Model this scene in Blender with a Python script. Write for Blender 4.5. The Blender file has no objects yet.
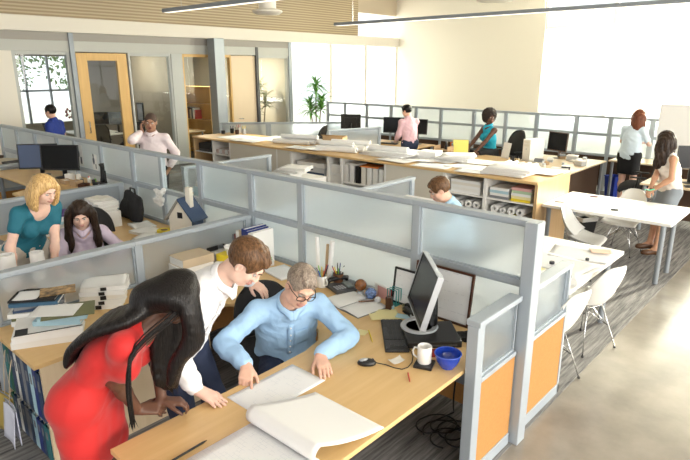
import bpy, bmesh, math, random
import numpy as np
from mathutils import Vector, Matrix, Euler
from mathutils import noise as mnoise
PI = math.pi
R = math.radians
SC = bpy.context.scene
COL = SC.collection
random.seed(7)

# ------------------------------------------------------------------ camera, world, lights, exposure
cam = bpy.data.cameras.new('camera')
cam.sensor_width = 36.0
cam.lens = 566.0 / 690.0 * 36.0
cam.clip_start = 0.05
cam_o = bpy.data.objects.new('camera', cam)
COL.objects.link(cam_o)
cam_o.location = (0, 0, 2.42)
cam_o.rotation_euler = (R(90 - 15.97), 0, R(41.9))
SC.camera = cam_o

SC.view_settings.view_transform = 'Standard'
SC.view_settings.look = 'None'
SC.view_settings.gamma = 1.0
SC.view_settings.use_curve_mapping = False
SC.view_settings.exposure = 1.30

world = bpy.data.worlds.new('daylight')
SC.world = world
world.use_nodes = True
bg = world.node_tree.nodes['Background']
bg.inputs['Color'].default_value = (0.93, 0.96, 1.0, 1)
bg.inputs['Strength'].default_value = 0.75


def light(name, kind, loc, rot, energy, color, size=None, size_y=None, angle=None):
    d = bpy.data.lights.new(name, kind)
    d.energy = energy
    d.color = color
    if kind == 'AREA':
        d.shape = 'RECTANGLE'
        d.size = size
        d.size_y = size_y
    if kind == 'SUN':
        d.angle = R(angle)
    o = bpy.data.objects.new(name, d)
    COL.objects.link(o)
    o.location = loc
    o.rotation_euler = rot
    return o


# low warm sun through the back windows, coming from the right
sun_dir = Vector((-0.22, -0.90, -0.31)).normalized()
light('sun', 'SUN', (0, 20, 12), sun_dir.to_track_quat('-Z', 'Y').to_euler(), 4.0, (1.0, 0.90, 0.74), angle=1.0)
# daylight standing in the window openings (outside the glass)
light('daylight_back_windows', 'AREA', (-1.3, 18.2, 3.0), (R(-90), 0, 0), 1500, (1.0, 0.93, 0.80), 11.5, 4.2)
light('daylight_left_windows', 'AREA', (-13.9, 14.7, 2.6), (0, R(-90), 0), 160, (1.0, 0.94, 0.82), 4.6, 5.0)
light('daylight_right_windows', 'AREA', (7.6, 4.0, 2.8), (0, R(78), 0), 800, (1.0, 0.95, 0.86), 3.6, 16.0)

# ------------------------------------------------------------------ material helpers
MATS = {}


def mat(name, color, rough=0.5, metal=0.0, spec=0.5, sheen=0.0, bump=0.0, bscale=40.0, var=0.0, vscale=4.0,
        stretch=(1, 1, 1), trans=0.0, emit=None, estr=0.0, sss=0.0, coat=0.0):
    """Principled material with procedural colour variation and bump."""
    if name in MATS:
        return MATS[name]
    m = bpy.data.materials.new(name)
    m.use_nodes = True
    nt = m.node_tree
    b = nt.nodes['Principled BSDF']
    b.inputs['Base Color'].default_value = (*color, 1)
    b.inputs['Roughness'].default_value = rough
    b.inputs['Metallic'].default_value = metal
    b.inputs['Specular IOR Level'].default_value = spec
    b.inputs['Sheen Weight'].default_value = sheen
    b.inputs['Coat Weight'].default_value = coat
    b.inputs['Transmission Weight'].default_value = trans
    if sss:
        b.inputs['Subsurface Weight'].default_value = sss
        b.inputs['Subsurface Radius'].default_value = (0.012, 0.005, 0.003)
    if emit:
        b.inputs['Emission Color'].default_value = (*emit, 1)
        b.inputs['Emission Strength'].default_value = estr
    if var or bump:
        tc = nt.nodes.new('ShaderNodeTexCoord')
        mp = nt.nodes.new('ShaderNodeMapping')
        mp.inputs['Scale'].default_value = stretch
        nt.links.new(tc.outputs['Object'], mp.inputs['Vector'])
    if var:
        n = nt.nodes.new('ShaderNodeTexNoise')
        n.inputs['Scale'].default_value = vscale
        n.inputs['Detail'].default_value = 5
        nt.links.new(mp.outputs['Vector'], n.inputs['Vector'])
        r = nt.nodes.new('ShaderNodeValToRGB')
        r.color_ramp.elements[0].position = 0.3
        r.color_ramp.elements[1].position = 0.7
        r.color_ramp.elements[0].color = (*[max(0, c * (1 - var)) for c in color], 1)
        r.color_ramp.elements[1].color = (*[min(1, c * (1 + var)) for c in color], 1)
        nt.links.new(n.outputs['Fac'], r.inputs['Fac'])
        nt.links.new(r.outputs['Color'], b.inputs['Base Color'])
    if bump:
        n2 = nt.nodes.new('ShaderNodeTexNoise')
        n2.inputs['Scale'].default_value = bscale
        n2.inputs['Detail'].default_value = 4
        nt.links.new(mp.outputs['Vector'], n2.inputs['Vector'])
        bp = nt.nodes.new('ShaderNodeBump')
        bp.inputs['Strength'].default_value = bump
        bp.inputs['Distance'].default_value = 0.01
        nt.links.new(n2.outputs['Fac'], bp.inputs['Height'])
        nt.links.new(bp.outputs['Normal'], b.inputs['Normal'])
    MATS[name] = m
    return m


def node_mat(name, fn):
    if name in MATS:
        return MATS[name]
    m = bpy.data.materials.new(name)
    m.use_nodes = True
    nt = m.node_tree
    nt.nodes.clear()
    out = nt.nodes.new('ShaderNodeOutputMaterial')
    fn(nt, out)
    MATS[name] = m
    return m


def N(nt, kind, **inp):
    n = nt.nodes.new(kind)
    for k, v in inp.items():
        n.inputs[k.replace('_', ' ')].default_value = v
    return n


def clear_glass(nt, out):
    t = N(nt, 'ShaderNodeBsdfTransparent', Color=(0.93, 0.96, 0.95, 1))
    g = N(nt, 'ShaderNodeBsdfGlossy', Roughness=0.01, Color=(1, 1, 1, 1))
    f = N(nt, 'ShaderNodeFresnel', IOR=1.52)
    mx = nt.nodes.new('ShaderNodeMixShader')
    ge = nt.nodes.new('ShaderNodeNewGeometry')             # the reflection belongs to the front face of each pane
    sb = nt.nodes.new('ShaderNodeMath')
    sb.operation = 'SUBTRACT'
    sb.inputs[0].default_value = 1.0
    sb.use_clamp = True
    nt.links.new(ge.outputs['Backfacing'], sb.inputs[1])
    ml = nt.nodes.new('ShaderNodeMath')
    ml.operation = 'MULTIPLY'
    nt.links.new(f.outputs['Fac'], ml.inputs[0])
    nt.links.new(sb.outputs[0], ml.inputs[1])
    nt.links.new(ml.outputs[0], mx.inputs['Fac'])
    nt.links.new(t.outputs[0], mx.inputs[1])
    nt.links.new(g.outputs[0], mx.inputs[2])
    nt.links.new(mx.outputs[0], out.inputs['Surface'])


def frosted_glass(nt, out):
    tc = nt.nodes.new('ShaderNodeTexCoord')
    n = N(nt, 'ShaderNodeTexNoise', Scale=90.0, Detail=3.0)
    nt.links.new(tc.outputs['Object'], n.inputs['Vector'])
    bp = N(nt, 'ShaderNodeBump', Strength=0.35, Distance=0.004)
    nt.links.new(n.outputs['Fac'], bp.inputs['Height'])
    rf = N(nt, 'ShaderNodeBsdfRefraction', Color=(0.93, 0.95, 0.97, 1), Roughness=0.36, IOR=1.15)
    nt.links.new(bp.outputs['Normal'], rf.inputs['Normal'])
    tl = N(nt, 'ShaderNodeBsdfTranslucent', Color=(0.80, 0.88, 0.93, 1))
    df = N(nt, 'ShaderNodeBsdfDiffuse', Color=(0.72, 0.80, 0.86, 1))
    tp = N(nt, 'ShaderNodeBsdfTransparent', Color=(0.8, 0.86, 0.9, 1))
    gl = N(nt, 'ShaderNodeBsdfGlossy', Roughness=0.28)
    m1 = N(nt, 'ShaderNodeMixShader', Fac=0.45)
    nt.links.new(tl.outputs[0], m1.inputs[1])
    nt.links.new(df.outputs[0], m1.inputs[2])
    m2 = N(nt, 'ShaderNodeMixShader', Fac=0.30)
    nt.links.new(rf.outputs[0], m2.inputs[1])
    nt.links.new(m1.outputs[0], m2.inputs[2])
    m3 = N(nt, 'ShaderNodeMixShader', Fac=0.07)
    nt.links.new(m2.outputs[0], m3.inputs[1])
    nt.links.new(gl.outputs[0], m3.inputs[2])
    m4 = N(nt, 'ShaderNodeMixShader', Fac=0.08)
    nt.links.new(m3.outputs[0], m4.inputs[1])
    nt.links.new(tp.outputs[0], m4.inputs[2])
    nt.links.new(m4.outputs[0], out.inputs['Surface'])


def carpet(nt, out):
    tc = nt.nodes.new('ShaderNodeTexCoord')
    b = N(nt, 'ShaderNodeBsdfPrincipled', Roughness=0.95)
    b.inputs['Specular IOR Level'].default_value = 0.1
    mp = nt.nodes.new('ShaderNodeMapping')
    mp.inputs['Scale'].default_value = (30.0, 1.5, 1.0)
    nt.links.new(tc.outputs['Object'], mp.inputs['Vector'])
    n = N(nt, 'ShaderNodeTexNoise', Scale=1.3, Detail=6.0, Roughness=0.7)
    nt.links.new(mp.outputs['Vector'], n.inputs['Vector'])
    r = nt.nodes.new('ShaderNodeValToRGB')
    r.color_ramp.elements[0].position = 0.34
    r.color_ramp.elements[0].color = (0.085, 0.085, 0.088, 1)
    r.color_ramp.elements[1].position = 0.66
    r.color_ramp.elements[1].color = (0.33, 0.32, 0.31, 1)
    nt.links.new(n.outputs['Fac'], r.inputs['Fac'])
    nt.links.new(r.outputs['Color'], b.inputs['Base Color'])
    n2 = N(nt, 'ShaderNodeTexNoise', Scale=250.0)
    nt.links.new(tc.outputs['Object'], n2.inputs['Vector'])
    bp = N(nt, 'ShaderNodeBump', Strength=0.5, Distance=0.004)
    nt.links.new(n2.outputs['Fac'], bp.inputs['Height'])
    nt.links.new(bp.outputs['Normal'], b.inputs['Normal'])
    nt.links.new(b.outputs[0], out.inputs['Surface'])


def concrete(nt, out):
    tc = nt.nodes.new('ShaderNodeTexCoord')
    b = N(nt, 'ShaderNodeBsdfPrincipled', Roughness=0.25)
    n = N(nt, 'ShaderNodeTexNoise', Scale=1.1, Detail=8.0, Roughness=0.62)
    nt.links.new(tc.outputs['Object'], n.inputs['Vector'])
    r = nt.nodes.new('ShaderNodeValToRGB')
    r.color_ramp.elements[0].position = 0.32
    r.color_ramp.elements[0].color = (0.19, 0.172, 0.145, 1)
    r.color_ramp.elements[1].position = 0.70
    r.color_ramp.elements[1].color = (0.345, 0.315, 0.27, 1)
    nt.links.new(n.outputs['Fac'], r.inputs['Fac'])
    nt.links.new(r.outputs['Color'], b.inputs['Base Color'])
    n2 = N(nt, 'ShaderNodeTexNoise', Scale=2.4, Detail=6.0)
    nt.links.new(tc.outputs['Object'], n2.inputs['Vector'])
    mr = N(nt, 'ShaderNodeMapRange', From_Min=0.3, From_Max=0.7, To_Min=0.18, To_Max=0.26)
    nt.links.new(n2.outputs['Fac'], mr.inputs['Value'])
    nt.links.new(mr.outputs[0], b.inputs['Roughness'])
    nt.links.new(b.outputs[0], out.inputs['Surface'])


def wood(c0, c1, axis, rough=0.38):
    def fn(nt, out):
        tc = nt.nodes.new('ShaderNodeTexCoord')
        mp = nt.nodes.new('ShaderNodeMapping')
        s = [14.0, 14.0, 14.0]
        s[axis] = 0.9
        mp.inputs['Scale'].default_value = s
        nt.links.new(tc.outputs['Object'], mp.inputs['Vector'])
        n = N(nt, 'ShaderNodeTexNoise', Scale=1.5, Detail=7.0, Roughness=0.6, Distortion=0.6)
        nt.links.new(mp.outputs['Vector'], n.inputs['Vector'])
        r = nt.nodes.new('ShaderNodeValToRGB')
        r.color_ramp.elements[0].position = 0.25
        r.color_ramp.elements[0].color = (*c0, 1)
        r.color_ramp.elements[1].position = 0.75
        r.color_ramp.elements[1].color = (*c1, 1)
        nt.links.new(n.outputs['Fac'], r.inputs['Fac'])
        b = N(nt, 'ShaderNodeBsdfPrincipled', Roughness=rough)
        b.inputs['Specular IOR Level'].default_value = 0.4
        nt.links.new(r.outputs['Color'], b.inputs['Base Color'])
        nt.links.new(b.outputs[0], out.inputs['Surface'])
    return fn


def drawing(scale, ink, paper=(0.86, 0.87, 0.88)):
    """white sheet printed with a faint line drawing"""
    def fn(nt, out):
        tc = nt.nodes.new('ShaderNodeTexCoord')
        mp = nt.nodes.new('ShaderNodeMapping')
        mp.inputs['Rotation'].default_value = (0, 0, 0.0)
        nt.links.new(tc.outputs['Object'], mp.inputs['Vector'])
        br = N(nt, 'ShaderNodeTexBrick', Scale=scale, Mortar_Size=0.012, Brick_Width=0.9, Row_Height=0.55)
        br.offset = 0.37
        br.squash = 0.6
        br.squash_frequency = 3
        br.inputs['Color1'].default_value = (*paper, 1)
        br.inputs['Color2'].default_value = (*paper, 1)
        br.inputs['Mortar'].default_value = (*ink, 1)
        nt.links.new(mp.outputs['Vector'], br.inputs['Vector'])
        n = N(nt, 'ShaderNodeTexNoise', Scale=scale * 0.7, Detail=1.0)
        nt.links.new(mp.outputs['Vector'], n.inputs['Vector'])
        th = N(nt, 'ShaderNodeMapRange', From_Min=0.47, From_Max=0.53)
        nt.links.new(n.outputs['Fac'], th.inputs['Value'])
        mx = nt.nodes.new('ShaderNodeMix')
        mx.data_type = 'RGBA'
        mx.inputs[6].default_value = (*paper, 1)
        nt.links.new(br.outputs['Color'], mx.inputs[7])
        nt.links.new(th.outputs[0], mx.inputs[0])
        b = N(nt, 'ShaderNodeBsdfPrincipled', Roughness=0.7)
        b.inputs['Specular IOR Level'].default_value = 0.2
        nt.links.new(mx.outputs[2], b.inputs['Base Color'])
        nt.links.new(b.outputs[0], out.inputs['Surface'])
    return fn


def striped(c0, c1, axis, scale):
    """fine stripes: page edges, slats"""
    def fn(nt, out):
        tc = nt.nodes.new('ShaderNodeTexCoord')
        w = N(nt, 'ShaderNodeTexWave', Scale=scale, Distortion=0.4, Detail=1.0)
        w.bands_direction = 'XYZ'[axis]
        nt.links.new(tc.outputs['Object'], w.inputs['Vector'])
        r = nt.nodes.new('ShaderNodeValToRGB')
        r.color_ramp.elements[0].color = (*c0, 1)
        r.color_ramp.elements[1].color = (*c1, 1)
        nt.links.new(w.outputs['Fac'], r.inputs['Fac'])
        b = N(nt, 'ShaderNodeBsdfPrincipled', Roughness=0.6)
        nt.links.new(r.outputs['Color'], b.inputs['Base Color'])
        nt.links.new(b.outputs[0], out.inputs['Surface'])
    return fn


def hair_mat(name, c0, c1, axis_scale=(160, 160, 6), rough=0.38):
    def fn(nt, out):
        tc = nt.nodes.new('ShaderNodeTexCoord')
        mp = nt.nodes.new('ShaderNodeMapping')
        mp.inputs['Scale'].default_value = axis_scale
        nt.links.new(tc.outputs['Object'], mp.inputs['Vector'])
        n = N(nt, 'ShaderNodeTexNoise', Scale=1.0, Detail=3.0, Distortion=0.5)
        nt.links.new(mp.outputs['Vector'], n.inputs['Vector'])
        r = nt.nodes.new('ShaderNodeValToRGB')
        r.color_ramp.elements[0].position = 0.3
        r.color_ramp.elements[1].position = 0.72
        r.color_ramp.elements[0].color = (*c0, 1)
        r.color_ramp.elements[1].color = (*c1, 1)
        nt.links.new(n.outputs['Fac'], r.inputs['Fac'])
        b = N(nt, 'ShaderNodeBsdfPrincipled', Roughness=rough)
        b.inputs['Specular IOR Level'].default_value = 0.28
        nt.links.new(r.outputs['Color'], b.inputs['Base Color'])
        bp = N(nt, 'ShaderNodeBump', Strength=0.7, Distance=0.006)
        nt.links.new(n.outputs['Fac'], bp.inputs['Height'])
        nt.links.new(bp.outputs['Normal'], b.inputs['Normal'])
        nt.links.new(b.outputs[0], out.inputs['Surface'])
    return node_mat(name, fn)


GLASS = node_mat('clear_glass', clear_glass)
FROST = node_mat('frosted_glass', frosted_glass)
CARPET = node_mat('striped_carpet', carpet)
CONCRETE = node_mat('polished_concrete', concrete)
MAPLE = node_mat('maple_worktop', wood((0.69, 0.45, 0.195), (0.77, 0.53, 0.25), 1))
MAPLE_X = node_mat('maple_worktop_x', wood((0.69, 0.45, 0.195), (0.77, 0.53, 0.25), 0))
MAPLE_V = node_mat('maple_upright', wood((0.55, 0.36, 0.18), (0.64, 0.44, 0.24), 2))
OAK = node_mat('oak_frame', wood((0.62, 0.38, 0.13), (0.72, 0.47, 0.18), 2))
PALEWOOD = node_mat('pale_wood', wood((0.66, 0.52, 0.34), (0.74, 0.60, 0.42), 2))
PLAN = node_mat('plan_print', drawing(16.0, (0.66, 0.70, 0.76)))
PLAN2 = node_mat('plan_print_fine', drawing(26.0, (0.62, 0.66, 0.72)))
TEXTPG = node_mat('printed_page', drawing(60.0, (0.66, 0.67, 0.70)))
PAGES = node_mat('page_edges', striped((0.66, 0.65, 0.62), (0.84, 0.83, 0.80), 2, 160.0))
ALU = mat('silver_grey_metal', (0.42, 0.47, 0.52), 0.42, 0.2)
GREYFAB = mat('blue_grey_fabric', (0.30, 0.34, 0.38), 0.9, bump=0.3, bscale=300)
ALUD = mat('grey_metal', (0.28, 0.31, 0.34), 0.4, 0.3)
CHROME = mat('chrome', (0.62, 0.63, 0.65), 0.18, 1.0)
FABRIC = mat('orange_tan_fabric', (0.48, 0.235, 0.07), 0.9, bump=0.3, bscale=400, var=0.06, vscale=60)
WHITE = mat('white_laminate', (0.84, 0.83, 0.80), 0.4)
CREAM = mat('cream_laminate', (0.70, 0.66, 0.57), 0.5)
PAPER = mat('white_paper', (0.87, 0.87, 0.86), 0.7, spec=0.2)
OFFWHITE = mat('off_white_paper', (0.80, 0.77, 0.70), 0.7, spec=0.2)
BLACK = mat('black_plastic', (0.012, 0.012, 0.013), 0.38)
BLACKM = mat('matt_black', (0.014, 0.014, 0.015), 0.7)
CHARCOAL = mat('charcoal_fabric', (0.022, 0.022, 0.025), 0.9, bump=0.3, bscale=300)
DKGREY = mat('dark_grey_plastic', (0.07, 0.07, 0.075), 0.5)
SILVER = mat('silver_plastic', (0.55, 0.57, 0.60), 0.3, 0.4)
SCREEN = mat('dark_screen', (0.008, 0.009, 0.011), 0.22, spec=.25)
SCREENB = mat('blue_screen', (0.02, 0.035, 0.075), 0.2, emit=(0.05, 0.10, 0.25), estr=0.06)
CERAMIC = mat('white_glaze', (0.86, 0.85, 0.82), 0.12, coat=0.4)
BLUEGLAZE = mat('blue_glaze', (0.015, 0.055, 0.42), 0.1, coat=0.5, var=0.2, vscale=20)
YELLOW = mat('yellow_card', (0.85, 0.66, 0.03), 0.6)
LEMON = mat('pale_yellow_paper', (0.88, 0.80, 0.42), 0.7)
NAVY = mat('navy_cover', (0.02, 0.04, 0.20), 0.4)
DKBLUE = mat('dark_blue_cover', (0.03, 0.06, 0.13), 0.45)
TEALC = mat('teal_cover', (0.03, 0.17, 0.19), 0.5)
GREENC = mat('dark_green_cover', (0.02, 0.12, 0.07), 0.5)
OLIVE = mat('olive_cover', (0.16, 0.17, 0.08), 0.5)
REDC = mat('red_cover', (0.55, 0.05, 0.04), 0.5)
ORANGEC = mat('orange_cover', (0.75, 0.22, 0.04), 0.5)
BEIGEC = mat('beige_cover', (0.58, 0.47, 0.33), 0.6)
TANC = mat('tan_card', (0.48, 0.33, 0.19), 0.7)
BROWN = mat('dark_brown_panel', (0.075, 0.040, 0.022), 0.6)
BROWNF = mat('brown_frame', (0.07, 0.025, 0.012), 0.35)
GREYC = mat('grey_cover', (0.22, 0.23, 0.25), 0.6)
LBLUE = mat('light_blue_paper', (0.42, 0.62, 0.70), 0.6)
PURPLE = mat('purple_cover', (0.13, 0.06, 0.26), 0.5)
PINKC = mat('pink_paper', (0.75, 0.42, 0.40), 0.7)
GREENB = mat('bright_green', (0.25, 0.55, 0.10), 0.5)
BLUEBIN = mat('blue_bin_plastic', (0.02, 0.05, 0.36), 0.45)
SHELL = mat('white_shell_plastic', (0.78, 0.77, 0.73), 0.3)
SHELLG = mat('grey_shell_plastic', (0.52, 0.52, 0.50), 0.35)
CREAMWALL = mat('cream_wall_paint', (0.68, 0.64, 0.55), 0.85, bump=0.03, bscale=120)
BEAMW = mat('pale_beam_paint', (0.74, 0.70, 0.62), 0.6)
BEIGEWALL = mat('beige_wall_paint', (0.52, 0.44, 0.33), 0.8)
GREYWALL = mat('grey_wall_paint', (0.50, 0.50, 0.47), 0.8)
SLATS = node_mat('ribbed_wood_cladding', striped((0.27, 0.20, 0.12), (0.50, 0.41, 0.27), 2, 4.6))
SHADE = node_mat('roller_shade_cloth', lambda nt, out: (
    lambda t, d, m: (nt.links.new(t.outputs[0], m.inputs[1]), nt.links.new(d.outputs[0], m.inputs[2]),
                     nt.links.new(m.outputs[0], out.inputs['Surface'])))(
    N(nt, 'ShaderNodeBsdfTranslucent', Color=(0.9, 0.88, 0.82, 1)), N(nt, 'ShaderNodeBsdfDiffuse', Color=(0.85, 0.82, 0.75, 1)),
    N(nt, 'ShaderNodeMixShader', Fac=0.35)))


# ------------------------------------------------------------------ mesh helpers
class MB:
    def __init__(s):
        s.v, s.f, s.m, s.mi = [], [], Matrix.Identity(4), 0
        s.fm = []

    def at(s, loc=(0, 0, 0), rz=0.0, rx=0.0, ry=0.0):
        s.m = Matrix.Translation(loc) @ Euler((rx, ry, rz)).to_matrix().to_4x4()
        return s

    def add(s, vs, fs):
        b = len(s.v)
        m = s.m
        s.v += [tuple(m @ Vector(v)) for v in vs]
        s.f += [tuple(b + i for i in f) for f in fs]
        s.fm += [s.mi] * len(fs)
        return s

    def box(s, c, d):
        x, y, z = c
        a, b, e = d[0] / 2, d[1] / 2, d[2] / 2
        return s.add([(x - a, y - b, z - e), (x + a, y - b, z - e), (x + a, y + b, z - e), (x - a, y + b, z - e),
                      (x - a, y - b, z + e), (x + a, y - b, z + e), (x + a, y + b, z + e), (x - a, y + b, z + e)],
                     [(0, 3, 2, 1), (4, 5, 6, 7), (0, 1, 5, 4), (1, 2, 6, 5), (2, 3, 7, 6), (3, 0, 4, 7)])

    def bx(s, x0, x1, y0, y1, z0, z1):
        return s.box(((x0 + x1) / 2, (y0 + y1) / 2, (z0 + z1) / 2), (abs(x1 - x0), abs(y1 - y0), abs(z1 - z0)))

    def prism(s, poly, z0, z1):
        n = len(poly)
        vs = [(x, y, z0) for x, y in poly] + [(x, y, z1) for x, y in poly]
        fs = [tuple(range(n - 1, -1, -1)), tuple(range(n, 2 * n))]
        fs += [(i, (i + 1) % n, n + (i + 1) % n, n + i) for i in range(n)]
        return s.add(vs, fs)

    def tube(s, pts, r, n=10, caps=True, closed=False):
        pts = [Vector(p) for p in pts]
        k = len(pts)
        rs = r if isinstance(r, (list, tuple)) else [r] * k
        vs, fs = [], []
        prev = None
        for i, p in enumerate(pts):
            if closed:
                t = pts[(i + 1) % k] - pts[i - 1]
            else:
                t = pts[min(i + 1, k - 1)] - pts[max(i - 1, 0)]
            t = t.normalized() if t.length > 1e-9 else Vector((0, 0, 1))
            if prev is None:
                a = Vector((0, 0, 1)) if abs(t.z) < 0.9 else Vector((1, 0, 0))
                u = t.cross(a).normalized()
            else:
                u = (prev - t * prev.dot(t))
                u = u.normalized() if u.length > 1e-6 else t.orthogonal().normalized()
            prev = u
            w = t.cross(u)
            for j in range(n):
                q = 2 * PI * j / n
                vs.append(p + (u * math.cos(q) + w * math.sin(q)) * rs[i])
        for i in range(k if closed else k - 1):
            for j in range(n):
                a, b = i * n + j, i * n + (j + 1) % n
                c, d = ((i + 1) % k) * n + (j + 1) % n, ((i + 1) % k) * n + j
                fs.append((a, b, c, d))
        if caps and not closed:
            fs.append(tuple(range(n - 1, -1, -1)))
            fs.append(tuple((k - 1) * n + j for j in range(n)))
        return s.add(vs, fs)

    def cyl(s, a, b, r1, r2=None, n=20, caps=True):
        return s.tube([a, b], [r1, r1 if r2 is None else r2], n, caps)

    def lathe(s, prof, c=(0, 0, 0), n=28, closed=False):
        """profile (r, z) turned about the z axis through c"""
        vs, fs = [], []
        k = len(prof)
        for r_, z in prof:
            for j in range(n):
                q = 2 * PI * j / n
                vs.append((c[0] + r_ * math.cos(q), c[1] + r_ * math.sin(q), c[2] + z))
        for i in range(k if closed else k - 1):
            i2 = (i + 1) % k
            for j in range(n):
                fs.append((i * n + j, i * n + (j + 1) % n, i2 * n + (j + 1) % n, i2 * n + j))
        if not closed:
            if prof[0][0] > 1e-5:
                fs.append(tuple(range(n - 1, -1, -1)))
            if prof[-1][0] > 1e-5:
                fs.append(tuple((k - 1) * n + j for j in range(n)))
        return s.add(vs, fs)

    def ball(s, c, r, n=16, sc=(1, 1, 1)):
        k = n // 2
        prof = [(r * math.sin(PI * i / k), -r * math.cos(PI * i / k)) for i in range(k + 1)]
        prof[0] = (1e-5, -r)
        prof[-1] = (1e-5, r)
        b = MB().lathe(prof, (0, 0, 0), n)
        return s.add([(c[0] + x * sc[0], c[1] + y * sc[1], c[2] + z * sc[2]) for x, y, z in b.v], b.f)

    def sheet(s, fn, nu, nv, t=0.0015):
        """thin curved sheet of thickness t; fn(u, v) -> point"""
        P = [[Vector(fn(i / nu, j / nv)) for j in range(nv + 1)] for i in range(nu + 1)]
        Nn = []
        for i in range(nu + 1):
            for j in range(nv + 1):
                a = P[min(i + 1, nu)][j] - P[max(i - 1, 0)][j]
                b = P[i][min(j + 1, nv)] - P[i][max(j - 1, 0)]
                n = a.cross(b)
                Nn.append(n.normalized() if n.length > 1e-12 else Vector((0, 0, 1)))
        flat = [p for row in P for p in row]
        m = len(flat)
        vs = flat + [p - n * t for p, n in zip(flat, Nn)]
        w = nv + 1
        fs = []
        for i in range(nu):
            for j in range(nv):
                a, b, c, d = i * w + j, (i + 1) * w + j, (i + 1) * w + j + 1, i * w + j + 1
                fs.append((a, b, c, d))
                fs.append((m + a, m + d, m + c, m + b))
        for i in range(nu):
            fs.append((i * w, m + i * w, m + (i + 1) * w, (i + 1) * w))
            fs.append((i * w + nv, (i + 1) * w + nv, m + (i + 1) * w + nv, m + i * w + nv))
        for j in range(nv):
            fs.append((j, j + 1, m + j + 1, m + j))
            fs.append((nu * w + j, m + nu * w + j, m + nu * w + j + 1, nu * w + j + 1))
        return s.add(vs, fs)


def build(mb, name, material, parent=None, smooth=None, bev=0.0):
    me = bpy.data.meshes.new(name)
    me.from_pydata(mb.v, [], mb.f)
    mats_ = material if isinstance(material, (list, tuple)) else [material]
    for m in mats_:
        me.materials.append(m)
    if len(mats_) > 1:
        me.polygons.foreach_set('material_index', mb.fm)
    o = bpy.data.objects.new(name, me)
    COL.objects.link(o)
    if parent:
        o.parent = parent
    if bev:
        b = o.modifiers.new('bevel', 'BEVEL')
        b.width = bev
        b.segments = 2
        b.limit_method = 'ANGLE'
        b.angle_limit = R(50)
    if smooth:
        me.polygons.foreach_set('use_smooth', [True] * len(me.polygons))
        if smooth is not True:
            me.set_sharp_from_angle(angle=R(smooth))
    me.update()
    return o


def tag(o, label, cat, group=None, kind=None):
    if label:
        o['label'] = label
    if cat:
        o['category'] = cat
    if group:
        o['group'] = group
    if kind:
        o['kind'] = kind
    return o


def thing(name, label, cat, loc=(0, 0, 0), rz=0.0, group=None):
    o = bpy.data.objects.new(name, None)
    o.empty_display_size = 0.1
    COL.objects.link(o)
    o.location = loc
    o.rotation_euler = (0, 0, rz)
    return tag(o, label, cat, group)


def one(mb, name, material, label, cat, loc=(0, 0, 0), rz=0.0, group=None, smooth=None, bev=0.0):
    o = build(mb, name, material, None, smooth, bev)
    o.location = loc
    o.rotation_euler = (0, 0, rz)
    return tag(o, label, cat, group)


def struct(name, mb, material, parent=None, smooth=None, bev=0.0):
    o = build(mb, name, material, parent, smooth, bev)
    if not parent:
        o['kind'] = 'structure'
    return o


def dup(root, loc, rz=None, label=None, group=None, scale=None):
    r = root.copy()
    COL.objects.link(r)
    r.location = loc
    if rz is not None:
        r.rotation_euler = (0, 0, rz)
    if scale:
        r.scale = scale
    if label:
        r['label'] = label
    if group:
        r['group'] = group
    for ch in list(root.children):
        c = ch.copy()
        COL.objects.link(c)
        c.parent = r
        for g in list(ch.children):
            d = g.copy()
            COL.objects.link(d)
            d.parent = c
    return r


def paint(root, part, material):
    """give one part of a copied thing its own material"""
    for ch in [root] + list(root.children):
        if ch.type == 'MESH' and ch.name.split('.')[0] == part:
            ch.data = ch.data.copy()
            ch.data.materials.clear()
            ch.data.materials.append(material)
    return root


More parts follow.
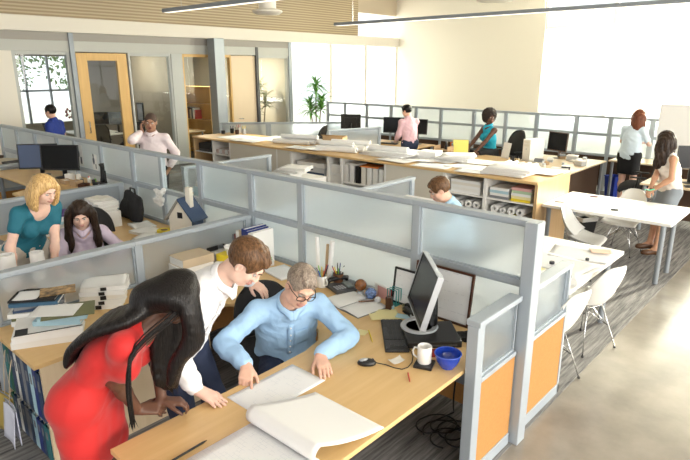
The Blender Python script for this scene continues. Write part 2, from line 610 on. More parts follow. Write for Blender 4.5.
# ------------------------------------------------------------------ sculpting engine for people and soft things
class Field:
    """signed distance field on a grid; shapes melt together, surface nets turn it into one mesh"""
    def __init__(s, lo, hi, vox):
        s.vox = vox
        s.lo = np.array(lo, float) - 3 * vox
        s.n = np.ceil((np.array(hi, float) + 3 * vox - s.lo) / vox).astype(int) + 1
        s.d = np.full(s.n, 10.0, np.float32)

    def block(s, lo, hi):
        i0 = np.clip(np.floor((np.array(lo) - s.lo) / s.vox).astype(int), 0, s.n)
        i1 = np.clip(np.ceil((np.array(hi) - s.lo) / s.vox).astype(int) + 1, 0, s.n)
        if np.any(i1 <= i0):
            return None, None
        sl = tuple(slice(a, b) for a, b in zip(i0, i1))
        X = (s.lo[0] + s.vox * np.arange(i0[0], i1[0], dtype=np.float32))[:, None, None]
        Y = (s.lo[1] + s.vox * np.arange(i0[1], i1[1], dtype=np.float32))[None, :, None]
        Z = (s.lo[2] + s.vox * np.arange(i0[2], i1[2], dtype=np.float32))[None, None, :]
        return sl, (X, Y, Z)

    def put(s, sl, d, k, op):
        a = s.d[sl]
        if op == 'add':
            if k > 0:
                h = np.clip(0.5 + 0.5 * (a - d) / k, 0, 1)
                s.d[sl] = a * (1 - h) + d * h - k * h * (1 - h)
            else:
                s.d[sl] = np.minimum(a, d)
        elif op == 'sub':
            k = max(k, 1e-4)
            h = np.clip(0.5 - 0.5 * (a + d) / k, 0, 1)
            s.d[sl] = a * (1 - h) - d * h + k * h * (1 - h)

    def cap(s, a, b, r1, r2=None, k=0.02, n=None, sq=1.0, op='add', cut=None):
        """tapered capsule a-b; sq < 1 flattens it along direction n"""
        r2 = r1 if r2 is None else r2
        a = np.array(a, float)
        b = np.array(b, float)
        m = max(r1, r2) + k + 3 * s.vox
        sl, P = s.block(np.minimum(a, b) - m, np.maximum(a, b) + m)
        if sl is None:
            return
        ab = b - a
        L2 = max(float(ab @ ab), 1e-12)
        q = [P[i] - a[i] for i in range(3)]
        h = np.clip((q[0] * ab[0] + q[1] * ab[1] + q[2] * ab[2]) / L2, 0, 1)
        q = [q[i] - h * ab[i] for i in range(3)]
        if n is not None and sq != 1.0:
            n = np.array(n, float)
            n = n / np.linalg.norm(n)
            dn = q[0] * n[0] + q[1] * n[1] + q[2] * n[2]
            f = 1.0 / sq - 1.0
            q = [q[i] + dn * n[i] * f for i in range(3)]
        l = np.sqrt(q[0] ** 2 + q[1] ** 2 + q[2] ** 2)
        rr = r1 + (r2 - r1) * h
        d = (l - rr) * (sq if sq < 1 else 1.0) ** 0.5
        s.put(sl, d.astype(np.float32), k, op)

    def ell(s, c, rad, ax=None, k=0.02, op='add'):
        c = np.array(c, float)
        rad = np.array(rad, float)
        ax = np.eye(3) if ax is None else np.array(ax, float)
        m = rad.max() + k + 3 * s.vox
        sl, P = s.block(c - m, c + m)
        if sl is None:
            return
        q = [P[i] - c[i] for i in range(3)]
        u = [q[0] * ax[i][0] + q[1] * ax[i][1] + q[2] * ax[i][2] for i in range(3)]
        k0 = np.sqrt(sum((u[i] / rad[i]) ** 2 for i in range(3)))
        k1 = np.sqrt(sum((u[i] / rad[i] ** 2) ** 2 for i in range(3)))
        d = k0 * (k0 - 1) / np.maximum(k1, 1e-6)
        s.put(sl, d.astype(np.float32), k, op)

    def plane(s, p, n, op_keep_below=True, k=0.004):
        """cut away everything on the side n points to"""
        sl, P = s.block(s.lo, s.lo + s.vox * s.n)
        n = np.array(n, float)
        n /= np.linalg.norm(n)
        d = -((P[0] - p[0]) * n[0] + (P[1] - p[1]) * n[1] + (P[2] - p[2]) * n[2])
        s.put(sl, d.astype(np.float32), k, 'sub')

    def mesh(s):
        d = s.d
        ins = d < 0
        nx, ny, nz = d.shape
        c = np.zeros((nx - 1, ny - 1, nz - 1), np.uint8)
        for i in (0, 1):
            for j in (0, 1):
                for k in (0, 1):
                    c += ins[i:nx - 1 + i, j:ny - 1 + j, k:nz - 1 + k]
        act = (c > 0) & (c < 8)
        idx = np.argwhere(act)
        vid = np.full(act.shape, -1, np.int32)
        vid[act] = np.arange(len(idx))
        acc = np.zeros((len(idx), 3))
        cnt = np.zeros(len(idx))
        cor = [(0, 0, 0), (1, 0, 0), (0, 1, 0), (1, 1, 0), (0, 0, 1), (1, 0, 1), (0, 1, 1), (1, 1, 1)]
        val = [d[idx[:, 0] + a, idx[:, 1] + b, idx[:, 2] + e] for a, b, e in cor]
        for a in range(8):
            for b in range(a + 1, 8):
                if sum(abs(cor[a][t] - cor[b][t]) for t in range(3)) != 1:
                    continue
                m = (val[a] < 0) != (val[b] < 0)
                t = val[a] / np.where(np.abs(val[a] - val[b]) < 1e-9, 1, val[a] - val[b])
                p = np.array(cor[a])[None] + t[:, None] * (np.array(cor[b]) - np.array(cor[a]))[None]
                acc[m] += p[m]
                cnt[m] += 1
        V = (idx + acc / np.maximum(cnt, 1)[:, None]) * s.vox + s.lo
        Q = []
        for ax in range(3):
            o = [(0, 0, 0)] * 2
            A = ins[tuple(slice(0, -1) if t == ax else slice(1, -1) for t in range(3))]
            B = ins[tuple(slice(1, None) if t == ax else slice(1, -1) for t in range(3))]
            e = np.argwhere(A != B)
            if not len(e):
                continue
            flip = A[tuple(e.T)]
            e = e + np.array([0 if t == ax else 1 for t in range(3)])
            u, w = (ax + 1) % 3, (ax + 2) % 3

            def g(du, dw):
                t = e.copy()
                t[:, u] -= du
                t[:, w] -= dw
                return vid[tuple(t.T)]
            q = np.stack([g(1, 1), g(0, 1), g(0, 0), g(1, 0)], 1)
            q[~flip] = q[~flip][:, ::-1]
            Q.append(q)
        Q = np.concatenate(Q) if Q else np.zeros((0, 4), int)
        Q = Q[(Q >= 0).all(1)]
        return V, Q

    def obj(s, name, material, parent=None, wob=None, matfn=None, relax=1):
        V, Q = s.mesh()
        for _ in range(relax):                                  # light smoothing of the net
            S = np.zeros_like(V)
            C = np.zeros(len(V))
            for a in range(4):
                b = (a + 1) % 4
                np.add.at(S, Q[:, a], V[Q[:, b]])
                np.add.at(C, Q[:, a], 1)
            V = 0.5 * V + 0.5 * S / np.maximum(C, 1)[:, None]
        if wob:
            nrm = np.zeros_like(V)
            fn = np.cross(V[Q[:, 2]] - V[Q[:, 0]], V[Q[:, 3]] - V[Q[:, 1]])
            for a in range(4):
                np.add.at(nrm, Q[:, a], fn)
            nrm /= np.maximum(np.linalg.norm(nrm, axis=1), 1e-9)[:, None]
            V = V + nrm * wob(V)[:, None]
        me = bpy.data.meshes.new(name)
        me.vertices.add(len(V))
        me.vertices.foreach_set('co', V.astype(np.float32).ravel())
        me.loops.add(len(Q) * 4)
        me.loops.foreach_set('vertex_index', Q.astype(np.int32).ravel())
        me.polygons.add(len(Q))
        me.polygons.foreach_set('loop_start', np.arange(0, len(Q) * 4, 4, dtype=np.int32))
        me.polygons.foreach_set('use_smooth', np.ones(len(Q), bool))
        ms = material if isinstance(material, (list, tuple)) else [material]
        for m in ms:
            me.materials.append(m)
        if matfn is not None:
            cen = V[Q].mean(1)
            me.polygons.foreach_set('material_index', matfn(cen).astype(np.int32))
        me.update(calc_edges=True)
        me.validate()
        o = bpy.data.objects.new(name, me)
        COL.objects.link(o)
        if parent:
            o.parent = parent
        return o


def wrinkles(amp, freq=14.0, seed=0.0):
    """soft cloth folds"""
    def w(V):
        x, y, z = V[:, 0] + seed, V[:, 1] - seed, V[:, 2] + 2 * seed
        a = np.sin(freq * (x + 0.7 * z) + 2.1 * np.sin(freq * .6 * (y - z)))
        b = np.sin(freq * 1.7 * (y - 0.5 * x + 0.4 * z) + 1.7 * np.sin(freq * .8 * (z + x)))
        return amp * (0.6 * a + 0.5 * b * np.abs(a))
    return w


def vec(*a):
    return np.array(a, float)


def unit(v):
    v = np.array(v, float)
    return v / max(np.linalg.norm(v), 1e-9)


def ik(a, t, l1, l2, hint):
    """two-bone chain from a to t, bending towards hint; returns middle and reached end"""
    d = t - a
    D = np.linalg.norm(d)
    D2 = min(D, (l1 + l2) * 0.998)
    u = d / max(D, 1e-9)
    x = (l1 * l1 - l2 * l2 + D2 * D2) / (2 * D2)
    h = math.sqrt(max(l1 * l1 - x * x, 0))
    p = hint - u * (hint @ u)
    p = unit(p)
    return a + u * x + p * h, a + u * D2


def rot(v, axis, ang):
    axis = unit(axis)
    return v * math.cos(ang) + np.cross(axis, v) * math.sin(ang) + axis * (axis @ v) * (1 - math.cos(ang))


def sculpt_hand(F, wrist, d, n, right, s, curl=0.25, point=False, spread=0.10):
    d = unit(d)
    n = unit(n - d * (np.array(n) @ d))
    t = np.cross(d, n) * (1 if right else -1)          # thumb side
    offs = [0.028, 0.0095, -0.0095, -0.027]
    lens = [0.074, 0.082, 0.076, 0.060]
    fwd = [0.092, 0.096, 0.091, 0.082]
    for i in range(4):
        k = wrist + (d * fwd[i] + t * offs[i]) * s
        F.cap(wrist + (d * 0.012 + t * offs[i] * 0.6) * s, k, 0.0165 * s, 0.0125 * s, 0.012 * s)
        fd = unit(d + t * offs[i] / 0.028 * spread)
        c = curl * (1.0 + 0.12 * i)
        if point and i > 0:
            c = 1.15
        if point and i == 0:
            c = 0.12
        p = k
        rr = [0.0100, 0.0092, 0.0084, 0.0072]
        for j, fr in enumerate((0.45, 0.31, 0.24)):
            fd = rot(fd, np.cross(fd, n), c * (0.7 if j == 0 else 1.0))
            q = p + fd * lens[i] * fr * s
            F.cap(p, q, rr[j] * s, rr[j + 1] * s, 0.003 * s)
            p = q
    b = wrist + (d * 0.022 + t * 0.022) * s
    m = wrist + (d * 0.052 + t * 0.047 + n * 0.012) * s
    e = m + (d * 0.030 + t * 0.014 + n * (0.004 + 0.012 * curl)) * s
    g = e + (d * 0.026 + t * 0.002 + n * (0.002 + 0.02 * curl)) * s
    F.cap(b, m, 0.0175 * s, 0.0125 * s, 0.012 * s)
    F.cap(m, e, 0.0120 * s, 0.0105 * s, 0.004 * s)
    F.cap(e, g, 0.0105 * s, 0.0085 * s, 0.003 * s)


class Person:
    """one figure: a continuous skin body, with clothes, hair and eyes as its children"""
    def __init__(s, label, pelvis, yaw, lean=(0, 0), twist=0.0, side=0.0, sc=1.0, female=False, skin=None,
                 head=(0, 0, 0), hands=None, elbows=None, feet=None, knees=None, toes=None, hand_dir=None, hand_n=None,
                 curl=(0.25, 0.25), point=(False, False), vox=0.007, group=None, lips=None, chest_up=None):
        s.sc, s.female, s.vox, s.skin = sc, female, vox, skin
        s.root = thing('person', label, 'person', (pelvis[0], pelvis[1], 0), 0, group)
        o = vec(pelvis[0], pelvis[1], 0)
        s.o = o
        U = vec(0, 0, 1)
        Fw = vec(math.cos(yaw), math.sin(yaw), 0)
        Lf = vec(-math.sin(yaw), math.cos(yaw), 0)
        s.F, s.L, s.U = Fw, Lf, U
        P = vec(0, 0, pelvis[2])
        l0, l1 = R(lean[0]), R(lean[1])
        up0 = U * math.cos(l0) + Fw * math.sin(l0)
        up1 = U * math.cos(l1) + Fw * math.sin(l1) + Lf * math.sin(R(side))
        up1 = unit(up1)
        fr0 = Fw * math.cos(l0) - U * math.sin(l0)
        fr1 = unit(Fw - up1 * (Fw @ up1))
        Ls = rot(Lf, up1, R(twist))
        Ls = unit(Ls - up1 * (Ls @ up1))
        fr1 = np.cross(Ls, up1)
        s.up0, s.up1, s.fr0, s.fr1, s.Ls = up0, up1, fr0, fr1, Ls
        w = 0.86 if female else 1.0
        s.w = w
        hipw = (0.098 if female else 0.092) * sc
        shw = (0.158 if female else 0.185) * sc
        s.P = P
        s.hip = [P - Lf * hipw - up0 * 0.02 * sc, P + Lf * hipw - up0 * 0.02 * sc]       # right, left
        s.waist = P + up0 * 0.13 * sc
        s.chest = s.waist + unit(up0 + up1) * 0.14 * sc
        s.neck = s.chest + up1 * 0.235 * sc
        s.sh = [s.neck - up1 * 0.055 * sc - Ls * shw, s.neck - up1 * 0.055 * sc + Ls * shw]
        # head: yaw / pitch / roll relative to the body's facing
        hy, hp, hr = [R(a) for a in head]
        hf = rot(Fw, U, hy)
        hl = rot(Lf, U, hy)
        hu = U.copy()
        hf, hu = rot(hf, hl, hp), rot(hu, hl, hp)
        hl, hu = rot(hl, hf, hr), rot(hu, hf, hr)
        s.hf, s.hl, s.hu = hf, hl, hu
        nd = unit(up1 * 0.6 + hu * 0.5 + hf * 0.12)
        s.ntop = s.neck + nd * 0.085 * sc
        s.hs = sc * (0.97 if female else 1.0)
        s.hc = s.ntop + hu * 0.095 * s.hs + hf * 0.02 * s.hs
        # arms
        UA, FA = 0.285 * sc, 0.250 * sc
        s.el, s.wr = [None, None], [None, None]
        for i in (0, 1):
            sg = -1 if i == 0 else 1
            t = hands[i] if hands and hands[i] is not None else None
            if isinstance(t, str):                              # hand held to the ear
                t = s.hc + hl * sg * .115 * sc - hu * .135 * sc + hf * .03
            elif t is None:
                t = s.sh[i] + (-U * 0.50 + Fw * 0.10 + Ls * sg * 0.06) * sc
            else:
                t = np.array(t, float) - o
            hint = elbows[i] if elbows and elbows[i] is not None else (-Fw * 0.7 - U * 0.5 + Ls * sg * 0.5)
            if isinstance(hint, tuple):
                hint = Fw * hint[0] + Lf * hint[1] + U * hint[2]
            s.el[i], s.wr[i] = ik(s.sh[i], t, UA, FA, np.array(hint, float))
        # legs
        TH, SH = 0.425 * sc, 0.405 * sc
        s.kn, s.an = [None, None], [None, None]
        for i in (0, 1):
            sg = -1 if i == 0 else 1
            if feet and feet[i] is not None:
                t = np.array(feet[i], float) - o
            else:
                t = vec(0, 0, 0.085 * sc) + Lf * sg * 0.10 * sc + Fw * 0.02
            hint = knees[i] if knees and knees[i] is not None else (1.0, sg * 0.15, 0.1)
            if isinstance(hint, tuple):
                hint = Fw * hint[0] + Lf * hint[1] + U * hint[2]
            s.kn[i], s.an[i] = ik(s.hip[i], t, TH, SH, np.array(hint, float))
        s.toe = []
        for i in (0, 1):
            d = toes[i] if toes else None
            d = Fw if d is None else (Fw * d[0] + Lf * d[1] + U * (d[2] if len(d) > 2 else 0))
            s.toe.append(unit(d))
        s.hand_dir, s.hand_n = [], []
        for i in (0, 1):
            d = hand_dir[i] if hand_dir and hand_dir[i] is not None else s.wr[i] - s.el[i]
            n = hand_n[i] if hand_n and hand_n[i] is not None else (-U if abs(unit(d) @ U) < 0.8 else -s.Ls * (-1 if i == 0 else 1))
            s.hand_dir.append(unit(d))
            s.hand_n.append(unit(n))
        s.curl, s.point = curl, point
        s.lips = lips
        s.body()

    # ---- shapes shared by skin and clothes; e is how far the cloth stands off
    def torso(s, F, e=0.0, top=True):
        c, w = s.sc, s.w
        F.cap(s.hip[0], s.hip[1], 0.100 * c + e, None, 0.05, s.fr0, 0.95)
        F.cap(s.P + s.up0 * 0.02 * c, s.waist, (0.160 if not s.female else 0.158) * c + e, (0.150 if not s.female else 0.122) * c + e, 0.05, s.fr0, 0.68)
        F.cap(s.waist, s.chest, (0.150 if not s.female else 0.122) * c + e, 0.162 * w * c + e, 0.05, unit(s.fr0 + s.fr1), 0.68)
        F.cap(s.chest, s.neck - s.up1 * 0.085 * c, 0.165 * w * c + e, 0.130 * w * c + e, 0.05, s.fr1, 0.66)
        F.cap(s.sh[0] - s.up1 * .01 * c, s.sh[1] - s.up1 * .01 * c, 0.058 * w * c + e * .8, None, 0.05)
        F.cap(s.neck - s.up1 * 0.05 * c, s.neck + s.up1 * 0.01 * c, 0.085 * w * c + e * .6, 0.062 * w * c + e * .5, 0.045)
        if s.female:
            for sg in (-1, 1):
                F.ell(s.chest + s.up1 * 0.035 * c + s.fr1 * 0.085 * c + s.Ls * sg * 0.068 * c, np.array([.064, .064, .064]) * c + e, None, 0.04)

    def arm(s, F, i, e=0.0, frac=1.0, flare=0.0):
        c, w = s.sc, s.w
        a, b, g = s.sh[i], s.el[i], s.wr[i]
        if frac <= 0.5:
            b2 = a + (b - a) * frac * 2
            F.cap(a, b2, 0.055 * w * c + e, (0.050 - 0.006 * frac) * w * c + e + flare, 0.03)
            return
        F.cap(a, b, 0.055 * w * c + e, 0.042 * w * c + e, 0.035)
        g2 = b + (g - b) * (frac - 0.5) * 2
        F.cap(b, b + (g2 - b) * 0.35, 0.042 * w * c + e, 0.043 * w * c + e, 0.02)
        F.cap(b + (g2 - b) * 0.3, g2, 0.043 * w * c + e, 0.029 * w * c + e + flare, 0.02)

    def leg(s, F, i, e=0.0, frac=1.0):
        c, w = s.sc, (0.95 if s.female else 1.0)
        a, b, g = s.hip[i], s.kn[i], s.an[i]
        if frac <= 0.5:
            F.cap(a, a + (b - a) * frac * 2, 0.088 * w * c + e, (0.088 - 0.056 * frac) * w * c + e, 0.04)
            return
        F.cap(a, b, 0.088 * w * c + e, 0.058 * w * c + e, 0.04)
        g2 = b + (g - b) * (frac - 0.5) * 2
        back = -unit(np.cross(np.cross(g - b, s.toe[i]), g - b) + 1e-9)
        m = b + (g2 - b) * 0.32 - unit(s.toe[i] - unit(g - b) * (s.toe[i] @ unit(g - b))) * 0.012 * c
        F.cap(b, m, 0.055 * w * c + e, 0.056 * w * c + e, 0.03)
        F.cap(m, g2, 0.056 * w * c + e, 0.036 * w * c + e, 0.03)

    def foot(s, F, i, e=0.0):
        c, w = s.sc, (0.9 if s.female else 1.0)
        g, t = s.an[i], s.toe[i]
        z = -0.045 * c
        heel = g + vec(0, 0, z) - t * 0.035 * c
        F.cap(g, heel, 0.036 * w * c + e, 0.032 * w * c + e, 0.03)
        F.cap(heel, g + vec(0, 0, z - 0.008 * c) + t * 0.13 * c, 0.034 * w * c + e, 0.030 * w * c + e, 0.03)
        F.cap(g + vec(0, 0, z * 0.3), g + vec(0, 0, z - 0.006 * c) + t * 0.11 * c, 0.034 * w * c + e, 0.028 * w * c + e, 0.03)
        F.cap(g + vec(0, 0, z - 0.01 * c) + t * 0.11 * c, g + vec(0, 0, z - 0.012 * c) + t * 0.155 * c, 0.032 * w * c + e, 0.022 * w * c + e, 0.03)

    def H(s, x, y, z):
        """point in the head: x to its right, y forward, z up"""
        return s.hc + (-s.hl * x + s.hf * y + s.hu * z) * s.hs

    def headshape(s, F):
        h = s.hs
        ax = [-s.hl, s.hf, s.hu]
        f = s.female
        F.cap(s.neck - s.up1 * 0.03 * s.sc, s.H(0, -0.022, -0.055), (0.050 if f else 0.060) * s.sc, (0.047 if f else 0.056) * h, 0.03)
        F.ell(s.H(0, -0.014, 0.034), vec(.076, .094, .086) * h, ax, 0.02)
        F.ell(s.H(0, 0.022, -0.040), vec(.058 if f else .062, .066, .070) * h, ax, 0.03)
        F.ell(s.H(0, 0.062, -0.092), vec(.022 if f else .028, .022, .018) * h, ax, 0.03)
        for sg in (-1, 1):
            F.ell(s.H(sg * .040, 0.052, -0.026), vec(.026, .026, .024) * h, ax, 0.02)
            F.ell(s.H(sg * .052, 0.020, -0.070), vec(.016, .030, .022) * h, ax, 0.03)
            F.ell(s.H(sg * .031, 0.096, 0.006), vec(.019, .015, .012) * h, ax, 0.012, 'sub')
            F.cap(s.H(sg * .014, .090, .024), s.H(sg * .046, .078, .026), .010 * h, .008 * h, 0.014)
            F.ell(s.H(sg * .079, -0.008, -0.006), vec(.010, .020, .032) * h, ax, 0.006)
            F.ell(s.H(sg * .086, -0.004, -0.004), vec(.006, .010, .018) * h, ax, 0.006, 'sub')
            F.ell(s.H(sg * .012, .098, -.030), vec(.010, .011, .009) * h, ax, 0.008)
        F.cap(s.H(0, .086, .014), s.H(0, .106, -.024), .009 * h, .012 * h, 0.012)
        F.ell(s.H(0, .092, -.056), vec(.025, .012, .0075) * h, ax, 0.005)
        F.ell(s.H(0, .089, -.068), vec(.021, .012, .0085) * h, ax, 0.005)

    def bounds(s, pts, m):
        A = np.array(pts)
        return A.min(0) - m, A.max(0) + m

    def allpts(s):
        pts = [s.P, s.neck, s.hc, s.chest + s.fr1 * .1] + s.hip + s.sh + s.el + s.wr + s.kn + s.an
        pts += [s.wr[i] + s.hand_dir[i] * 0.14 * s.sc for i in (0, 1)]
        pts += [s.an[i] + s.toe[i] * 0.13 * s.sc for i in (0, 1)]
        return pts

    def body(s):
        lo, hi = s.bounds(s.allpts(), 0.17 * s.sc)
        lo[2] = max(lo[2], -0.02)
        F = Field(lo, hi, s.vox)
        s.torso(F)
        for i in (0, 1):
            s.leg(F, i)
            s.foot(F, i)
            s.arm(F, i)
        s.headshape(F)
        for i in (0, 1):
            F.cap(s.wr[i], s.wr[i] + s.hand_dir[i] * 0.02 * s.sc, 0.026 * s.w * s.sc, 0.024 * s.w * s.sc, 0.015, s.hand_n[i], 0.8)
            sculpt_hand(F, s.wr[i] + s.hand_dir[i] * 0.012 * s.sc, s.hand_dir[i], s.hand_n[i], i == 0, s.sc * (0.93 if s.female else 1.0), s.curl[i], s.point[i])
        mats_ = [s.skin]
        fn = None
        if s.lips:
            mats_.append(s.lips)

            def fn(C):
                q = C - s.hc
                x, y, z = -(q @ s.hl) / s.hs, (q @ s.hf) / s.hs, (q @ s.hu) / s.hs
                return ((((x / .026) ** 2 + ((z + .062) / .0155) ** 2) < 1) & (y > .06)).astype(int)
        F.obj('body', mats_, s.root, None, fn)
        ax = [-s.hl, s.hf, s.hu]
        for sg in (-1, 1):
            e = MB()
            c = s.H(sg * .031, .0745, .005)
            e.ball(tuple(c), .0125 * s.hs, 12)
            e.mi = 1
            d = s.hf * 0.93 - s.hu * 0.36
            e.ball(tuple(c + d * .0065 * s.hs), .0072 * s.hs, 10)
            build(e, 'eye', [EYEW, EYED], s.root, True)

    def brows(s, material, th=.0045):
        for sg in (-1, 1):
            b = MB()
            b.tube([tuple(s.H(sg * x, y, z)) for x, y, z in ((.013, .0995, .026), (.025, .0985, .031), (.038, .0905, .031), (.049, .079, .025))],
                   [th * s.hs * q for q in (.9, 1.1, 1.0, .5)], 6)
            build(b, 'eyebrow', material, s.root, True)

    # ---- clothes
    def field(s, pts, m=0.2):
        lo, hi = s.bounds(pts, m * s.sc)
        return Field(lo, hi, s.vox)

    def shirt(s, material, e=0.011, sleeve=1.0, hem=0.10, neck_r=0.064, name='shirt', amp=0.004, flare=0.004, collar=True, vneck=0.0, loose=0.0, seed=0.0, cuffs=None, neck_drop=0.0):
        F = s.field([s.P, s.neck] + s.sh + s.el + s.wr + s.hip, 0.2)
        s.torso(F, e)
        if loose:
            F.cap(s.P + s.up0 * .02, s.chest, (.165 if not s.female else .155) * s.sc + e + loose, .165 * s.w * s.sc + e + loose * .6, .05, unit(s.fr0 + s.fr1), .72)
        for i in (0, 1):
            if sleeve > 0:
                s.arm(F, i, e, sleeve, flare)
                if sleeve > 0.5 and amp > 0:                    # gathered folds round the elbow and forearm
                    a, b, g = s.sh[i], s.el[i], s.wr[i]
                    for q in (0.80, 0.92):
                        F.cap(a + (b - a) * q, a + (b - a) * (q + .03), .047 * s.w * s.sc + e + .003, None, .018)
                    for q in (0.12, 0.30, 0.5, .72):
                        if q < (sleeve - .5) * 2 - .1:
                            F.cap(b + (g - b) * q, b + (g - b) * (q + .04), (.046 - .012 * q) * s.w * s.sc + e + .003, None, .016)
        # open neck
        if sleeve == 0:
            for i in (0, 1):
                o = s.Ls * (-1 if i == 0 else 1)
                F.ell(s.sh[i] + o * .045 * s.sc - s.up1 * .02 * s.sc, vec(.075, .085, .10) * s.sc, [o, s.fr1, s.up1], .01, 'sub')
        F.cap(s.neck - s.up1 * (0.015 + neck_drop) * s.sc + s.fr1 * .022 * s.sc, s.neck + s.up1 * .14 * s.sc + s.fr1 * .03 * s.sc, neck_r * s.sc, (neck_r + .04) * s.sc, .006, op='sub')
        if vneck:
            F.cap(s.neck + s.fr1 * .07 * s.sc + s.up1 * .02 * s.sc, s.chest + s.up1 * (.235 - vneck) * s.sc + s.fr1 * .14 * s.sc, .045 * s.sc, .012 * s.sc, .006, op='sub')
        F.plane(s.P - s.up0 * hem * s.sc, -s.up0)
        if hem > .02:
            for i in (0, 1):
                pass
        # hollow the hem edge is hidden by the trousers
        s.cloth = F
        o = F.obj(name, material, s.root, wrinkles(amp, 44.0, seed) if amp else None)
        if collar:
            c = MB()
            na = unit(s.ntop - s.neck)
            for sg in (-1, 1):
                pts_in, pts_out = [], []
                for q in range(11):
                    a = R(-8 + 188 * q / 10)                     # front to nape
                    dirv = s.fr1 * math.cos(a) + s.Ls * sg * math.sin(a)
                    ctr = s.neck + na * (.016 + .010 * q / 10) * s.sc + s.fr1 * .010 * s.sc
                    top = ctr + dirv * .069 * s.w ** .5 * s.sc * (1.10 if q < 2 else 1.0) + unit(s.up1 + na) * (.020 + .030 * q / 10) * s.sc
                    drop = (.050 if q < 2 else .034) * s.sc
                    pts_in.append(top)
                    pts_out.append(top + dirv * .022 * s.sc - s.up1 * drop + s.fr1 * (.020 * s.sc if q < 2 else 0))
                c.sheet(lambda u, v, A=pts_in, B=pts_out: tuple(A[int(round(u * 10))] * (1 - v) + B[int(round(u * 10))] * v + s.up1 * .006 * s.sc * math.sin(PI * v)), 10, 4, .0025 * (1 if sg > 0 else -1))
            build(c, 'collar', material, s.root, True)
        return o

    def surf(s, b, d, far=.30):
        """where the cloth surface lies from b outwards along d"""
        F = s.cloth
        last = b
        q = 0.0
        while q < far:
            p = b + d * q
            i = np.clip(np.round((p - F.lo) / F.vox).astype(int), 0, F.n - 1)
            if F.d[tuple(i)] > 0:
                return p
            q += F.vox * .5
        return b + d * far

    def placket(s, material, button, n=6, pocket=True):
        """button strip, buttons and chest pocket lying on the shirt front"""
        c = s.sc
        line = []
        for q in range(13):
            t = .10 + .82 * q / 12
            b = s.neck * (1 - t) + s.waist * t
            f = unit(s.fr1 * (1 - .4 * t) + s.fr0 * .4 * t)
            line.append((s.surf(b, f), f))
        m = MB()
        m.sheet(lambda u, v: tuple(line[int(round(u * 12))][0] + s.Ls * (v - .5) * .034 * c + line[int(round(u * 12))][1] * (.004 + .001 * math.cos(PI * (v - .5)))), 12, 2, .003)
        build(m, 'placket', material, s.root, True)
        for k in range(n):
            p, f = line[1 + int(k * 10 / max(n - 1, 1))]
            build(MB().ball(tuple(p + f * .0075), .0058 * c, 8), 'button', button, s.root, True)
        if pocket:
            base = s.chest + s.up1 * .035 * c + s.Ls * .075 * c

            def pk(u, v):
                b = base + s.Ls * (u - .5) * .10 * c + s.up1 * (v - .5) * .11 * c
                return tuple(s.surf(b, s.fr1) + s.fr1 * .004)
            build(MB().sheet(pk, 6, 6, .003), 'pocket', material, s.root, True)

    def trousers(s, material, e=0.012, name='trousers', top=0.06, frac=0.97, amp=.003, seed=1.0):
        F = s.field([s.P, s.waist] + s.hip + s.kn + s.an, 0.17)
        c = s.sc
        F.cap(s.hip[0], s.hip[1], 0.100 * c + e, None, 0.05, s.fr0, 0.95)
        F.cap(s.P - s.up0 * .02, s.waist, 0.160 * c + e, (0.150 if not s.female else .128) * c + e, 0.05, s.fr0, 0.68)
        for i in (0, 1):
            s.leg(F, i, e, frac)
            F.cap(s.kn[i] + (s.an[i] - s.kn[i]) * .4, s.kn[i] + (s.an[i] - s.kn[i]) * .93, .052 * c + e, .048 * c + e, .03)
        F.ell(s.P + s.up0 * (top + .16) * c, vec(.26, .24, .16) * c, [s.L, s.fr0, s.up0], .006, 'sub')
        return F.obj(name, material, s.root, wrinkles(amp, 44.0, seed))

    def skirt(s, material, length=0.55, e=0.014, name='skirt', top=0.10, amp=0.002, F=None, finish=True):
        """length: how far down the thighs and shins the hem sits (0.5 = knee)"""
        own = F is None
        if own:
            F = s.field([s.P, s.waist] + s.hip + s.kn + s.an, 0.18)
        c = s.sc
        F.cap(s.hip[0], s.hip[1], 0.102 * c + e, None, 0.06, s.fr0, 0.98)
        if own:
            F.cap(s.P, s.waist, 0.158 * c + e, .126 * c + e, 0.05, s.fr0, 0.70)

        def on(i, t):
            return s.hip[i] + (s.kn[i] - s.hip[i]) * min(t, 1) if t <= 1 else s.kn[i] + (s.an[i] - s.kn[i]) * (t - 1)
        t = 0.0
        T = length * 2
        while t <= T + 1e-6:
            r = (.090 - .020 * t) * c + e
            F.cap(on(0, t), on(1, t), r, None, 0.03)
            t += 0.10
        ends = (on(0, T) + on(1, T)) / 2
        dn = unit(ends - s.P)
        if finish:
            F.plane(ends, dn)
            if own:
                F.plane(s.P + s.up0 * top * c, s.up0)
            return F.obj(name, material, s.root, wrinkles(amp, 12.0, 3.0))
        return ends, dn

    def dress(s, material, sleeve=0.3, length=0.42, e=0.013, amp=.003):
        F = s.field([s.P, s.neck] + s.sh + s.el + s.hip + s.kn, 0.2)
        s.torso(F, e)
        for i in (0, 1):
            s.arm(F, i, e, sleeve, .006)
        ends, dn = s.skirt(material, length, e, F=F, finish=False)
        F.plane(ends, dn)
        F.cap(s.neck - s.up1 * .02 * s.sc + s.fr1 * .03 * s.sc, s.neck + s.up1 * .14 * s.sc + s.fr1 * .05 * s.sc, .078 * s.sc, .12 * s.sc, .006, op='sub')
        return F.obj('dress', material, s.root, wrinkles(amp, 26.0, 5.0))

    def shoes(s, material, e=0.006, heel=False):
        for i in (0, 1):
            F = s.field([s.an[i], s.an[i] + s.toe[i] * .18 * s.sc], 0.09)
            s.foot(F, i, e)
            F.plane(s.an[i] + vec(0, 0, -.012 * s.sc), vec(0, 0, 1))
            F.plane(s.an[i] * 1.0 + vec(0, 0, -0.083 * s.sc), vec(0, 0, -1))
            F.obj('shoe', material, s.root)

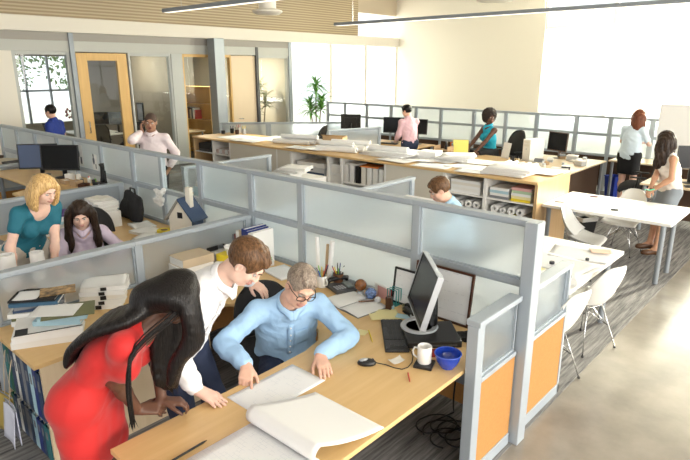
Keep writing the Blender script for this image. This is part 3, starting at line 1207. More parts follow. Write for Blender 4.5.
    # ---- hair
    def cap_hair(s, F, th=0.010, front=0.052, low=-0.045, side_low=-.02):
        h = s.hs
        ax = [-s.hl, s.hf, s.hu]
        F.ell(s.H(0, -0.018, 0.040), (vec(.077, .094, .087) + th) * h, ax, 0.01)
        # cut the face and the neck free
        F.ell(s.H(0, .125, -.030), vec(.072, .105, .096) * h, ax, .012, 'sub')
        F.plane(s.H(0, 0, low), -s.hu * 1.0 + s.hf * .30)

    def short_hair(s, material, th=0.012, low=-.03, quiff=0.0, amp=.003):
        F = Field(*s.bounds([s.hc], 0.17), min(s.vox, .006))
        s.cap_hair(F, th, low=low)
        if quiff:
            for x in (-.035, 0, .035):
                F.cap(s.H(x, .02, .115), s.H(x * .9, .085, .085), quiff * s.hs, quiff * .7 * s.hs, .02)
        # over-ear trim
        for sg in (-1, 1):
            F.ell(s.H(sg * .088, .012, -.012), vec(.03, .034, .034) * s.hs, [-s.hl, s.hf, s.hu], .008, 'sub')
        V = F.obj('hair', material, s.root, lambda V: amp * np.sin(140 * (V @ s.hl)) * np.sin(90 * (V @ s.hf)))
        return V

    def lock_hair(s, material, paths, cap=True, th=.014, k=.012, amp=.002, name='hair', low=-.06, vox=None, pad=.10):
        """skull cap plus locks; every lock is (points, radii) in world coordinates"""
        pts = [s.hc]
        for p, r in paths:
            pts += [np.array(q, float) for q in p]
        F = Field(*s.bounds(pts, pad), vox or s.vox)
        if cap:
            s.cap_hair(F, th, low=low)
        for p, r in paths:
            p = [np.array(q, float) for q in p]
            # smooth the path
            n = len(p)
            for a in range(n - 1):
                p0, p1, p2, p3 = p[max(a - 1, 0)], p[a], p[a + 1], p[min(a + 2, n - 1)]
                prev, pr = p1, r[a]
                for q in range(1, 5):
                    t = q / 4
                    x = .5 * (2 * p1 + (p2 - p0) * t + (2 * p0 - 5 * p1 + 4 * p2 - p3) * t * t + (3 * p1 - p0 - 3 * p2 + p3) * t ** 3)
                    rr = r[a] + (r[a + 1] - r[a]) * t
                    F.cap(prev, x, pr, rr, k)
                    prev, pr = x, rr
        F.plane(vec(0, 0, -0.5), vec(0, 0, -1))
        return F.obj(name, material, s.root, (lambda V: amp * (np.sin(170 * (V @ s.hl) + 3 * np.sin(9 * V[:, 2])) + .6 * np.sin(260 * (V @ unit(s.hl + s.hf))))) if amp else None, None, 1)


def strands(p, paths, material, n, r, jit, seed, name='hair_strands'):
    """fine loose strands following the locks"""
    q = random.Random(seed)
    m = MB()
    for k in range(n):
        pts, rad = paths[q.randrange(len(paths))]
        pts = [np.array(a, float) for a in pts]
        ang = q.uniform(0, 2 * PI)
        o = (p.hl * math.cos(ang) + p.hf * math.sin(ang) + p.hu * .3 * math.sin(ang * 2))
        out = []
        for i in range(len(pts) - 1):
            p0, p1, p2, p3 = pts[max(i - 1, 0)], pts[i], pts[i + 1], pts[min(i + 2, len(pts) - 1)]
            for e in range(4):
                t = e / 4
                x = .5 * (2 * p1 + (p2 - p0) * t + (2 * p0 - 5 * p1 + 4 * p2 - p3) * t * t + (3 * p1 - p0 - 3 * p2 + p3) * t ** 3)
                rr = rad[i] + (rad[i + 1] - rad[i]) * t
                out.append(x + o * (rr + jit))
        out.append(pts[-1] + o * .02 * q.random())
        m.tube([tuple(a) for a in out], [r] * (len(out) - 1) + [r * .2], 5)
    return build(m, name, material, p.root, True)


EYEW = mat('eye_white', (0.50, 0.46, 0.43), 0.3)
EYED = mat('eye_dark', (0.02, 0.012, 0.008), 0.15)
SKIN_L = mat('skin_light', (0.72, 0.44, 0.33), 0.5, spec=0.35, sss=0.12, var=0.06, vscale=25)
SKIN_F = mat('skin_fair', (0.78, 0.52, 0.42), 0.5, spec=0.35, sss=0.12, var=0.05, vscale=25)
SKIN_T = mat('skin_tan', (0.56, 0.31, 0.20), 0.5, spec=0.35, sss=0.1, var=0.06, vscale=25)
SKIN_B = mat('skin_brown', (0.125, 0.058, 0.036), 0.42, spec=0.4, sss=0.05, var=0.08, vscale=25)
SKIN_M = mat('skin_mid_brown', (0.38, 0.20, 0.125), 0.42, spec=0.4, sss=0.05, var=0.08, vscale=25)
LIPS = mat('lips', (0.56, 0.27, 0.22), 0.45)
LIPS_D = mat('lips_dark', (0.20, 0.06, 0.055), 0.4)
H_BLACK = hair_mat('hair_black', (0.004, 0.003, 0.003), (0.015, 0.012, 0.011), rough=.33)
H_DARK = hair_mat('hair_dark_brown', (0.010, 0.006, 0.004), (0.050, 0.028, 0.018), rough=.36)
H_BROWN = hair_mat('hair_brown', (0.055, 0.026, 0.011), (0.19, 0.095, 0.042), (90, 90, 40))
H_GREY = hair_mat('hair_grey', (0.16, 0.12, 0.09), (0.40, 0.33, 0.27), (120, 120, 60))
H_BLONDE = hair_mat('hair_blonde', (0.36, 0.20, 0.065), (0.80, 0.55, 0.25), (140, 140, 12))
H_AUBURN = hair_mat('hair_auburn', (0.075, 0.020, 0.008), (0.24, 0.075, 0.032), (140, 140, 8))
H_CURL = mat('hair_curly_dark', (0.022, 0.013, 0.009), 0.7, bump=1.0, bscale=90, var=.5, vscale=80)
H_STUBBLE = mat('hair_cropped', (0.07, 0.042, 0.030), 0.75, bump=.4, bscale=200)

# ------------------------------------------------------------------ the room
struct('floor', MB().bx(-13.6, 7, -5, 17.6, -0.12, 0.0), CONCRETE)
struct('floor_carpet', MB().bx(-12.98, -1.335, -4, 12.8, 0.0, 0.006), CARPET)
struct('floor_office', MB().bx(-18.2, -13.6, 0, 17.6, -0.12, 0.0), CARPET)
struct('ceiling', MB().bx(-13.3, 7, -5, 17.9, 4.85, 5.0), mat('white_ceiling_paint', (.82, .80, .75), .9))

# back wall: plain cream part, then tall windows with roller shades
mb = MB()
mb.bx(-13.2, -7.5, 17.3, 17.5, 0, 4.85)
mb.bx(-7.5, 7.0, 17.3, 17.5, 0, 0.35).bx(-7.5, 7.0, 17.3, 17.5, 4.7, 4.85)
struct('wall_back', mb, CREAMWALL)
wx = [-7.5, -5.55, -3.6, -1.65, 0.3, 2.25, 4.2, 6.15]
for i in range(7):
    a, b = wx[i], wx[i + 1]
    mb = MB()
    mb.bx(a, a + .05, 17.34, 17.46, .35, 4.7).bx(b - .05, b, 17.34, 17.46, .35, 4.7)
    mb.bx(a + .05, b - .05, 17.34, 17.46, .35, .41).bx(a + .05, b - .05, 17.34, 17.46, 3.55, 3.61).bx(a + .05, b - .05, 17.34, 17.46, 4.64, 4.7)
    w = struct('window_%d' % (i + 1), mb, BEAMW)
    build(MB().bx(a + .05, b - .05, 17.395, 17.405, .41, 3.55).bx(a + .05, b - .05, 17.395, 17.405, 3.61, 4.64), 'glazing', GLASS, w)
    build(MB().bx(a + .02, b - .02, 17.27, 17.275, 1.15, 3.5), 'roller_shade', SHADE, w)
# right wall, out of frame, with tall windows (they show in the office glass)
mb = MB()
mb.bx(7.0, 7.2, -5, 17.5, 0, .6).bx(7.0, 7.2, -5, 17.5, 4.2, 4.85)
for y in (-5, -.5, 4.0, 8.5, 13, 17.1):
    mb.bx(7.0, 7.2, y, y + .4, .6, 4.2)
struct('wall_right', mb, CREAMWALL)
for i, y in enumerate((-4.6, -.1, 4.4, 8.9, 13.4)):
    mb = MB()
    y1 = y + 4.1 if i < 4 else 17.1
    n = 3
    for j in range(n + 1):
        q = y + (y1 - y) * j / n
        mb.bx(7.07, 7.13, q - .03, q + .03, .6, 4.2)
    mb.bx(7.07, 7.13, y, y1, 2.5, 2.56)
    struct('window_%d' % (i + 8), mb, ALUD)

struct('wall_rear_unseen', MB().bx(-13.2, -5.0, -5.2, -5.0, 0, 4.85).bx(-5.0, 7.0, -5.2, -5.0, 0, .9).bx(-5.0, 7.0, -5.2, -5.0, 4.0, 4.85).bx(-1.2, -.8, -5.2, -5.0, .9, 4.0).bx(2.8, 3.2, -5.2, -5.0, .9, 4.0), mat('rear_wall_paint', (0.45, 0.42, 0.37), .8))  # unseen wall added to cut fill light from behind the camera; openings admit some

# left side: glazed offices under a pale beam, ribbed cladding above
struct('trim_1', MB().bx(-13.22, -12.9, -1, 17.3, 3.15, 3.45), BEAMW, bev=.01)
struct('wall_left_cladding', MB().bx(-13.2, -13.05, -1, 15.2, 3.45, 4.85), SLATS)
struct('wall_left_end', MB().bx(-13.2, -13.05, 15.2, 17.3, 4.2, 4.85), BEIGEWALL)
struct('trim_2', MB().bx(-13.14, -12.98, -1, 12.0, 2.76, 2.98), mat('grey_green_header', (0.46, 0.47, 0.44), .5), bev=.006)
struct('trim_3', MB().bx(-13.14, -12.98, -1, 12.0, 2.98, 3.15), mat('soffit_grey', (0.33, 0.31, 0.28), .6))
GREYFR = mat('grey_green_frame', (0.47, 0.49, 0.47), .5)
struct('wall_left', MB().bx(-13.14, -12.98, -1, 4.40, 0, 2.76), BEAMW)


def glazed(n, y0, y1, fr, z1=2.76, stile=.07):
    m_ = MB().bx(-13.12, -13.0, y0, y0 + stile, 0, z1).bx(-13.12, -13.0, y1 - stile, y1, 0, z1)
    m_.bx(-13.12, -13.0, y0 + stile, y1 - stile, 0, .10).bx(-13.12, -13.0, y0 + stile, y1 - stile, z1 - .07, z1)
    w_ = struct(n, m_, fr, bev=.004)
    build(MB().bx(-13.065, -13.055, y0 + stile, y1 - stile, .10, z1 - .07), 'glazing', GLASS, w_)
    return w_


w = glazed('window_13', 4.40, 5.56, GREYFR)
m_ = MB().bx(-13.14, -12.94, 5.56, 5.66, 0, 3.15)
struct('trim_4', m_, ALUD, bev=.006)
# sliding maple door
d = MB().bx(-13.10, -13.02, 5.70, 5.94, 0, 2.74).bx(-13.10, -13.02, 6.63, 6.87, 0, 2.74).bx(-13.10, -13.02, 5.94, 6.63, 2.58, 2.74).bx(-13.10, -13.02, 5.94, 6.63, 0, .30)
d = struct('door_1', d, OAK, bev=.004)
build(MB().bx(-13.065, -13.055, 5.94, 6.63, .30, 2.58), 'door_glass', GLASS, d)
h = MB().tube([(-13.0, 5.80, 1.0), (-12.95, 5.80, 1.0), (-12.95, 5.80, 1.25), (-13.0, 5.80, 1.25)], .012, 8)
build(h, 'door_handle', CHROME, d, True)
glazed('window_14', 6.90, 8.02, GREYFR, stile=.05)
struct('trim_5', MB().bx(-13.14, -12.98, 8.02, 8.34, 0, 2.76), GREYFR, bev=.006)
glazed('window_15', 8.34, 9.86, OAK, stile=.05)
# square grey column standing before the glass
struct('wall_column', MB().bx(-12.86, -12.55, 9.02, 9.33, 0, 3.15), ALUD, bev=.01)
d = MB().bx(-13.10, -13.02, 9.88, 9.98, 0, 2.74).bx(-13.10, -13.02, 10.64, 10.70, 0, 2.74).bx(-13.10, -13.02, 9.98, 10.64, 2.66, 2.74).bx(-13.09, -13.03, 9.98, 10.64, 0, 2.66)
d = struct('door_2', d, mat('pale_door_leaf', (0.72, 0.58, 0.40), .5), bev=.004)
build(MB().tube([(-13.0, 10.05, 1.05), (-12.95, 10.05, 1.05), (-12.95, 10.16, 1.05)], .012, 8), 'door_handle', CHROME, d, True)
struct('trim_6', MB().bx(-13.12, -12.96, 10.70, 10.79, 0, 2.98), mat('black_mullion', (0.03, 0.03, 0.035), .4))
w = glazed('window_16', 10.79, 11.95, GREYFR, stile=.04)
struct('trim_7', MB().bx(-13.12, -12.96, 11.95, 12.06, 0, 3.15), ALUD)
# tall end windows of the left wall
for i in range(3):
    a, b = 12.06 + i * 1.75, 12.06 + (i + 1) * 1.75
    mb = MB().bx(-13.1, -13.0, a, a + .05, 0, 3.15).bx(-13.1, -13.0, b - .05, b, 0, 3.15).bx(-13.1, -13.0, a, b, 0, .08)
    w = struct('window_%d' % (17 + i), mb, BEAMW)
    build(MB().bx(-13.055, -13.045, a + .05, b - .05, .08, 3.15), 'glazing', GLASS, w)
# the offices behind the glass
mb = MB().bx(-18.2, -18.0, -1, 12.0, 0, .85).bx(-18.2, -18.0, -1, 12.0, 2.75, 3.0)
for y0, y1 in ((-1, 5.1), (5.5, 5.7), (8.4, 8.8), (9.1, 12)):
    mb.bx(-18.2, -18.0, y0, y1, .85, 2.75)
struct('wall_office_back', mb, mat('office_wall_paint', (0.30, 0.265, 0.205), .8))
mb = MB().bx(-18.06, -18.12, 5.7, 8.4, 1.75, 1.81)
for q in range(5):
    y = 5.73 + q * .66
    mb.bx(-18.06, -18.12, y - .03, y + .03, .85, 2.75)
w = struct('window_20', mb, ALUD)
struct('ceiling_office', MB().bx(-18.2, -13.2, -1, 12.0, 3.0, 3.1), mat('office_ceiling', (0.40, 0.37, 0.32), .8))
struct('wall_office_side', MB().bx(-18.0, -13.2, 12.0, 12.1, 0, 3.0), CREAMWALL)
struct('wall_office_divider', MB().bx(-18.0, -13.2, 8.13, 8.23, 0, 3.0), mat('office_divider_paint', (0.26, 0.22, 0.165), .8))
struct('ground_outside', MB().bx(-40, -18.2, -20, 30, -.3, -.12), mat('pale_paving', (0.55, 0.55, 0.50), .9, var=.1, vscale=3))

# fixtures of the ceiling
for i, (y, z, x0, x1, lb) in enumerate(((5.45, 3.3, -8.9, -1.5, 'near slim grey linear pendant light at the top edge above the phone caller'),
                                         (9.55, 3.3, -8.85, 0.5, 'long slim grey linear pendant light in front of the cream wall'))):
    t = thing('pendant_light', lb, 'lamp', ((x0 + x1) / 2, y, z))
    L = x1 - x0
    build(MB().bx(-L / 2, L / 2, -.055, .055, 0, .06), 'housing', ALUD, t, bev=.008)
    build(MB().bx(-L / 2 + .05, L / 2 - .05, -.04, .04, -.006, .0), 'diffuser', mat('lamp_diffuser', (.8, .78, .72), .5, emit=(1, .92, .78), estr=.6), t)
    for sx in (-1, 0, 1):
        build(MB().cyl((sx * (L / 2 - .5), 0, .06), (sx * (L / 2 - .5), 0, 4.85 - z), .004, n=6), 'suspension_cable', CHROME, t)
for (x, y, z, r, lb) in ((-7.95, 6.86, 3.3, .26, 'round pale air diffuser on a ceiling duct left of the long pendant light'),
                         (-4.07, 7.65, 3.3, .29, 'round white dish lamp at the top edge right of the middle')):
    t = thing('ceiling_fixture', lb, 'ceiling fixture', (x, y, z))
    build(MB().lathe([(.02, .0), (r * .8, .01), (r, .05), (r * .98, .07), (.16, .10)]), 'dish', BEAMW, t, 40)
    build(MB().cyl((0, 0, .09), (0, 0, 4.85 - z), .15, n=24), 'duct', BEAMW, t, 40)
for (y, yy, lb) in ((6.9, 7.6, 'bright ceiling strip light in the glazed office above the maple door'), (9.9, 10.6, 'bright ceiling strip light in the office behind the grey column')):
    t = thing('strip_light', lb, 'lamp', (-14.5, (y + yy) / 2, 2.94))
    build(MB().bx(-.09, .09, -.45, .45, .01, .06), 'housing', BEAMW, t)
    build(MB().bx(-.08, .08, -.43, .43, 0, .012), 'diffuser', mat('strip_diffuser', (.9, .9, .85), .5, emit=(1, .95, .85), estr=5.0), t)
    lo = light('strip_lamp', 'AREA', (-14.5, (y + yy) / 2, 2.93), (0, 0, 0), 14 if y < 8 else 60, (1.0, 0.88, 0.68), .16, .86)


# ------------------------------------------------------------------ low partitions
def partition(label, x0, y0, x1, y1, h, rows, posts=(1, 1), th=.06, pw=.06, z0=0.0, group=None, name='partition_panel', topw=.075):
    """one screen module: frame rails, posts and its panes; rows are (z0, z1, material, name)"""
    L = math.hypot(x1 - x0, y1 - y0)
    t = thing(name, label, 'partition', (x0, y0, 0), math.atan2(y1 - y0, x1 - x0), group)
    a = pw if posts[0] else 0
    b = L - pw if posts[1] else L
    build(MB().bx(0, L, -topw / 2, topw / 2, h - .035, h), 'top_rail', ALU, t, bev=.005)
    if posts[0]:
        build(MB().bx(0, pw, -th / 2, th / 2, z0 + .0, h - .035), 'post', ALU, t, bev=.004)
    if posts[1]:
        build(MB().bx(L - pw, L, -th / 2, th / 2, z0, h - .035), 'post', ALU, t, bev=.004)
    last = None
    for (p, q, m, nm) in rows:
        if last is not None and p - last > .005:
            build(MB().bx(a, b, -th / 2, th / 2, last, p), 'rail', ALU, t, bev=.003)
        last = q
        if m is None:
            continue
        tk = .008 if m in (FROST, GLASS) else th * .8
        build(MB().bx(a, b, -tk / 2, tk / 2, p, q), nm, m, t)
        if m is FROST:
            e = .012
            fr = MB().bx(a, b, -.016, .016, p, p + e).bx(a, b, -.016, .016, q - e, q)
            fr.bx(a, a + e, -.016, .016, p + e, q - e).bx(b - e, b, -.016, .016, p + e, q - e)
            build(fr, 'pane_bead', ALU, t)
    return t


G, FB = 'frosted_pane', 'fabric_panel'
SPINE = [(.10, .72, FABRIC, FB), (.76, 1.10, FROST, G), (1.14, 1.495, FROST, G)]
xs = [-10.60, -9.88, -9.15, -8.36, -7.78, -7.04, -6.26, -5.63, -4.90, -4.09, -3.43, -2.24]
lab = ['frosted partition module at the left edge behind the far desks', 'frosted partition module behind the cardboard box',
       'frosted partition module behind the left half of the dark monitors', 'frosted partition module above the right dark monitor',
       'frosted partition module with pinned photos behind the far desk', 'frosted partition module beside the black desk phone',
       'frosted partition module left of the clear opening', 'partition module with a clear see-through pane by the phone caller',
       'frosted partition module behind the toy house', 'narrow frosted partition module behind the row of binders', 'widest frosted partition module behind the pens and phone',
       'frosted partition module with speckled blue pane behind the monitor']
for i in range(len(xs)):
    a = xs[i]
    b = xs[i + 1] if i + 1 < len(xs) else -1.385
    rows = SPINE
    if i == 7:
        rows = [(.10, .72, FABRIC, FB), (.76, 1.10, FROST, G), (1.14, 1.495, GLASS, 'clear_pane')]
    partition(lab[i], a, 3.24, b, 3.24, 1.53, rows, posts=(1, 0), th=.055, group='tall spine screens')
one(MB().bx(-.042, .042, -.055, .055, 0, 1.53), 'partition_post', ALU, 'tall silver end post of the frosted partition by the aisle', 'post', (-1.345, 3.22, 0), bev=.006)
LOWEND = [(.09, .66, FABRIC, FB), (.69, 1.03, FROST, G)]
t1 = partition('low aisle screen with orange panel beside the blue bowl', -1.392, 2.62, -1.392, 3.145, 1.07, LOWEND, posts=(1, 0), th=.07, pw=.08, topw=.09)
t2 = partition('low aisle screen with orange panel beyond the tall end post', -1.392, 3.295, -1.392, 3.98, 1.07, LOWEND, posts=(0, 1), th=.07, pw=.03, topw=.09)
for t_, L in ((t1, .525), (t2, .685)):
    build(MB().bx(0, L, -.035, .035, .006, .09), 'kick_plate', ALU, t_, bev=.003)
CUB = [(.10, .72, FABRIC, FB), (.75, 1.075, FROST, G)]
partition('low frosted screen between the women\'s cubicle and the document stacks, near half', -4.09, 1.0, -4.09, 2.05, 1.11, CUB, posts=(1, 0), topw=.085, group='cubicle divider screens')
partition('low frosted screen behind the beige book stack and binders', -4.09, 2.05, -4.09, 3.21, 1.11, CUB, posts=(1, 1), topw=.085, group='cubicle divider screens')
partition('low silver screen behind the two women with paper stacks before it', -6.50, 1.3, -6.50, 3.21, 1.10, [(.10, .72, GREYFAB, FB), (.75, 1.065, GREYFAB, FB)], posts=(1, 1), topw=.085)
partition('low screen at the far left edge beyond the monitors', -8.95, 1.6, -8.95, 3.21, 1.10, [(.10, .72, FABRIC, FB), (.75, 1.065, FROST, G)], posts=(1, 1))
partition('low frosted screen left of the man in light blue at his desk', -4.09, 3.30, -4.09, 5.85, 1.10, CUB, posts=(1, 1), topw=.09)
partition('low frosted screen end by the phone caller and the magazine racks', -6.9, 4.3, -6.9, 5.9, 1.10, CUB, posts=(1, 1), topw=.085)
partition('frosted screen in front of the wood door below the grey mullion', -10.4, 4.5, -8.8, 4.5, 1.16, CUB, posts=(1, 1), topw=.085)
# beyond the counter
partition('small frosted screen standing behind the cardboard box on the long counter', -8.05, 8.45, -7.72, 9.75, 1.20, [(.1, .75, FABRIC, FB), (.78, 1.16, FROST, G)], posts=(1, 1), topw=.07)
partition('frosted screen right of the indoor plant', -11.6, 9.9, -10.15, 11.4, 1.05, [(.1, .6, FABRIC, FB), (.62, 1.01, FROST, G)], posts=(1, 1), topw=.06)
partition('frosted screen left of the black mesh chair', -12.5, 9.0, -11.6, 9.9, 1.05, [(.1, .6, FABRIC, FB), (.62, 1.01, FROST, G)], posts=(1, 1), topw=.06)
PB = [(.10, .70, BROWN, 'modesty_panel'), (.74, 1.12, FROST, G), (1.15, 1.46, FROST, G)]
bx_ = [-11.46, -10.80, -10.0, -9.18, -8.39, -7.65, -6.75, -5.95, -5.23, -4.38, -3.71, -2.95, -2.2]
for i in range(12):
    pl = ['under the bright end window', 'second from the bright end window', 'behind the thin dark monitor', 'left of the man in pink', 'behind the monitor beside the man in pink', 'right of the man in pink',
          'left of the woman in turquoise', 'behind the woman in turquoise', 'right of the woman in turquoise', 'behind the white computer tower', 'left of the standing woman', 'behind the standing woman'][i]
    partition('back row framed screen ' + pl, bx_[i], 12.0, bx_[i + 1], 12.0, 1.50, PB, posts=(1, 1 if i == 11 else 0), group='back row screens', pw=.07)

# ------------------------------------------------------------------ desks, counter, chairs
def rounded(pts, rad=.0):
    return pts


# near U-shaped desk
t = thing('desk', 'large maple cubicle desk with the drawings in the foreground', 'desk', (-2.7, 2.0, 0))
outer = [(-1.44, .93), (-1.44, 3.20), (-4.05, 3.20), (-4.05, .985), (-3.33, .985)]
inner = []
for q in range(13):                                # swept inner edge
    a = PI * q / 12
    pass
inner += [(-3.33, 2.12), (-3.24, 2.32), (-3.05, 2.44), (-2.9, 2.5), (-2.62, 2.5), (-2.44, 2.45), (-2.33, 2.34), (-2.29, 2.18), (-2.28, 1.9), (-2.28, .93)]
poly = [(x + 2.7, y - 2.0) for x, y in outer + inner]
mb = MB()
mb.prism(poly, .715, .742)
build(mb, 'worktop', MAPLE, t, bev=.003)
build(MB().bx(-1.35, -1.33, -.97, .18, .006, .715), 'end_panel', PALEWOOD, t)
build(MB().bx(-1.33, -.65, .18, .21, .006, .715), 'back_panel', PALEWOOD, t)
build(MB().bx(-.65, -.63, -.98, .18, .006, .715), 'side_panel', PALEWOOD, t)
build(MB().bx(-1.33, -.65, -.97, .18, .30, .32), 'shelf', PALEWOOD, t)
build(MB().bx(-1.33, -.65, -.97, .18, .02, .04), 'shelf', PALEWOOD, t)
for x, y in ((1.15, -.95), (.5, -.95), (1.12, 1.1), (.1, 1.14)):
    build(MB().cyl((x, y, .006), (x, y, .715), .028, n=16), 'leg', ALUD, t, 40)
# cable tray and floor power box below the desk
one(MB().bx(-.16, .16, -.05, .05, 0, .12).bx(-.05, .05, -.055, -.05, .03, .09), 'floor_power_box', ALUD, 'grey power box under the desk beside the orange screen', 'power box', (-1.75, 3.05, .40), bev=.006)
for k, (x0, y0) in enumerate(((-1.66, 3.12), (-1.58, 3.06), (-1.74, 3.10))):
    pts = []
    for q in range(41):
        a = q / 40
        if a < .4:
            pts.append((x0 + .02 * math.sin(a * 12), y0 - .05 * math.sin(a * 9), .70 - a / .4 * (.66)))
        else:
            b = (a - .4) / .6
            pts.append((x0 - .10 * b - .11 * math.sin(b * 9 + k), y0 - .1 + .12 * math.cos(b * 9 + k) - .1 * b, .022 + .012 * k + .02 * abs(math.sin(b * 5))))
    one(MB().tube(pts, .006, 6), 'power_cable', BLACK, ['thick black cable looping on the carpet under the desk', 'black cable hanging nearest the orange screen under the desk', 'black cable curling behind the other cables under the desk'][k], 'cable', group='cables under the desk', smooth=True)

# desk of the two women
t = thing('desk', 'maple corner desk in the cubicle of the two women', 'desk', (-5.2, 2.3, 0))
poly = [(1.06, -1.3), (1.06, .9), (-1.25, .9), (-1.25, -1.1), (-.62, -1.1), (-.62, .05), (-.5, .18), (.3, .18), (.42, .06), (.42, -1.3)]
build(MB().prism(poly, .715, .742), 'worktop', MAPLE, t, bev=.003)
for x, y in ((1.0, -1.2), (.5, -1.2), (-1.2, -1.0), (-.7, -1.0), (-1.2, .8)):
    build(MB().cyl((x, y, .006), (x, y, .715), .028, n=12), 'leg', ALUD, t, 40)
# desk with the monitors
t = thing('desk', 'high maple desk under the pair of dark monitors', 'desk', (-7.7, 2.4, 0))
build(MB().prism([(1.13, -.2), (1.13, .8), (-1.2, .8), (-1.2, .1), (.4, .1), (.55, -.2)], 1.003, 1.03), 'worktop', MAPLE, t, bev=.003)
for x, y in ((1.05, -.1), (-1.1, .2), (-1.1, .7), (1.05, .7)):
    build(MB().cyl((x, y, .006), (x, y, 1.003), .028, n=12), 'leg', ALUD, t, 40)
# desk beyond the monitors
t = thing('desk', 'maple desk at the far left edge behind a low screen', 'desk', (-9.9, 2.6, 0))
build(MB().bx(-.8, .9, -.6, .6, .715, .742), 'worktop', MAPLE, t, bev=.003)
for x, y in ((.8, -.5), (-.7, -.5), (-.7, .5), (.8, .5)):
    build(MB().cyl((x, y, .006), (x, y, .715), .028, n=12), 'leg', ALUD, t, 40)

# white desk beyond the aisle end, with loose papers
t = thing('desk', 'white desk covered with papers beyond the tall end post', 'desk', (-1.95, 4.5, 0))
build(MB().prism([(.50, -1.15), (.50, 1.12), (-.35, 1.12), (-.35, -.4), (-1.35, -.4), (-1.35, 1.2), (-2.05, 1.2), (-2.05, -1.15)], .70, .735), 'worktop', WHITE, t, bev=.003)
for x, y in ((.40, 1.0), (-.28, 1.0), (.4, -1.0), (-1.95, -1.0), (-1.45, 1.1), (-1.95, 1.1)):
    build(MB().cyl((x, y, .006), (x, y, .70), .028, n=16), 'leg', ALUD, t, 40)
# white table against the counter end
t = thing('table', 'long white table with grey legs against the counter end', 'table', (-2.105, 7.5, 0))
build(MB().bx(-.75, .75, -.52, .52, .70, .737), 'tabletop', WHITE, t, bev=.004)
for x, y in ((.67, -.5), (.67, .0), (-.68, -.45), (-.68, .45)):
    build(MB().cyl((x, y, .006 if x < 0 else .0), (x, y, .70), .03, n=16), 'leg', ALUD, t, 40)

# long storage counter
t = thing('storage_counter', 'long maple topped storage counter with open shelves across the middle of the room', 'counter', (-6.65, 7.35, 0))
CW = 3.79
build(MB().bx(-CW, CW, -.55, .55, 1.005, 1.04), 'worktop', MAPLE_X, t, bev=.004)
build(MB().bx(CW - .04, CW, -.53, .53, .006, 1.005), 'end_panel', MAPLE_V, t)
build(MB().bx(-CW, -CW + .04, -.53, .53, .006, 1.005), 'end_panel', MAPLE_V, t)
build(MB().bx(-CW + .04, CW - .04, .10, .12, .006, 1.005), 'back_panel', CREAM, t)
build(MB().bx(-CW + .04, CW - .04, -.53, .10, .006, .08), 'plinth', CREAM, t)
ups = [-3.12, -2.55, -1.15, -.78, .13, .43, 1.35, 2.41, 3.05]
for u in ups:
    build(MB().bx(u - .02, u + .02, -.52, .10, .08, 1.005), 'upright', WHITE, t)
for a, b in ((-2.55, -1.15), (-1.15, -.78), (1.35, 2.41)):
    build(MB().bx(a + .02, b - .02, -.52, -.50, .08, 1.005), 'front_panel', CREAM, t)
for a, b, zs in ((-CW + .04, -3.14, (.40, .72)), (-3.10, -2.57, (.40, .72)), (-.76, .11, (.30, .62)), (.15, .41, (.40,)), (.45, 1.33, (.30, .60)), (2.43, 3.03, (.40, .72)), (3.07, CW - .04, (.40, .72))):
    for z in zs:
        build(MB().bx(a, b, -.51, .10, z, z + .02), 'shelf', WHITE, t)
COUNTER = (-6.65, 7.35)

# desks beyond the counter
def plain_desk(label, x0, x1, y0, y1, legs=True, m=PALEWOOD, modesty=None, top=.74):
    t_ = thing('desk', label, 'desk', ((x0 + x1) / 2, (y0 + y1) / 2, 0))
    a, b = (x1 - x0) / 2, (y1 - y0) / 2
    build(MB().bx(-a, a, -b, b, top - .028, top), 'worktop', m, t_, bev=.003)
    for sx in (-1, 1):
        for sy in (-1, 1):
            build(MB().cyl((sx * (a - .06), sy * (b - .06), .006), (sx * (a - .06), sy * (b - .06), top - .028), .028, n=10), 'leg', ALUD, t_, 40)
    if modesty:
        build(MB().bx(*modesty, .10, top - .03), 'modesty_panel', BROWN, t_)
    return t_


plain_desk('pale wood desk between the man in pink and the counter', -9.6, -7.1, 10.3, 11.0, m=MAPLE_X)
plain_desk('pale wood desk in front of the woman in turquoise', -6.3, -4.75, 9.55, 10.35, m=MAPLE_X)
plain_desk('cluttered pale wood desk running back from the counter end', -4.7, -3.42, 8.05, 11.2, m=PALEWOOD, modesty=(.52, .54, -.2, 1.5))
plain_desk('long pale wood desk along the back row of screens', -3.42, -2.0, 11.3, 11.95, m=PALEWOOD, modesty=(-.68, .68, .28, .30))
plain_desk('pale wood desk at the right edge behind the seated-looking woman', -2.32, -.6, 9.3, 10.1, m=PALEWOOD, modesty=(-.7, .8, .3, .32))


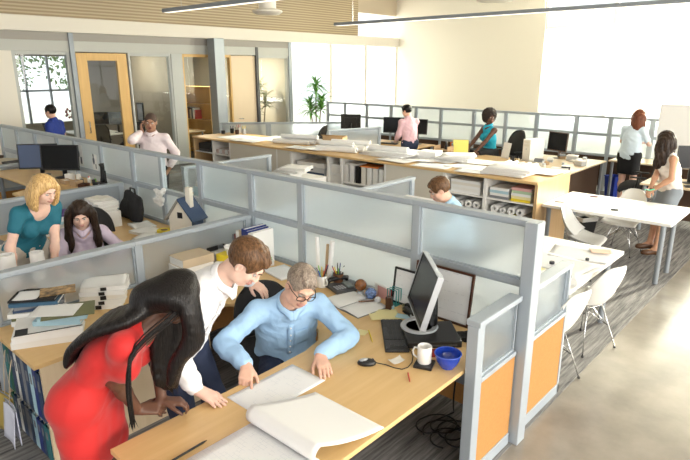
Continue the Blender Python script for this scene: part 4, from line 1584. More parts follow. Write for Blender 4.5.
# ------------------------------------------------------------------ chairs
def shell_chair(label, loc, rz, shell=SHELL, group=None):
    """moulded one-piece shell on a wire base; faces +x"""
    t_ = thing('shell_chair', label, 'chair', loc, rz, group)

    def f(u, v):
        # u from front edge over the seat and up the back, v across
        s = (v - .5) * 2
        if u < .5:
            a = u / .5
            x, z = .22 - .36 * a, .435 - .02 * math.sin(a * PI)
            w = .225 - .01 * a
            up = .075 * abs(s) ** 3 * (0.25 + a)
            if a < .15:
                z -= .03 * (1 - a / .15) ** 2
        else:
            a = (u - .5) / .5
            q = a * 1.30
            x = -.14 - .09 * math.sin(min(q, PI / 2)) - .07 * a
            z = .435 + .38 * (1 - math.cos(min(q, PI / 2))) * .35 + .30 * a ** 1.1
            w = .215 - .03 * a - .05 * a ** 4
            up = .095 * abs(s) ** 3 * (1 - a) + 0
            x += .085 * abs(s) ** 2.2 * (1.1 - .5 * a)
            z -= .05 * abs(s) ** 4 * a
        return (x, s * w, z + up)
    mb_ = MB().sheet(f, 30, 18, .006)
    build(mb_, 'seat_shell', shell, t_, True)
    for sx, sy in ((.19, .20), (.19, -.20), (-.19, .20), (-.19, -.20)):
        l = MB()
        l.tube([(sx * .45, sy * .45, .41), (sx, sy, .012)], .0055, 8)
        g = build(l, 'leg', CHROME, t_, True)
        build(MB().cyl((sx, sy, 0), (sx, sy, .014), .011, n=10), 'glide', BLACK, g)
    b = MB()
    for sy in (-1, 1):
        b.tube([(.13, sy * .14, .21), (-.04, sy * .04, .36), (-.13, sy * .14, .21)], .0045, 6)
        b.tube([(.10, sy * .09, .405), (-.10, sy * .09, .405)], .0055, 6)
    for sx in (-1, 1):
        b.tube([(sx * .13, .14, .21), (sx * .03, 0, .33), (sx * .13, -.14, .21)], .0045, 6)
        b.tube([(sx * .10, .09, .405), (sx * .10, -.09, .405)], .0055, 6)
    build(b, 'wire_base', CHROME, t_, True)
    return t_


shell_chair('white shell chair at the papered desk, the fully visible one by the aisle', (-1.52, 4.92, .006), R(158))
shell_chair('white shell chair partly hidden by the orange aisle screen', (-1.55, 4.15, .006), R(165))
shell_chair('grey shell chair under the near side of the white table', (-2.22, 6.76, .006), R(4), SHELLG)
shell_chair('white shell chair behind the long white table beside the leaning woman', (-2.12, 8.0, .006), R(-95))


def office_chair(label, loc, rz, back=BLACK, arms=True, mesh=False, group=None, seat_z=.47, bh=.50):
    """swivel task chair; faces +x"""
    t_ = thing('office_chair', label, 'chair', loc, rz, group)
    mb_ = MB()

    def sf(u, v):
        x, y = .25 - .48 * u, (v - .5) * .48
        r = max(0, abs(u - .5) * 2) ** 6 + max(0, abs(v - .5) * 2) ** 6
        return (x, y, seat_z + .035 - .04 * r + .01 * math.cos((v - .5) * 5) - .03 * (1 - u) ** 6)
    mb_.sheet(sf, 14, 14, .06)
    build(mb_, 'seat', CHARCOAL, t_, True)

    def bf(u, v):
        s = (v - .5) * 2
        w = .235 - .02 * u - .07 * u ** 6
        x = -.25 - .08 * u + .05 * s * s + .035 * math.sin(u * PI)
        return (x, s * w, seat_z + .10 + bh * u - .04 * abs(s) ** 4 * u)
    if mesh:
        rim = [bf(0, q / 10) for q in range(11)] + [bf(q / 10, 1) for q in range(1, 11)] + [bf(1, 1 - q / 10) for q in range(1, 11)] + [bf(1 - q / 10, 0) for q in range(1, 10)]
        build(MB().tube(rim, .016, 8, closed=True), 'back_frame', back, t_, True)
        build(MB().sheet(bf, 14, 12, .006), 'backrest', mat('mesh_back', (.05, .045, .04), .8), t_, True)
    else:
        build(MB().sheet(bf, 14, 12, .035), 'backrest', back, t_, True)
    build(MB().tube([(-.05, 0, seat_z - .02), (-.26, 0, seat_z - .02), (-.31, 0, seat_z + .10), (-.30, 0, seat_z + .30)], .022, 8), 'back_bar', BLACK, t_, True)
    build(MB().cyl((0, 0, .08), (0, 0, seat_z - .01), .026, n=12), 'gas_column', DKGREY, t_, 40)
    for k in range(5):
        a = 2 * PI * k / 5 + .3
        l = MB().tube([(0, 0, .10), (.29 * math.cos(a), .29 * math.sin(a), .07)], [.028, .018], 8)
        g = build(l, 'leg', BLACK, t_, True)
        build(MB().cyl((.29 * math.cos(a) - .02 * math.sin(a), .29 * math.sin(a) + .02 * math.cos(a), .03), (.29 * math.cos(a) + .02 * math.sin(a), .29 * math.sin(a) - .02 * math.cos(a), .03), .03, n=12), 'caster', BLACKM, g, 40)
    if arms:
        for sy in (-1, 1):
            build(MB().tube([(.02, sy * .22, seat_z), (.02, sy * .29, seat_z + .03), (.0, sy * .29, seat_z + .2), (.12, sy * .28, seat_z + .205), (-.12, sy * .28, seat_z + .205)], .016, 8), 'armrest', BLACK, t_, True)
    return t_


office_chair('black office chair under the seated man in the pale blue shirt', (-2.74, 2.30, .006), R(-28), CHARCOAL, arms=False, bh=.36)
office_chair('black padded chair behind the dark haired seated woman', (-5.62, 2.42, .006), R(-20), BLACKM, arms=False, bh=.42)
office_chair('black mesh chair in front of the dark monitors at the left edge', (-7.62, 2.25, .006), R(75), BLACK, mesh=True, seat_z=.52)
office_chair('black mesh chair right of the indoor plant', (-9.9, 9.9, .006), R(200), BLACK, mesh=True)
office_chair('black chair behind the woman in turquoise', (-5.35, 11.05, .006), R(-110), BLACK, mesh=True, seat_z=.55)
office_chair('black chair beside the phone caller behind the clear pane', (-6.45, 4.85, .006), R(120), BLACKM, arms=False)
office_chair('black chair under the man in light blue', (-3.0, 5.05, .006), R(190), CHARCOAL, arms=False, bh=.36)
office_chair('black office chair between the two standing women', (-2.60, 10.35, .006), R(190), BLACK, mesh=True)

# ------------------------------------------------------------------ people
D = lambda *a: np.array(a, float)
CL_RED = mat('red_dress_cloth', (0.56, 0.012, 0.011), 0.7, sheen=.2, bump=.08, bscale=300)
CL_WHITE = mat('white_shirt_cloth', (0.84, 0.84, 0.86), 0.8, bump=.55, bscale=22)
CL_BLUE = mat('pale_blue_shirt_cloth', (0.36, 0.56, 0.80), 0.8, bump=.55, bscale=22)
CL_JEANS = mat('dark_jeans', (0.018, 0.028, 0.065), 0.85, bump=.2, bscale=300)
CL_BLACK = mat('black_cloth', (0.012, 0.012, 0.014), 0.85)
CL_TEAL = mat('teal_top_cloth', (0.012, 0.14, 0.20), 0.75)
CL_LILAC = mat('lilac_shirt_cloth', (0.66, 0.56, 0.70), 0.8, bump=.55, bscale=22)
CL_PALEPINK = mat('pale_pink_shirt_cloth', (0.78, 0.68, 0.70), 0.8)
CL_PINK = mat('pink_shirt_cloth', (0.70, 0.46, 0.52), 0.8)
CL_ROYAL = mat('royal_blue_shirt_cloth', (0.01, 0.035, 0.26), 0.75)
CL_TURQ = mat('turquoise_blouse_cloth', (0.015, 0.42, 0.60), 0.7)
CL_ICE = mat('ice_blue_top_cloth', (0.66, 0.78, 0.88), 0.8)
CL_SKY = mat('light_blue_shirt_cloth', (0.38, 0.58, 0.74), 0.8)
CL_IVORY = mat('ivory_top_cloth', (0.80, 0.74, 0.68), 0.8)
CL_GREY = mat('grey_skirt_cloth', (0.22, 0.25, 0.28), 0.85)
CL_STONE = mat('stone_trouser_cloth', (0.55, 0.50, 0.43), 0.85)
SHOE = mat('dark_shoe_leather', (0.02, 0.014, 0.012), 0.35)
SHOEB = mat('brown_shoe_leather', (0.10, 0.045, 0.02), 0.4)
BTN = mat('pale_button', (0.75, 0.75, 0.76), 0.3)

# seated man bending over the drawings
p = Person('seated grey haired man in pale blue shirt and glasses pointing at a drawing', (-2.65, 2.34, .53), R(-33), lean=(14, 33), sc=1.05, skin=SKIN_L, vox=.0058,
           head=(10, 28, -16), hands=[D(-2.34, 1.77, .800), D(-2.12, 2.14, .795)], elbows=[(-.25, -.9, -.25), (-.05, .9, -.2)],
           hand_dir=[D(.55, -.50, -.22), D(.75, -.48, -.16)], hand_n=[D(0, 0, -1), D(0, 0, -1)], curl=(.30, .18), point=(True, False),
           feet=[D(-2.42, 2.02, .09), D(-2.26, 2.34, .09)], lips=LIPS)
p.shirt(CL_BLUE, sleeve=.97, loose=.006, amp=.0042, seed=2.0)
p.placket(CL_BLUE, BTN)
p.trousers(CL_JEANS)
p.shoes(SHOE)
p.short_hair(H_GREY, .007, low=-.045, quiff=.012, amp=.0015)
p.brows(H_GREY)
g = MB()
for sg in (-1, 1):
    ring = []
    for q in range(16):
        a = 2 * PI * q / 16
        ca, sa = math.cos(a), math.sin(a)
        ring.append(tuple(p.H(sg * .033 + .0245 * math.copysign(abs(ca) ** .6, ca), .106 - .010 * abs(.033 * sg + .024 * ca) / .05, -.001 + .0165 * math.copysign(abs(sa) ** .6, sa))))
    g.tube(ring, .0028, 6, closed=True)
    g.tube([tuple(p.H(sg * .058, .099, .008)), tuple(p.H(sg * .078, .05, .010)), tuple(p.H(sg * .083, -.005, .012)), tuple(p.H(sg * .082, -.022, -.008))], .0026, 6)
g.tube([tuple(p.H(-.010, .109, .004)), tuple(p.H(0, .112, .007)), tuple(p.H(.010, .109, .004))], .0026, 6)
build(g, 'glasses', BLACK, p.root, True)
SEATED = p

# standing man in the white shirt
p = Person('brown haired man in white shirt standing bent over the desk', (-2.69, 1.56, .93), R(20), lean=(24, 46), sc=1.02, skin=SKIN_F, vox=.0058,
           head=(14, 48, 0), hands=[D(-2.34, 1.43, .800), D(-2.93, 2.32, .99)], elbows=[(-.3, -.7, .2), (-.2, .7, .2)],
           hand_dir=[D(.85, .28, -.22), D(.9, .1, -.3)], hand_n=[D(0, 0, -1), D(0, 0, -1)], curl=(.12, .3),
           feet=[D(-2.62, 1.44, .09), D(-2.68, 1.72, .09)], lips=LIPS)
p.shirt(CL_WHITE, sleeve=.97, loose=.010, amp=.0042, hem=.16, seed=7.0)
p.placket(CL_WHITE, BTN, pocket=False)
p.trousers(CL_JEANS)
p.shoes(SHOE)
p.short_hair(H_BROWN, .014, low=-.04, quiff=.018, amp=.0015)
p.brows(H_BROWN)
STANDER = p

# woman in the red dress
p = Person('woman in short red dress with long black hair leaning over the desk end', (-2.50, .95, .95), R(38), lean=(30, 51), sc=.97, female=True, skin=SKIN_B, vox=.0058,
           head=(26, 40, 0), hands=[D(-2.36, 1.12, .82), D(-2.33, 1.23, .83)], elbows=[(-1.0, -.25, .1), (-.2, .5, -.4)],
           hand_dir=[D(.45, .85, -.1), D(.5, .6, -.1)], hand_n=[D(-.3, .3, -.6), D(0, 0, -1)], curl=(.75, .7),
           feet=[D(-2.46, .84, .09), D(-2.55, 1.05, .09)], lips=LIPS_D)
p.dress(CL_RED, sleeve=.24, length=.44)
p.shoes(SHOE)
RED = p
paths = []
rr = random.Random(3)
bk = [p.neck - p.fr1 * .070, p.chest - p.fr1 * .122 + p.up1 * .08, p.chest - p.fr1 * .124 - p.up1 * .06, p.waist - p.fr1 * .105 + p.up1 * .02]
for q in range(13):                              # near side and nape: swept over the back
    a = R(72 + 150 * q / 12)                     # angle round the head from its front, over its right side to the nape
    d = p.hf * math.cos(a) - p.hl * math.sin(a)
    u = -1.15 + 1.9 * q / 12
    s0 = p.hc + p.hu * .100 + d * .03
    s1 = p.hc + d * .095 + p.hu * .02
    s2 = p.hc * .45 + bk[0] * .55 + d * .055 - p.fr1 * .03
    s3 = bk[0] + p.Ls * .095 * u - p.fr1 * .015 * (1 - abs(u))
    s4 = bk[1] + p.Ls * .115 * u
    s5 = bk[2] + p.Ls * .115 * u
    s6 = bk[3] + p.Ls * (.125 * u) - p.up1 * .04 * rr.random()
    paths.append(([s0, s1, s2, s3, s4, s5, s6], [.022, .024, .024, .020, .017, .013, .004]))
for q in range(12):                              # far side: one straight fall past the face down to the desk edge
    a = R(222 + 62 * q / 11)
    d = p.hf * math.cos(a) - p.hl * math.sin(a)
    s0 = p.hc + p.hu * .100 + d * .03
    s1 = p.hc + d * .098 + p.hu * .01
    s2 = s1 + D(0, 0, -.14) + d * .012
    s3 = s1 + D(0, 0, -.34 - .04 * rr.random()) + d * .005 - p.hf * .075
    s4 = s1 + D(0, 0, -.52 - .07 * rr.random()) - d * .01 - p.hf * .10
    paths.append(([s0, s1, s2, s3, s4], [.022, .026, .024, .018, .005]))
for q in range(8):                               # near side of the face: falls straight down beside it
    a = R(46 + 32 * q / 7)
    d = p.hf * math.cos(a) - p.hl * math.sin(a)
    s0 = p.hc + p.hu * .105 + d * .02 - p.hf * .02
    s1 = p.hc + d * .104 + p.hu * .02
    s2 = s1 + D(0, 0, -.15) + d * .010
    s3 = s1 + D(0, 0, -.30 - .05 * rr.random()) - d * .012 - p.hf * .09
    s4 = s1 + D(0, 0, -.42 - .07 * rr.random()) - d * .03 - p.hf * .12
    paths.append(([s0, s1, s2, s3, s4], [.020, .022, .021, .016, .005]))
thin = []
for q in range(3):                               # thin strands in front of the near shoulder
    d = -p.hl * .9 + p.hf * (.05 + .12 * q)
    s1 = p.hc + d * .098 - p.hu * .01
    s2 = p.sh[0] + p.fr1 * (.03 + .01 * q) + p.up1 * .055 - p.Ls * (.02 + .012 * q)
    s3 = p.sh[0] + p.fr1 * .055 - p.Ls * (.06 + .01 * q) + D(0, 0, -.10)
    thin.append(([p.hc + p.hu * .08 + d * .04, s1, s2, s3, s3 + D(0, 0, -.22)], [.008, .008, .006, .006, .003]))
p.lock_hair(H_BLACK, paths, th=.014, k=.022, amp=.0, low=-.10)
strands(p, paths, H_BLACK, 190, .0030, .001, 5)
strands(p, thin, H_BLACK, 22, .0026, .001, 9)
p.brows(H_BLACK)

# blonde woman
p = Person('blonde woman in teal top standing with both hands on the desk', (-5.17, 1.63, .93), R(12), lean=(26, 40), sc=.98, female=True, skin=SKIN_F,
           head=(8, 24, 6), hands=[D(-4.82, 1.40, .80), D(-4.80, 1.70, .80)], elbows=[(-.4, -.5, 0), (-.4, .5, 0)],
           hand_dir=[D(.9, -.2, -.2), D(.9, .2, -.2)], hand_n=[D(0, 0, -1), D(0, 0, -1)], curl=(.15, .15), feet=[D(-5.20, 1.50, .09), D(-5.20, 1.78, .09)], lips=LIPS)
p.shirt(CL_TEAL, sleeve=.22, collar=False, neck_r=.082, neck_drop=.035, amp=.003, hem=.14)
p.trousers(CL_STONE)
p.shoes(SHOEB)
paths = []
for q in range(22):
    a = R(74 + 212 * q / 21)
    d = p.hf * math.cos(a) - p.hl * math.sin(a)
    s0 = p.hc + p.hu * .095 + d * .04
    s1 = p.hc + d * .096 + p.hu * .01
    s2 = s1 - p.hu * .09 + D(0, 0, -.02) + d * .008
    s3 = s2 - p.hu * .035 + D(0, 0, -.02) - d * .018
    paths.append(([s0, s1, s2, s3], [.022, .026, .022, .008]))
p.lock_hair(H_BLONDE, paths, th=.013, low=-.09)
strands(p, paths, H_BLONDE, 90, .003, .001, 6)
p.brows(H_BROWN, .003)

# dark haired seated woman
p = Person('dark haired woman in lilac shirt seated behind the frosted screen reading', (-5.26, 2.17, .55), R(-24), lean=(12, 24), sc=.97, female=True, skin=SKIN_F,
           head=(0, 22, 0), hands=[D(-4.80, 1.90, .80), D(-4.74, 2.18, .80)], elbows=[(-.2, -.7, -.5), (-.2, .7, -.5)],
           hand_dir=[D(.7, .3, -.1), D(.7, -.5, -.1)], curl=(.2, .2), feet=[D(-4.94, 1.72, .09), D(-4.88, 1.95, .09)], lips=LIPS)
p.shirt(CL_LILAC, sleeve=.97, vneck=.10, amp=.003, neck_r=.066)
p.trousers(CL_BLACK)
p.shoes(SHOE)
paths = []
for q in range(22):
    a = R(80 + 200 * q / 21)
    d = p.hf * math.cos(a) - p.hl * math.sin(a)
    s0 = p.hc + p.hu * .095 + d * .035
    s1 = p.hc + d * .100 + p.hu * .01
    front = max(0, math.cos(a) + .4)
    s2 = s1 - p.hu * .10 + D(0, 0, -.05) + d * .015
    s3 = s2 + D(0, 0, -.12) + d * (.02 if q % 2 else -.01)
    s4 = s3 + D(0, 0, -.08) - d * (.02 if q % 2 else -.01)
    paths.append(([s0, s1, s2, s3, s4], [.022, .028, .027, .024, .008]))
p.lock_hair(H_DARK, paths, th=.016, low=-.10)
p.brows(H_BLACK, .0035)

# man on the phone
p = Person('man in pale pink shirt standing and talking on a phone', (-7.95, 4.48, .93), R(-42), lean=(2, 5), sc=1.05, skin=SKIN_M, vox=.0085,
           head=(4, 8, -6), hands=['ear', D(-7.78, 4.62, .93)], elbows=[(.35, -.6, -.7), (-.5, .6, -.5)], curl=(.7, .4), lips=LIPS_D, hand_dir=[D(0, 0, 1), None])
p.shirt(CL_PALEPINK, sleeve=.9, hem=.05, amp=.004)
p.trousers(CL_BLACK)
p.shoes(SHOE)
p.short_hair(H_STUBBLE, .004, amp=0)
p.brows(H_STUBBLE)
PHONE = p

# man in royal blue far left
p = Person('dark haired man in royal blue shirt walking past the glazed office', (-11.6, 4.52, .93), R(218), lean=(0, 4), sc=1.0, skin=SKIN_L, vox=.0095, head=(0, 6, 0),
           feet=[D(-11.45, 4.57, .09), D(-11.75, 4.45, .09)])
p.shirt(CL_ROYAL, sleeve=.30, hem=.12, amp=.003)
p.trousers(CL_JEANS)
p.shoes(SHOE)
p.short_hair(H_BLACK, .014)

# man in light blue behind the spine
p = Person('man in light blue shirt seated low behind the frosted spine screen', (-2.82, 5.0, .62), R(222), lean=(12, 26), sc=1.0, skin=SKIN_L, vox=.008, head=(0, 28, 0),
           hands=[D(-3.25, 4.82, .80), D(-3.05, 4.52, .80)], elbows=[(-.2, -.7, -.5), (-.2, .7, -.5)], feet=[D(-3.15, 4.80, .09), D(-3.0, 4.62, .09)], lips=LIPS)
p.shirt(CL_SKY, sleeve=.97, amp=.004)
p.trousers(CL_JEANS)
p.shoes(SHOE)
p.short_hair(H_BROWN, .014, quiff=.016)
p.brows(H_BROWN)

# man in pink behind the counter
p = Person('dark haired man in pink shirt with his back turned behind the counter', (-7.02, 9.88, .90), R(160), lean=(4, 10), sc=.97, skin=SKIN_L, vox=.0095, head=(25, 12, 0),
           hands=[D(-7.3, 10.25, .95), D(-7.35, 9.85, .95)])
p.shirt(CL_PINK, sleeve=.97, hem=.03, amp=.005)
p.trousers(CL_JEANS)
p.shoes(SHOE)
p.short_hair(H_BLACK, .016, quiff=.015)

# woman in turquoise
p = Person('smiling woman with curly dark hair in sleeveless turquoise blouse at a desk', (-5.60, 10.72, .74), R(-112), lean=(4, 8), sc=1.06, female=True, skin=SKIN_B, vox=.008, head=(80, 2, 0),
           hands=[D(-5.86, 10.22, .80), D(-5.62, 10.16, .80)], elbows=[(-.3, -.7, -.6), (-.3, .7, -.6)], curl=(.3, .3), feet=[D(-5.9, 10.35, .30), D(-5.6, 10.25, .30)], lips=LIPS_D)
p.shirt(CL_TURQ, sleeve=0, hem=.10, amp=.003, vneck=.06)
p.skirt(CL_BLACK, .5)
p.shoes(SHOE)
F = Field(*p.bounds([p.hc], .24), .007)
F.ell(p.H(0, -.035, .055), np.array([.150, .135, .140]), [-p.hl, p.hf, p.hu], .02)
F.ell(p.H(0, -.05, -.03), np.array([.135, .09, .09]), [-p.hl, p.hf, p.hu], .04)
F.ell(p.H(0, .13, -.025), np.array([.070, .105, .092]), [-p.hl, p.hf, p.hu], .015, 'sub')
F.obj('hair', H_CURL, p.root, lambda V: .007 * (np.sin(95 * V[:, 0] + 4 * np.sin(70 * V[:, 2])) * np.sin(100 * V[:, 1] + 3 * np.sin(60 * V[:, 0])) + .6 * np.sin(150 * V[:, 2] + 3 * np.sin(80 * V[:, 1]))))

# standing woman in black skirt
p = Person('auburn haired woman in ice blue top and black skirt standing with her back turned', (-2.98, 11.0, .93), R(78), lean=(2, 6), sc=.985, female=True, skin=SKIN_F, vox=.0085, head=(-35, 14, 6),
           hands=[D(-2.78, 11.22, 1.13), D(-3.02, 11.36, 1.12)], elbows=[(-.5, -.6, -.4), (-.5, .6, -.4)], curl=(.5, .5))
p.shirt(CL_ICE, sleeve=.35, collar=False, loose=.014, hem=.09, amp=.004, neck_r=.075)
p.skirt(CL_BLACK, .40)
p.shoes(SHOE)
paths = []
for q in range(18):
    a = R(70 + 220 * q / 17)
    d = p.hf * math.cos(a) - p.hl * math.sin(a)
    s0 = p.hc + p.hu * .09 + d * .04
    s1 = p.hc + d * .100 + p.hu * .01
    paths.append(([s0, s1, s1 + D(0, 0, -.13) + d * .01, s1 + D(0, 0, -.24) + d * .008, s1 + D(0, 0, -.31)], [.022, .027, .027, .024, .010]))
p.lock_hair(H_AUBURN, paths, th=.016, low=-.10)

# woman leaning at the white table
p = Person('woman with long wavy dark hair and ivory top leaning by the white table', (-1.74, 8.52, .84), R(-146), lean=(8, 12), sc=.98, female=True, skin=SKIN_T, vox=.008, head=(-38, 14, 0),
           hands=[D(-1.92, 8.24, .87), D(-1.86, 8.20, .88)], elbows=[(-.3, -.8, -.2), (-.3, .8, -.2)], curl=(.6, .6),
           feet=[D(-1.80, 8.06, .10), D(-1.70, 8.0, .10)])
p.shirt(CL_IVORY, sleeve=0, hem=.10, loose=.012, amp=.005, neck_r=.07)
p.skirt(CL_GREY, .46)
p.shoes(SHOEB)
paths = []
for q in range(18):
    a = R(66 + 228 * q / 17)
    d = p.hf * math.cos(a) - p.hl * math.sin(a)
    s0 = p.hc + p.hu * .09 + d * .04
    s1 = p.hc + d * .102 + p.hu * .01
    z = 1 if q % 2 else -1
    paths.append(([s0, s1, s1 + D(0, 0, -.10) + d * (.012 + .012 * z), s1 + D(0, 0, -.20) + d * (.008 - .012 * z), s1 + D(0, 0, -.30) + d * (.01 + .01 * z), s1 + D(0, 0, -.37)], [.022, .027, .026, .025, .022, .008]))
p.lock_hair(H_DARK, paths, th=.018, low=-.10, amp=.003)
strands(p, paths, H_DARK, 60, .004, .001, 8)

# ------------------------------------------------------------------ paper goods: builders
ZT = .7425                                          # desk top
ORD = ['lowest', 'second from the bottom', 'third from the bottom', 'fourth from the bottom', 'fifth from the bottom', 'sixth from the bottom',
       'seventh from the bottom', 'eighth from the bottom', 'ninth from the bottom', 'tenth from the bottom']


def volume(name, label, cat, w, d, h, cover, loc, rz=0, group=None, pages=PAGES, tilt=None):
    """bound volume lying flat: cover boards and spine round a page block (spine on -y)"""
    t_ = thing(name, label, cat, loc, rz, group)
    c = min(.003, h * .2)
    build(MB().bx(-w / 2 + .004, w / 2 - .004, -d / 2 + c, d / 2 - .004, c, h - c), 'pages', pages, t_)
    build(MB().bx(-w / 2, w / 2, -d / 2, d / 2, 0, c).bx(-w / 2, w / 2, -d / 2, d / 2, h - c, h).bx(-w / 2, w / 2, -d / 2, -d / 2 + c, c, h - c), 'cover', cover, t_)
    if tilt:
        t_.rotation_euler = (tilt[0], tilt[1], rz)
    return t_


def ream(name, label, cat, w, d, h, top, loc, rz=0, group=None, side=PAGES):
    """loose stack of sheets: page block with a top sheet"""
    t_ = thing(name, label, cat, loc, rz, group)
    build(MB().bx(-w / 2, w / 2, -d / 2, d / 2, 0, h - .001), 'sheets', side, t_)
    build(MB().sheet(lambda u, v: (-w / 2 - .002 + (w + .006) * u, -d / 2 - .003 + (d + .004) * v, h + .0005 + .004 * max(0, u - .8) ** 1.5 + .003 * max(0, .15 - v)), 6, 6, .001), 'top_sheet', top, t_, True)
    return t_


def sheet(name, label, cat, w, d, m, loc, rz=0, group=None, curl=.006):
    ph = random.random() * 6
    return one(MB().sheet(lambda u, v: (-w / 2 + w * u, -d / 2 + d * v, .0015 + curl * (abs(u - .5) * 2) ** 5 * (.5 + .5 * math.sin(v * 3 + ph)) + curl * .5 * (abs(v - .5) * 2) ** 6), 10, 10, .001),
               name, m, label, cat, loc, rz, group, True)


def roll(name, label, cat, a, b, r, m, group=None, hole=.55):
    """rolled sheet, open at both ends"""
    a, b = Vector(a), Vector(b)
    L = (b - a).length
    mb_ = MB()
    mb_.lathe([(r * hole, 0), (r, 0), (r, L), (r * hole, L)], n=18, closed=True)
    sp = []
    for q in range(26):
        an = q / 25 * 2 * PI * 1.6
        rr_ = r * (hole + .04 + (1 - hole - .08) * q / 25)
        sp.append((rr_ * math.cos(an), rr_ * math.sin(an), L + .0002))
    o = build(mb_, name, m, None, 40)
    o.matrix_world = Matrix.Translation(a) @ (b - a).to_track_quat('Z', 'Y').to_matrix().to_4x4()
    return tag(o, label, cat, group)


# ------------------------------------------------------------------ the drawings on the near desk
sheet('drawing_sheet', 'white floor plan drawing under the hands of the seated man', 'drawing', .27, .47, PLAN, (-2.09, 1.78, ZT), 0, curl=.001)
t = thing('drawing_set', 'large white drawing set with its top pages turned over at the desk end', 'drawing', (-1.71, 1.24, ZT))
build(MB().bx(-.235, .205, -.30, .27, 0, .010), 'sheet_stack', PAGES, t)
build(MB().sheet(lambda u, v: (-.235 + .44 * u, -.30 + .57 * v, .0112 + .001 * math.sin(v * 5)), 8, 8, .0008), 'open_page', PLAN2, t, True)


def turned(u, v):
    # page comes up from the fold, rolls over and lies flat beyond it
    x = -.235 + .46 * u
    s_ = v * .62
    R_ = .038 + .012 * u
    arc = PI * R_
    if s_ < .12:
        y, z = .15 + s_ * 1.0, .012 + s_ * .04
    elif s_ < .12 + arc * .55:
        a_ = (s_ - .12) / R_
        y, z = .27 + R_ * math.sin(a_), .017 + R_ * (1 - math.cos(a_)) * 1.0
        y += .0
    else:
        a_ = .55 * PI
        q_ = s_ - .12 - arc * .55
        y0, z0 = .27 + R_ * math.sin(a_), .017 + R_ * (1 - math.cos(a_))
        y = y0 + q_ * .93
        z = .012 + (z0 - .012) * math.exp(-q_ * 9) + .006 * math.sin(q_ * 14) * u
    return (x + .03 * u * v + .04 * v, y, z)


def turned2(u, v):
    # cylinder-like bulge of the folded pages: out from the stack edge, up and over, then down flat
    x = -.24 + .47 * u
    r_ = .045
    if v < .5:
        a_ = -PI / 2 + PI * (v / .5)
        return (x, .235 - .0 - r_ * math.cos(a_) * .9 + .02, .012 + r_ + r_ * math.sin(a_))
    q_ = (v - .5) / .5
    y = .255 + .40 * q_
    z = .012 + 2 * r_ * (1 - q_) ** 1.8 * (1 - .25 * q_) + .010 * math.sin(q_ * PI) * (1 - u) - .011 * q_ ** 2
    return (x + .035 * q_, y, max(z, .002 if q_ > .8 else .012))


build(MB().sheet(turned2, 14, 36, .003), 'turned_page', PAPER, t, True)
one(MB().tube([(-.16, 0, .006), (.045, 0, .006), (.055, 0, .006), (.07, 0, .006)], [.0055, .0055, .004, .0015], 10), 'ballpoint_pen', BLACK, 'black pen lying beside the large drawing set', 'pen', (-1.995, 1.19, ZT), R(92), smooth=40)

# ------------------------------------------------------------------ computer corner
t = thing('docking_unit', 'flat black unit under the computer monitor', 'computer', (-1.81, 2.84, ZT), R(45))
build(MB().bx(-.17, .17, -.15, .15, .006, .05), 'housing', BLACK, t, bev=.006)
build(MB().bx(-.14, .14, -.151, -.150, .018, .030), 'slot', DKGREY, t)
for sx in (-1, 1):
    build(MB().cyl((sx * .13, -.1, 0), (sx * .13, -.1, .007), .012, n=10), 'foot', BLACKM, t)
    build(MB().cyl((sx * .13, .1, 0), (sx * .13, .1, .007), .012, n=10), 'foot', BLACKM, t)


def monitor(label, loc, rz, w, h, tilt, zc, screen=SCREEN, frame=BLACK, side=None, group=None, stand=.0, ring=False):
    """flat monitor facing -y locally; zc is the height of the panel centre over its foot"""
    t_ = thing('computer_monitor', label, 'monitor', loc, rz, group)
    cx, sx = math.cos(tilt), math.sin(tilt)

    def loc3(x, y, z):
        return (x, y * cx + z * sx + stand, zc - y * sx + z * cx)

    def bx_(x0, x1, y0, y1, z0, z1):
        b = MB().bx(x0, x1, y0, y1, z0, z1)
        b.v = [loc3(*v) for v in b.v]
        return b
    e = .014
    fr = bx_(-w / 2, w / 2, 0, .022, -h / 2, h / 2)
    for q in ((-w / 2, -w / 2 + e, -.006, 0, -h / 2, h / 2), (w / 2 - e, w / 2, -.006, 0, -h / 2, h / 2), (-w / 2 + e, w / 2 - e, -.006, 0, h / 2 - e, h / 2), (-w / 2 + e, w / 2 - e, -.006, 0, -h / 2, -h / 2 + e * 1.5)):
        b = bx_(*q)
        fr.add(b.v, b.f)
    build(fr, 'bezel', frame, t_, bev=.003)
    build(bx_(-w / 2 + e, w / 2 - e, -.002, 0, -h / 2 + e * 1.5, h / 2 - e), 'screen', screen, t_)
    if side:
        b = bx_(-w / 2 - .006, -w / 2, -.008, .03, -h / 2 - .006, h / 2 + .006)
        for q in ((w / 2, w / 2 + .006, -.008, .03, -h / 2 - .006, h / 2 + .006), (-w / 2, w / 2, -.008, .03, h / 2, h / 2 + .006), (-w / 2, w / 2, -.008, .03, -h / 2 - .006, -h / 2)):
            c_ = bx_(*q)
            b.add(c_.v, c_.f)
        build(b, 'edge_band', side, t_, bev=.002)
    b = bx_(-w * .3, w * .3, .022, .05, -h * .3, h * .3)
    build(b, 'back_cover', frame, t_, bev=.008)
    p0 = loc3(0, .05, -h * .1)
    build(MB().tube([p0, (0, p0[1] + .035, p0[2] - .02), (0, p0[1] + .04, .02), (0, p0[1] + .02, .012)], [.028, .03, .03, .03], 10), 'stand', frame, t_, True)
    if ring:
        build(MB().lathe([(.085, .003), (.088, .010), (.118, .012), (.124, .004), (.122, .0), (.086, .0)], (0, p0[1] - .05, .0), 32, closed=True), 'foot_ring', SILVER, t_, 40)
        build(MB().lathe([(.001, .004), (.086, .004)], (0, p0[1] - .05, .0), 32), 'foot_plate', BLACK, t_)
    else:
        build(MB().lathe([(.001, 0), (.11, 0), (.11, .006), (.03, .014), (.001, .014)], (0, p0[1] + .01, 0), 24), 'foot', frame, t_, 40)
    return t_


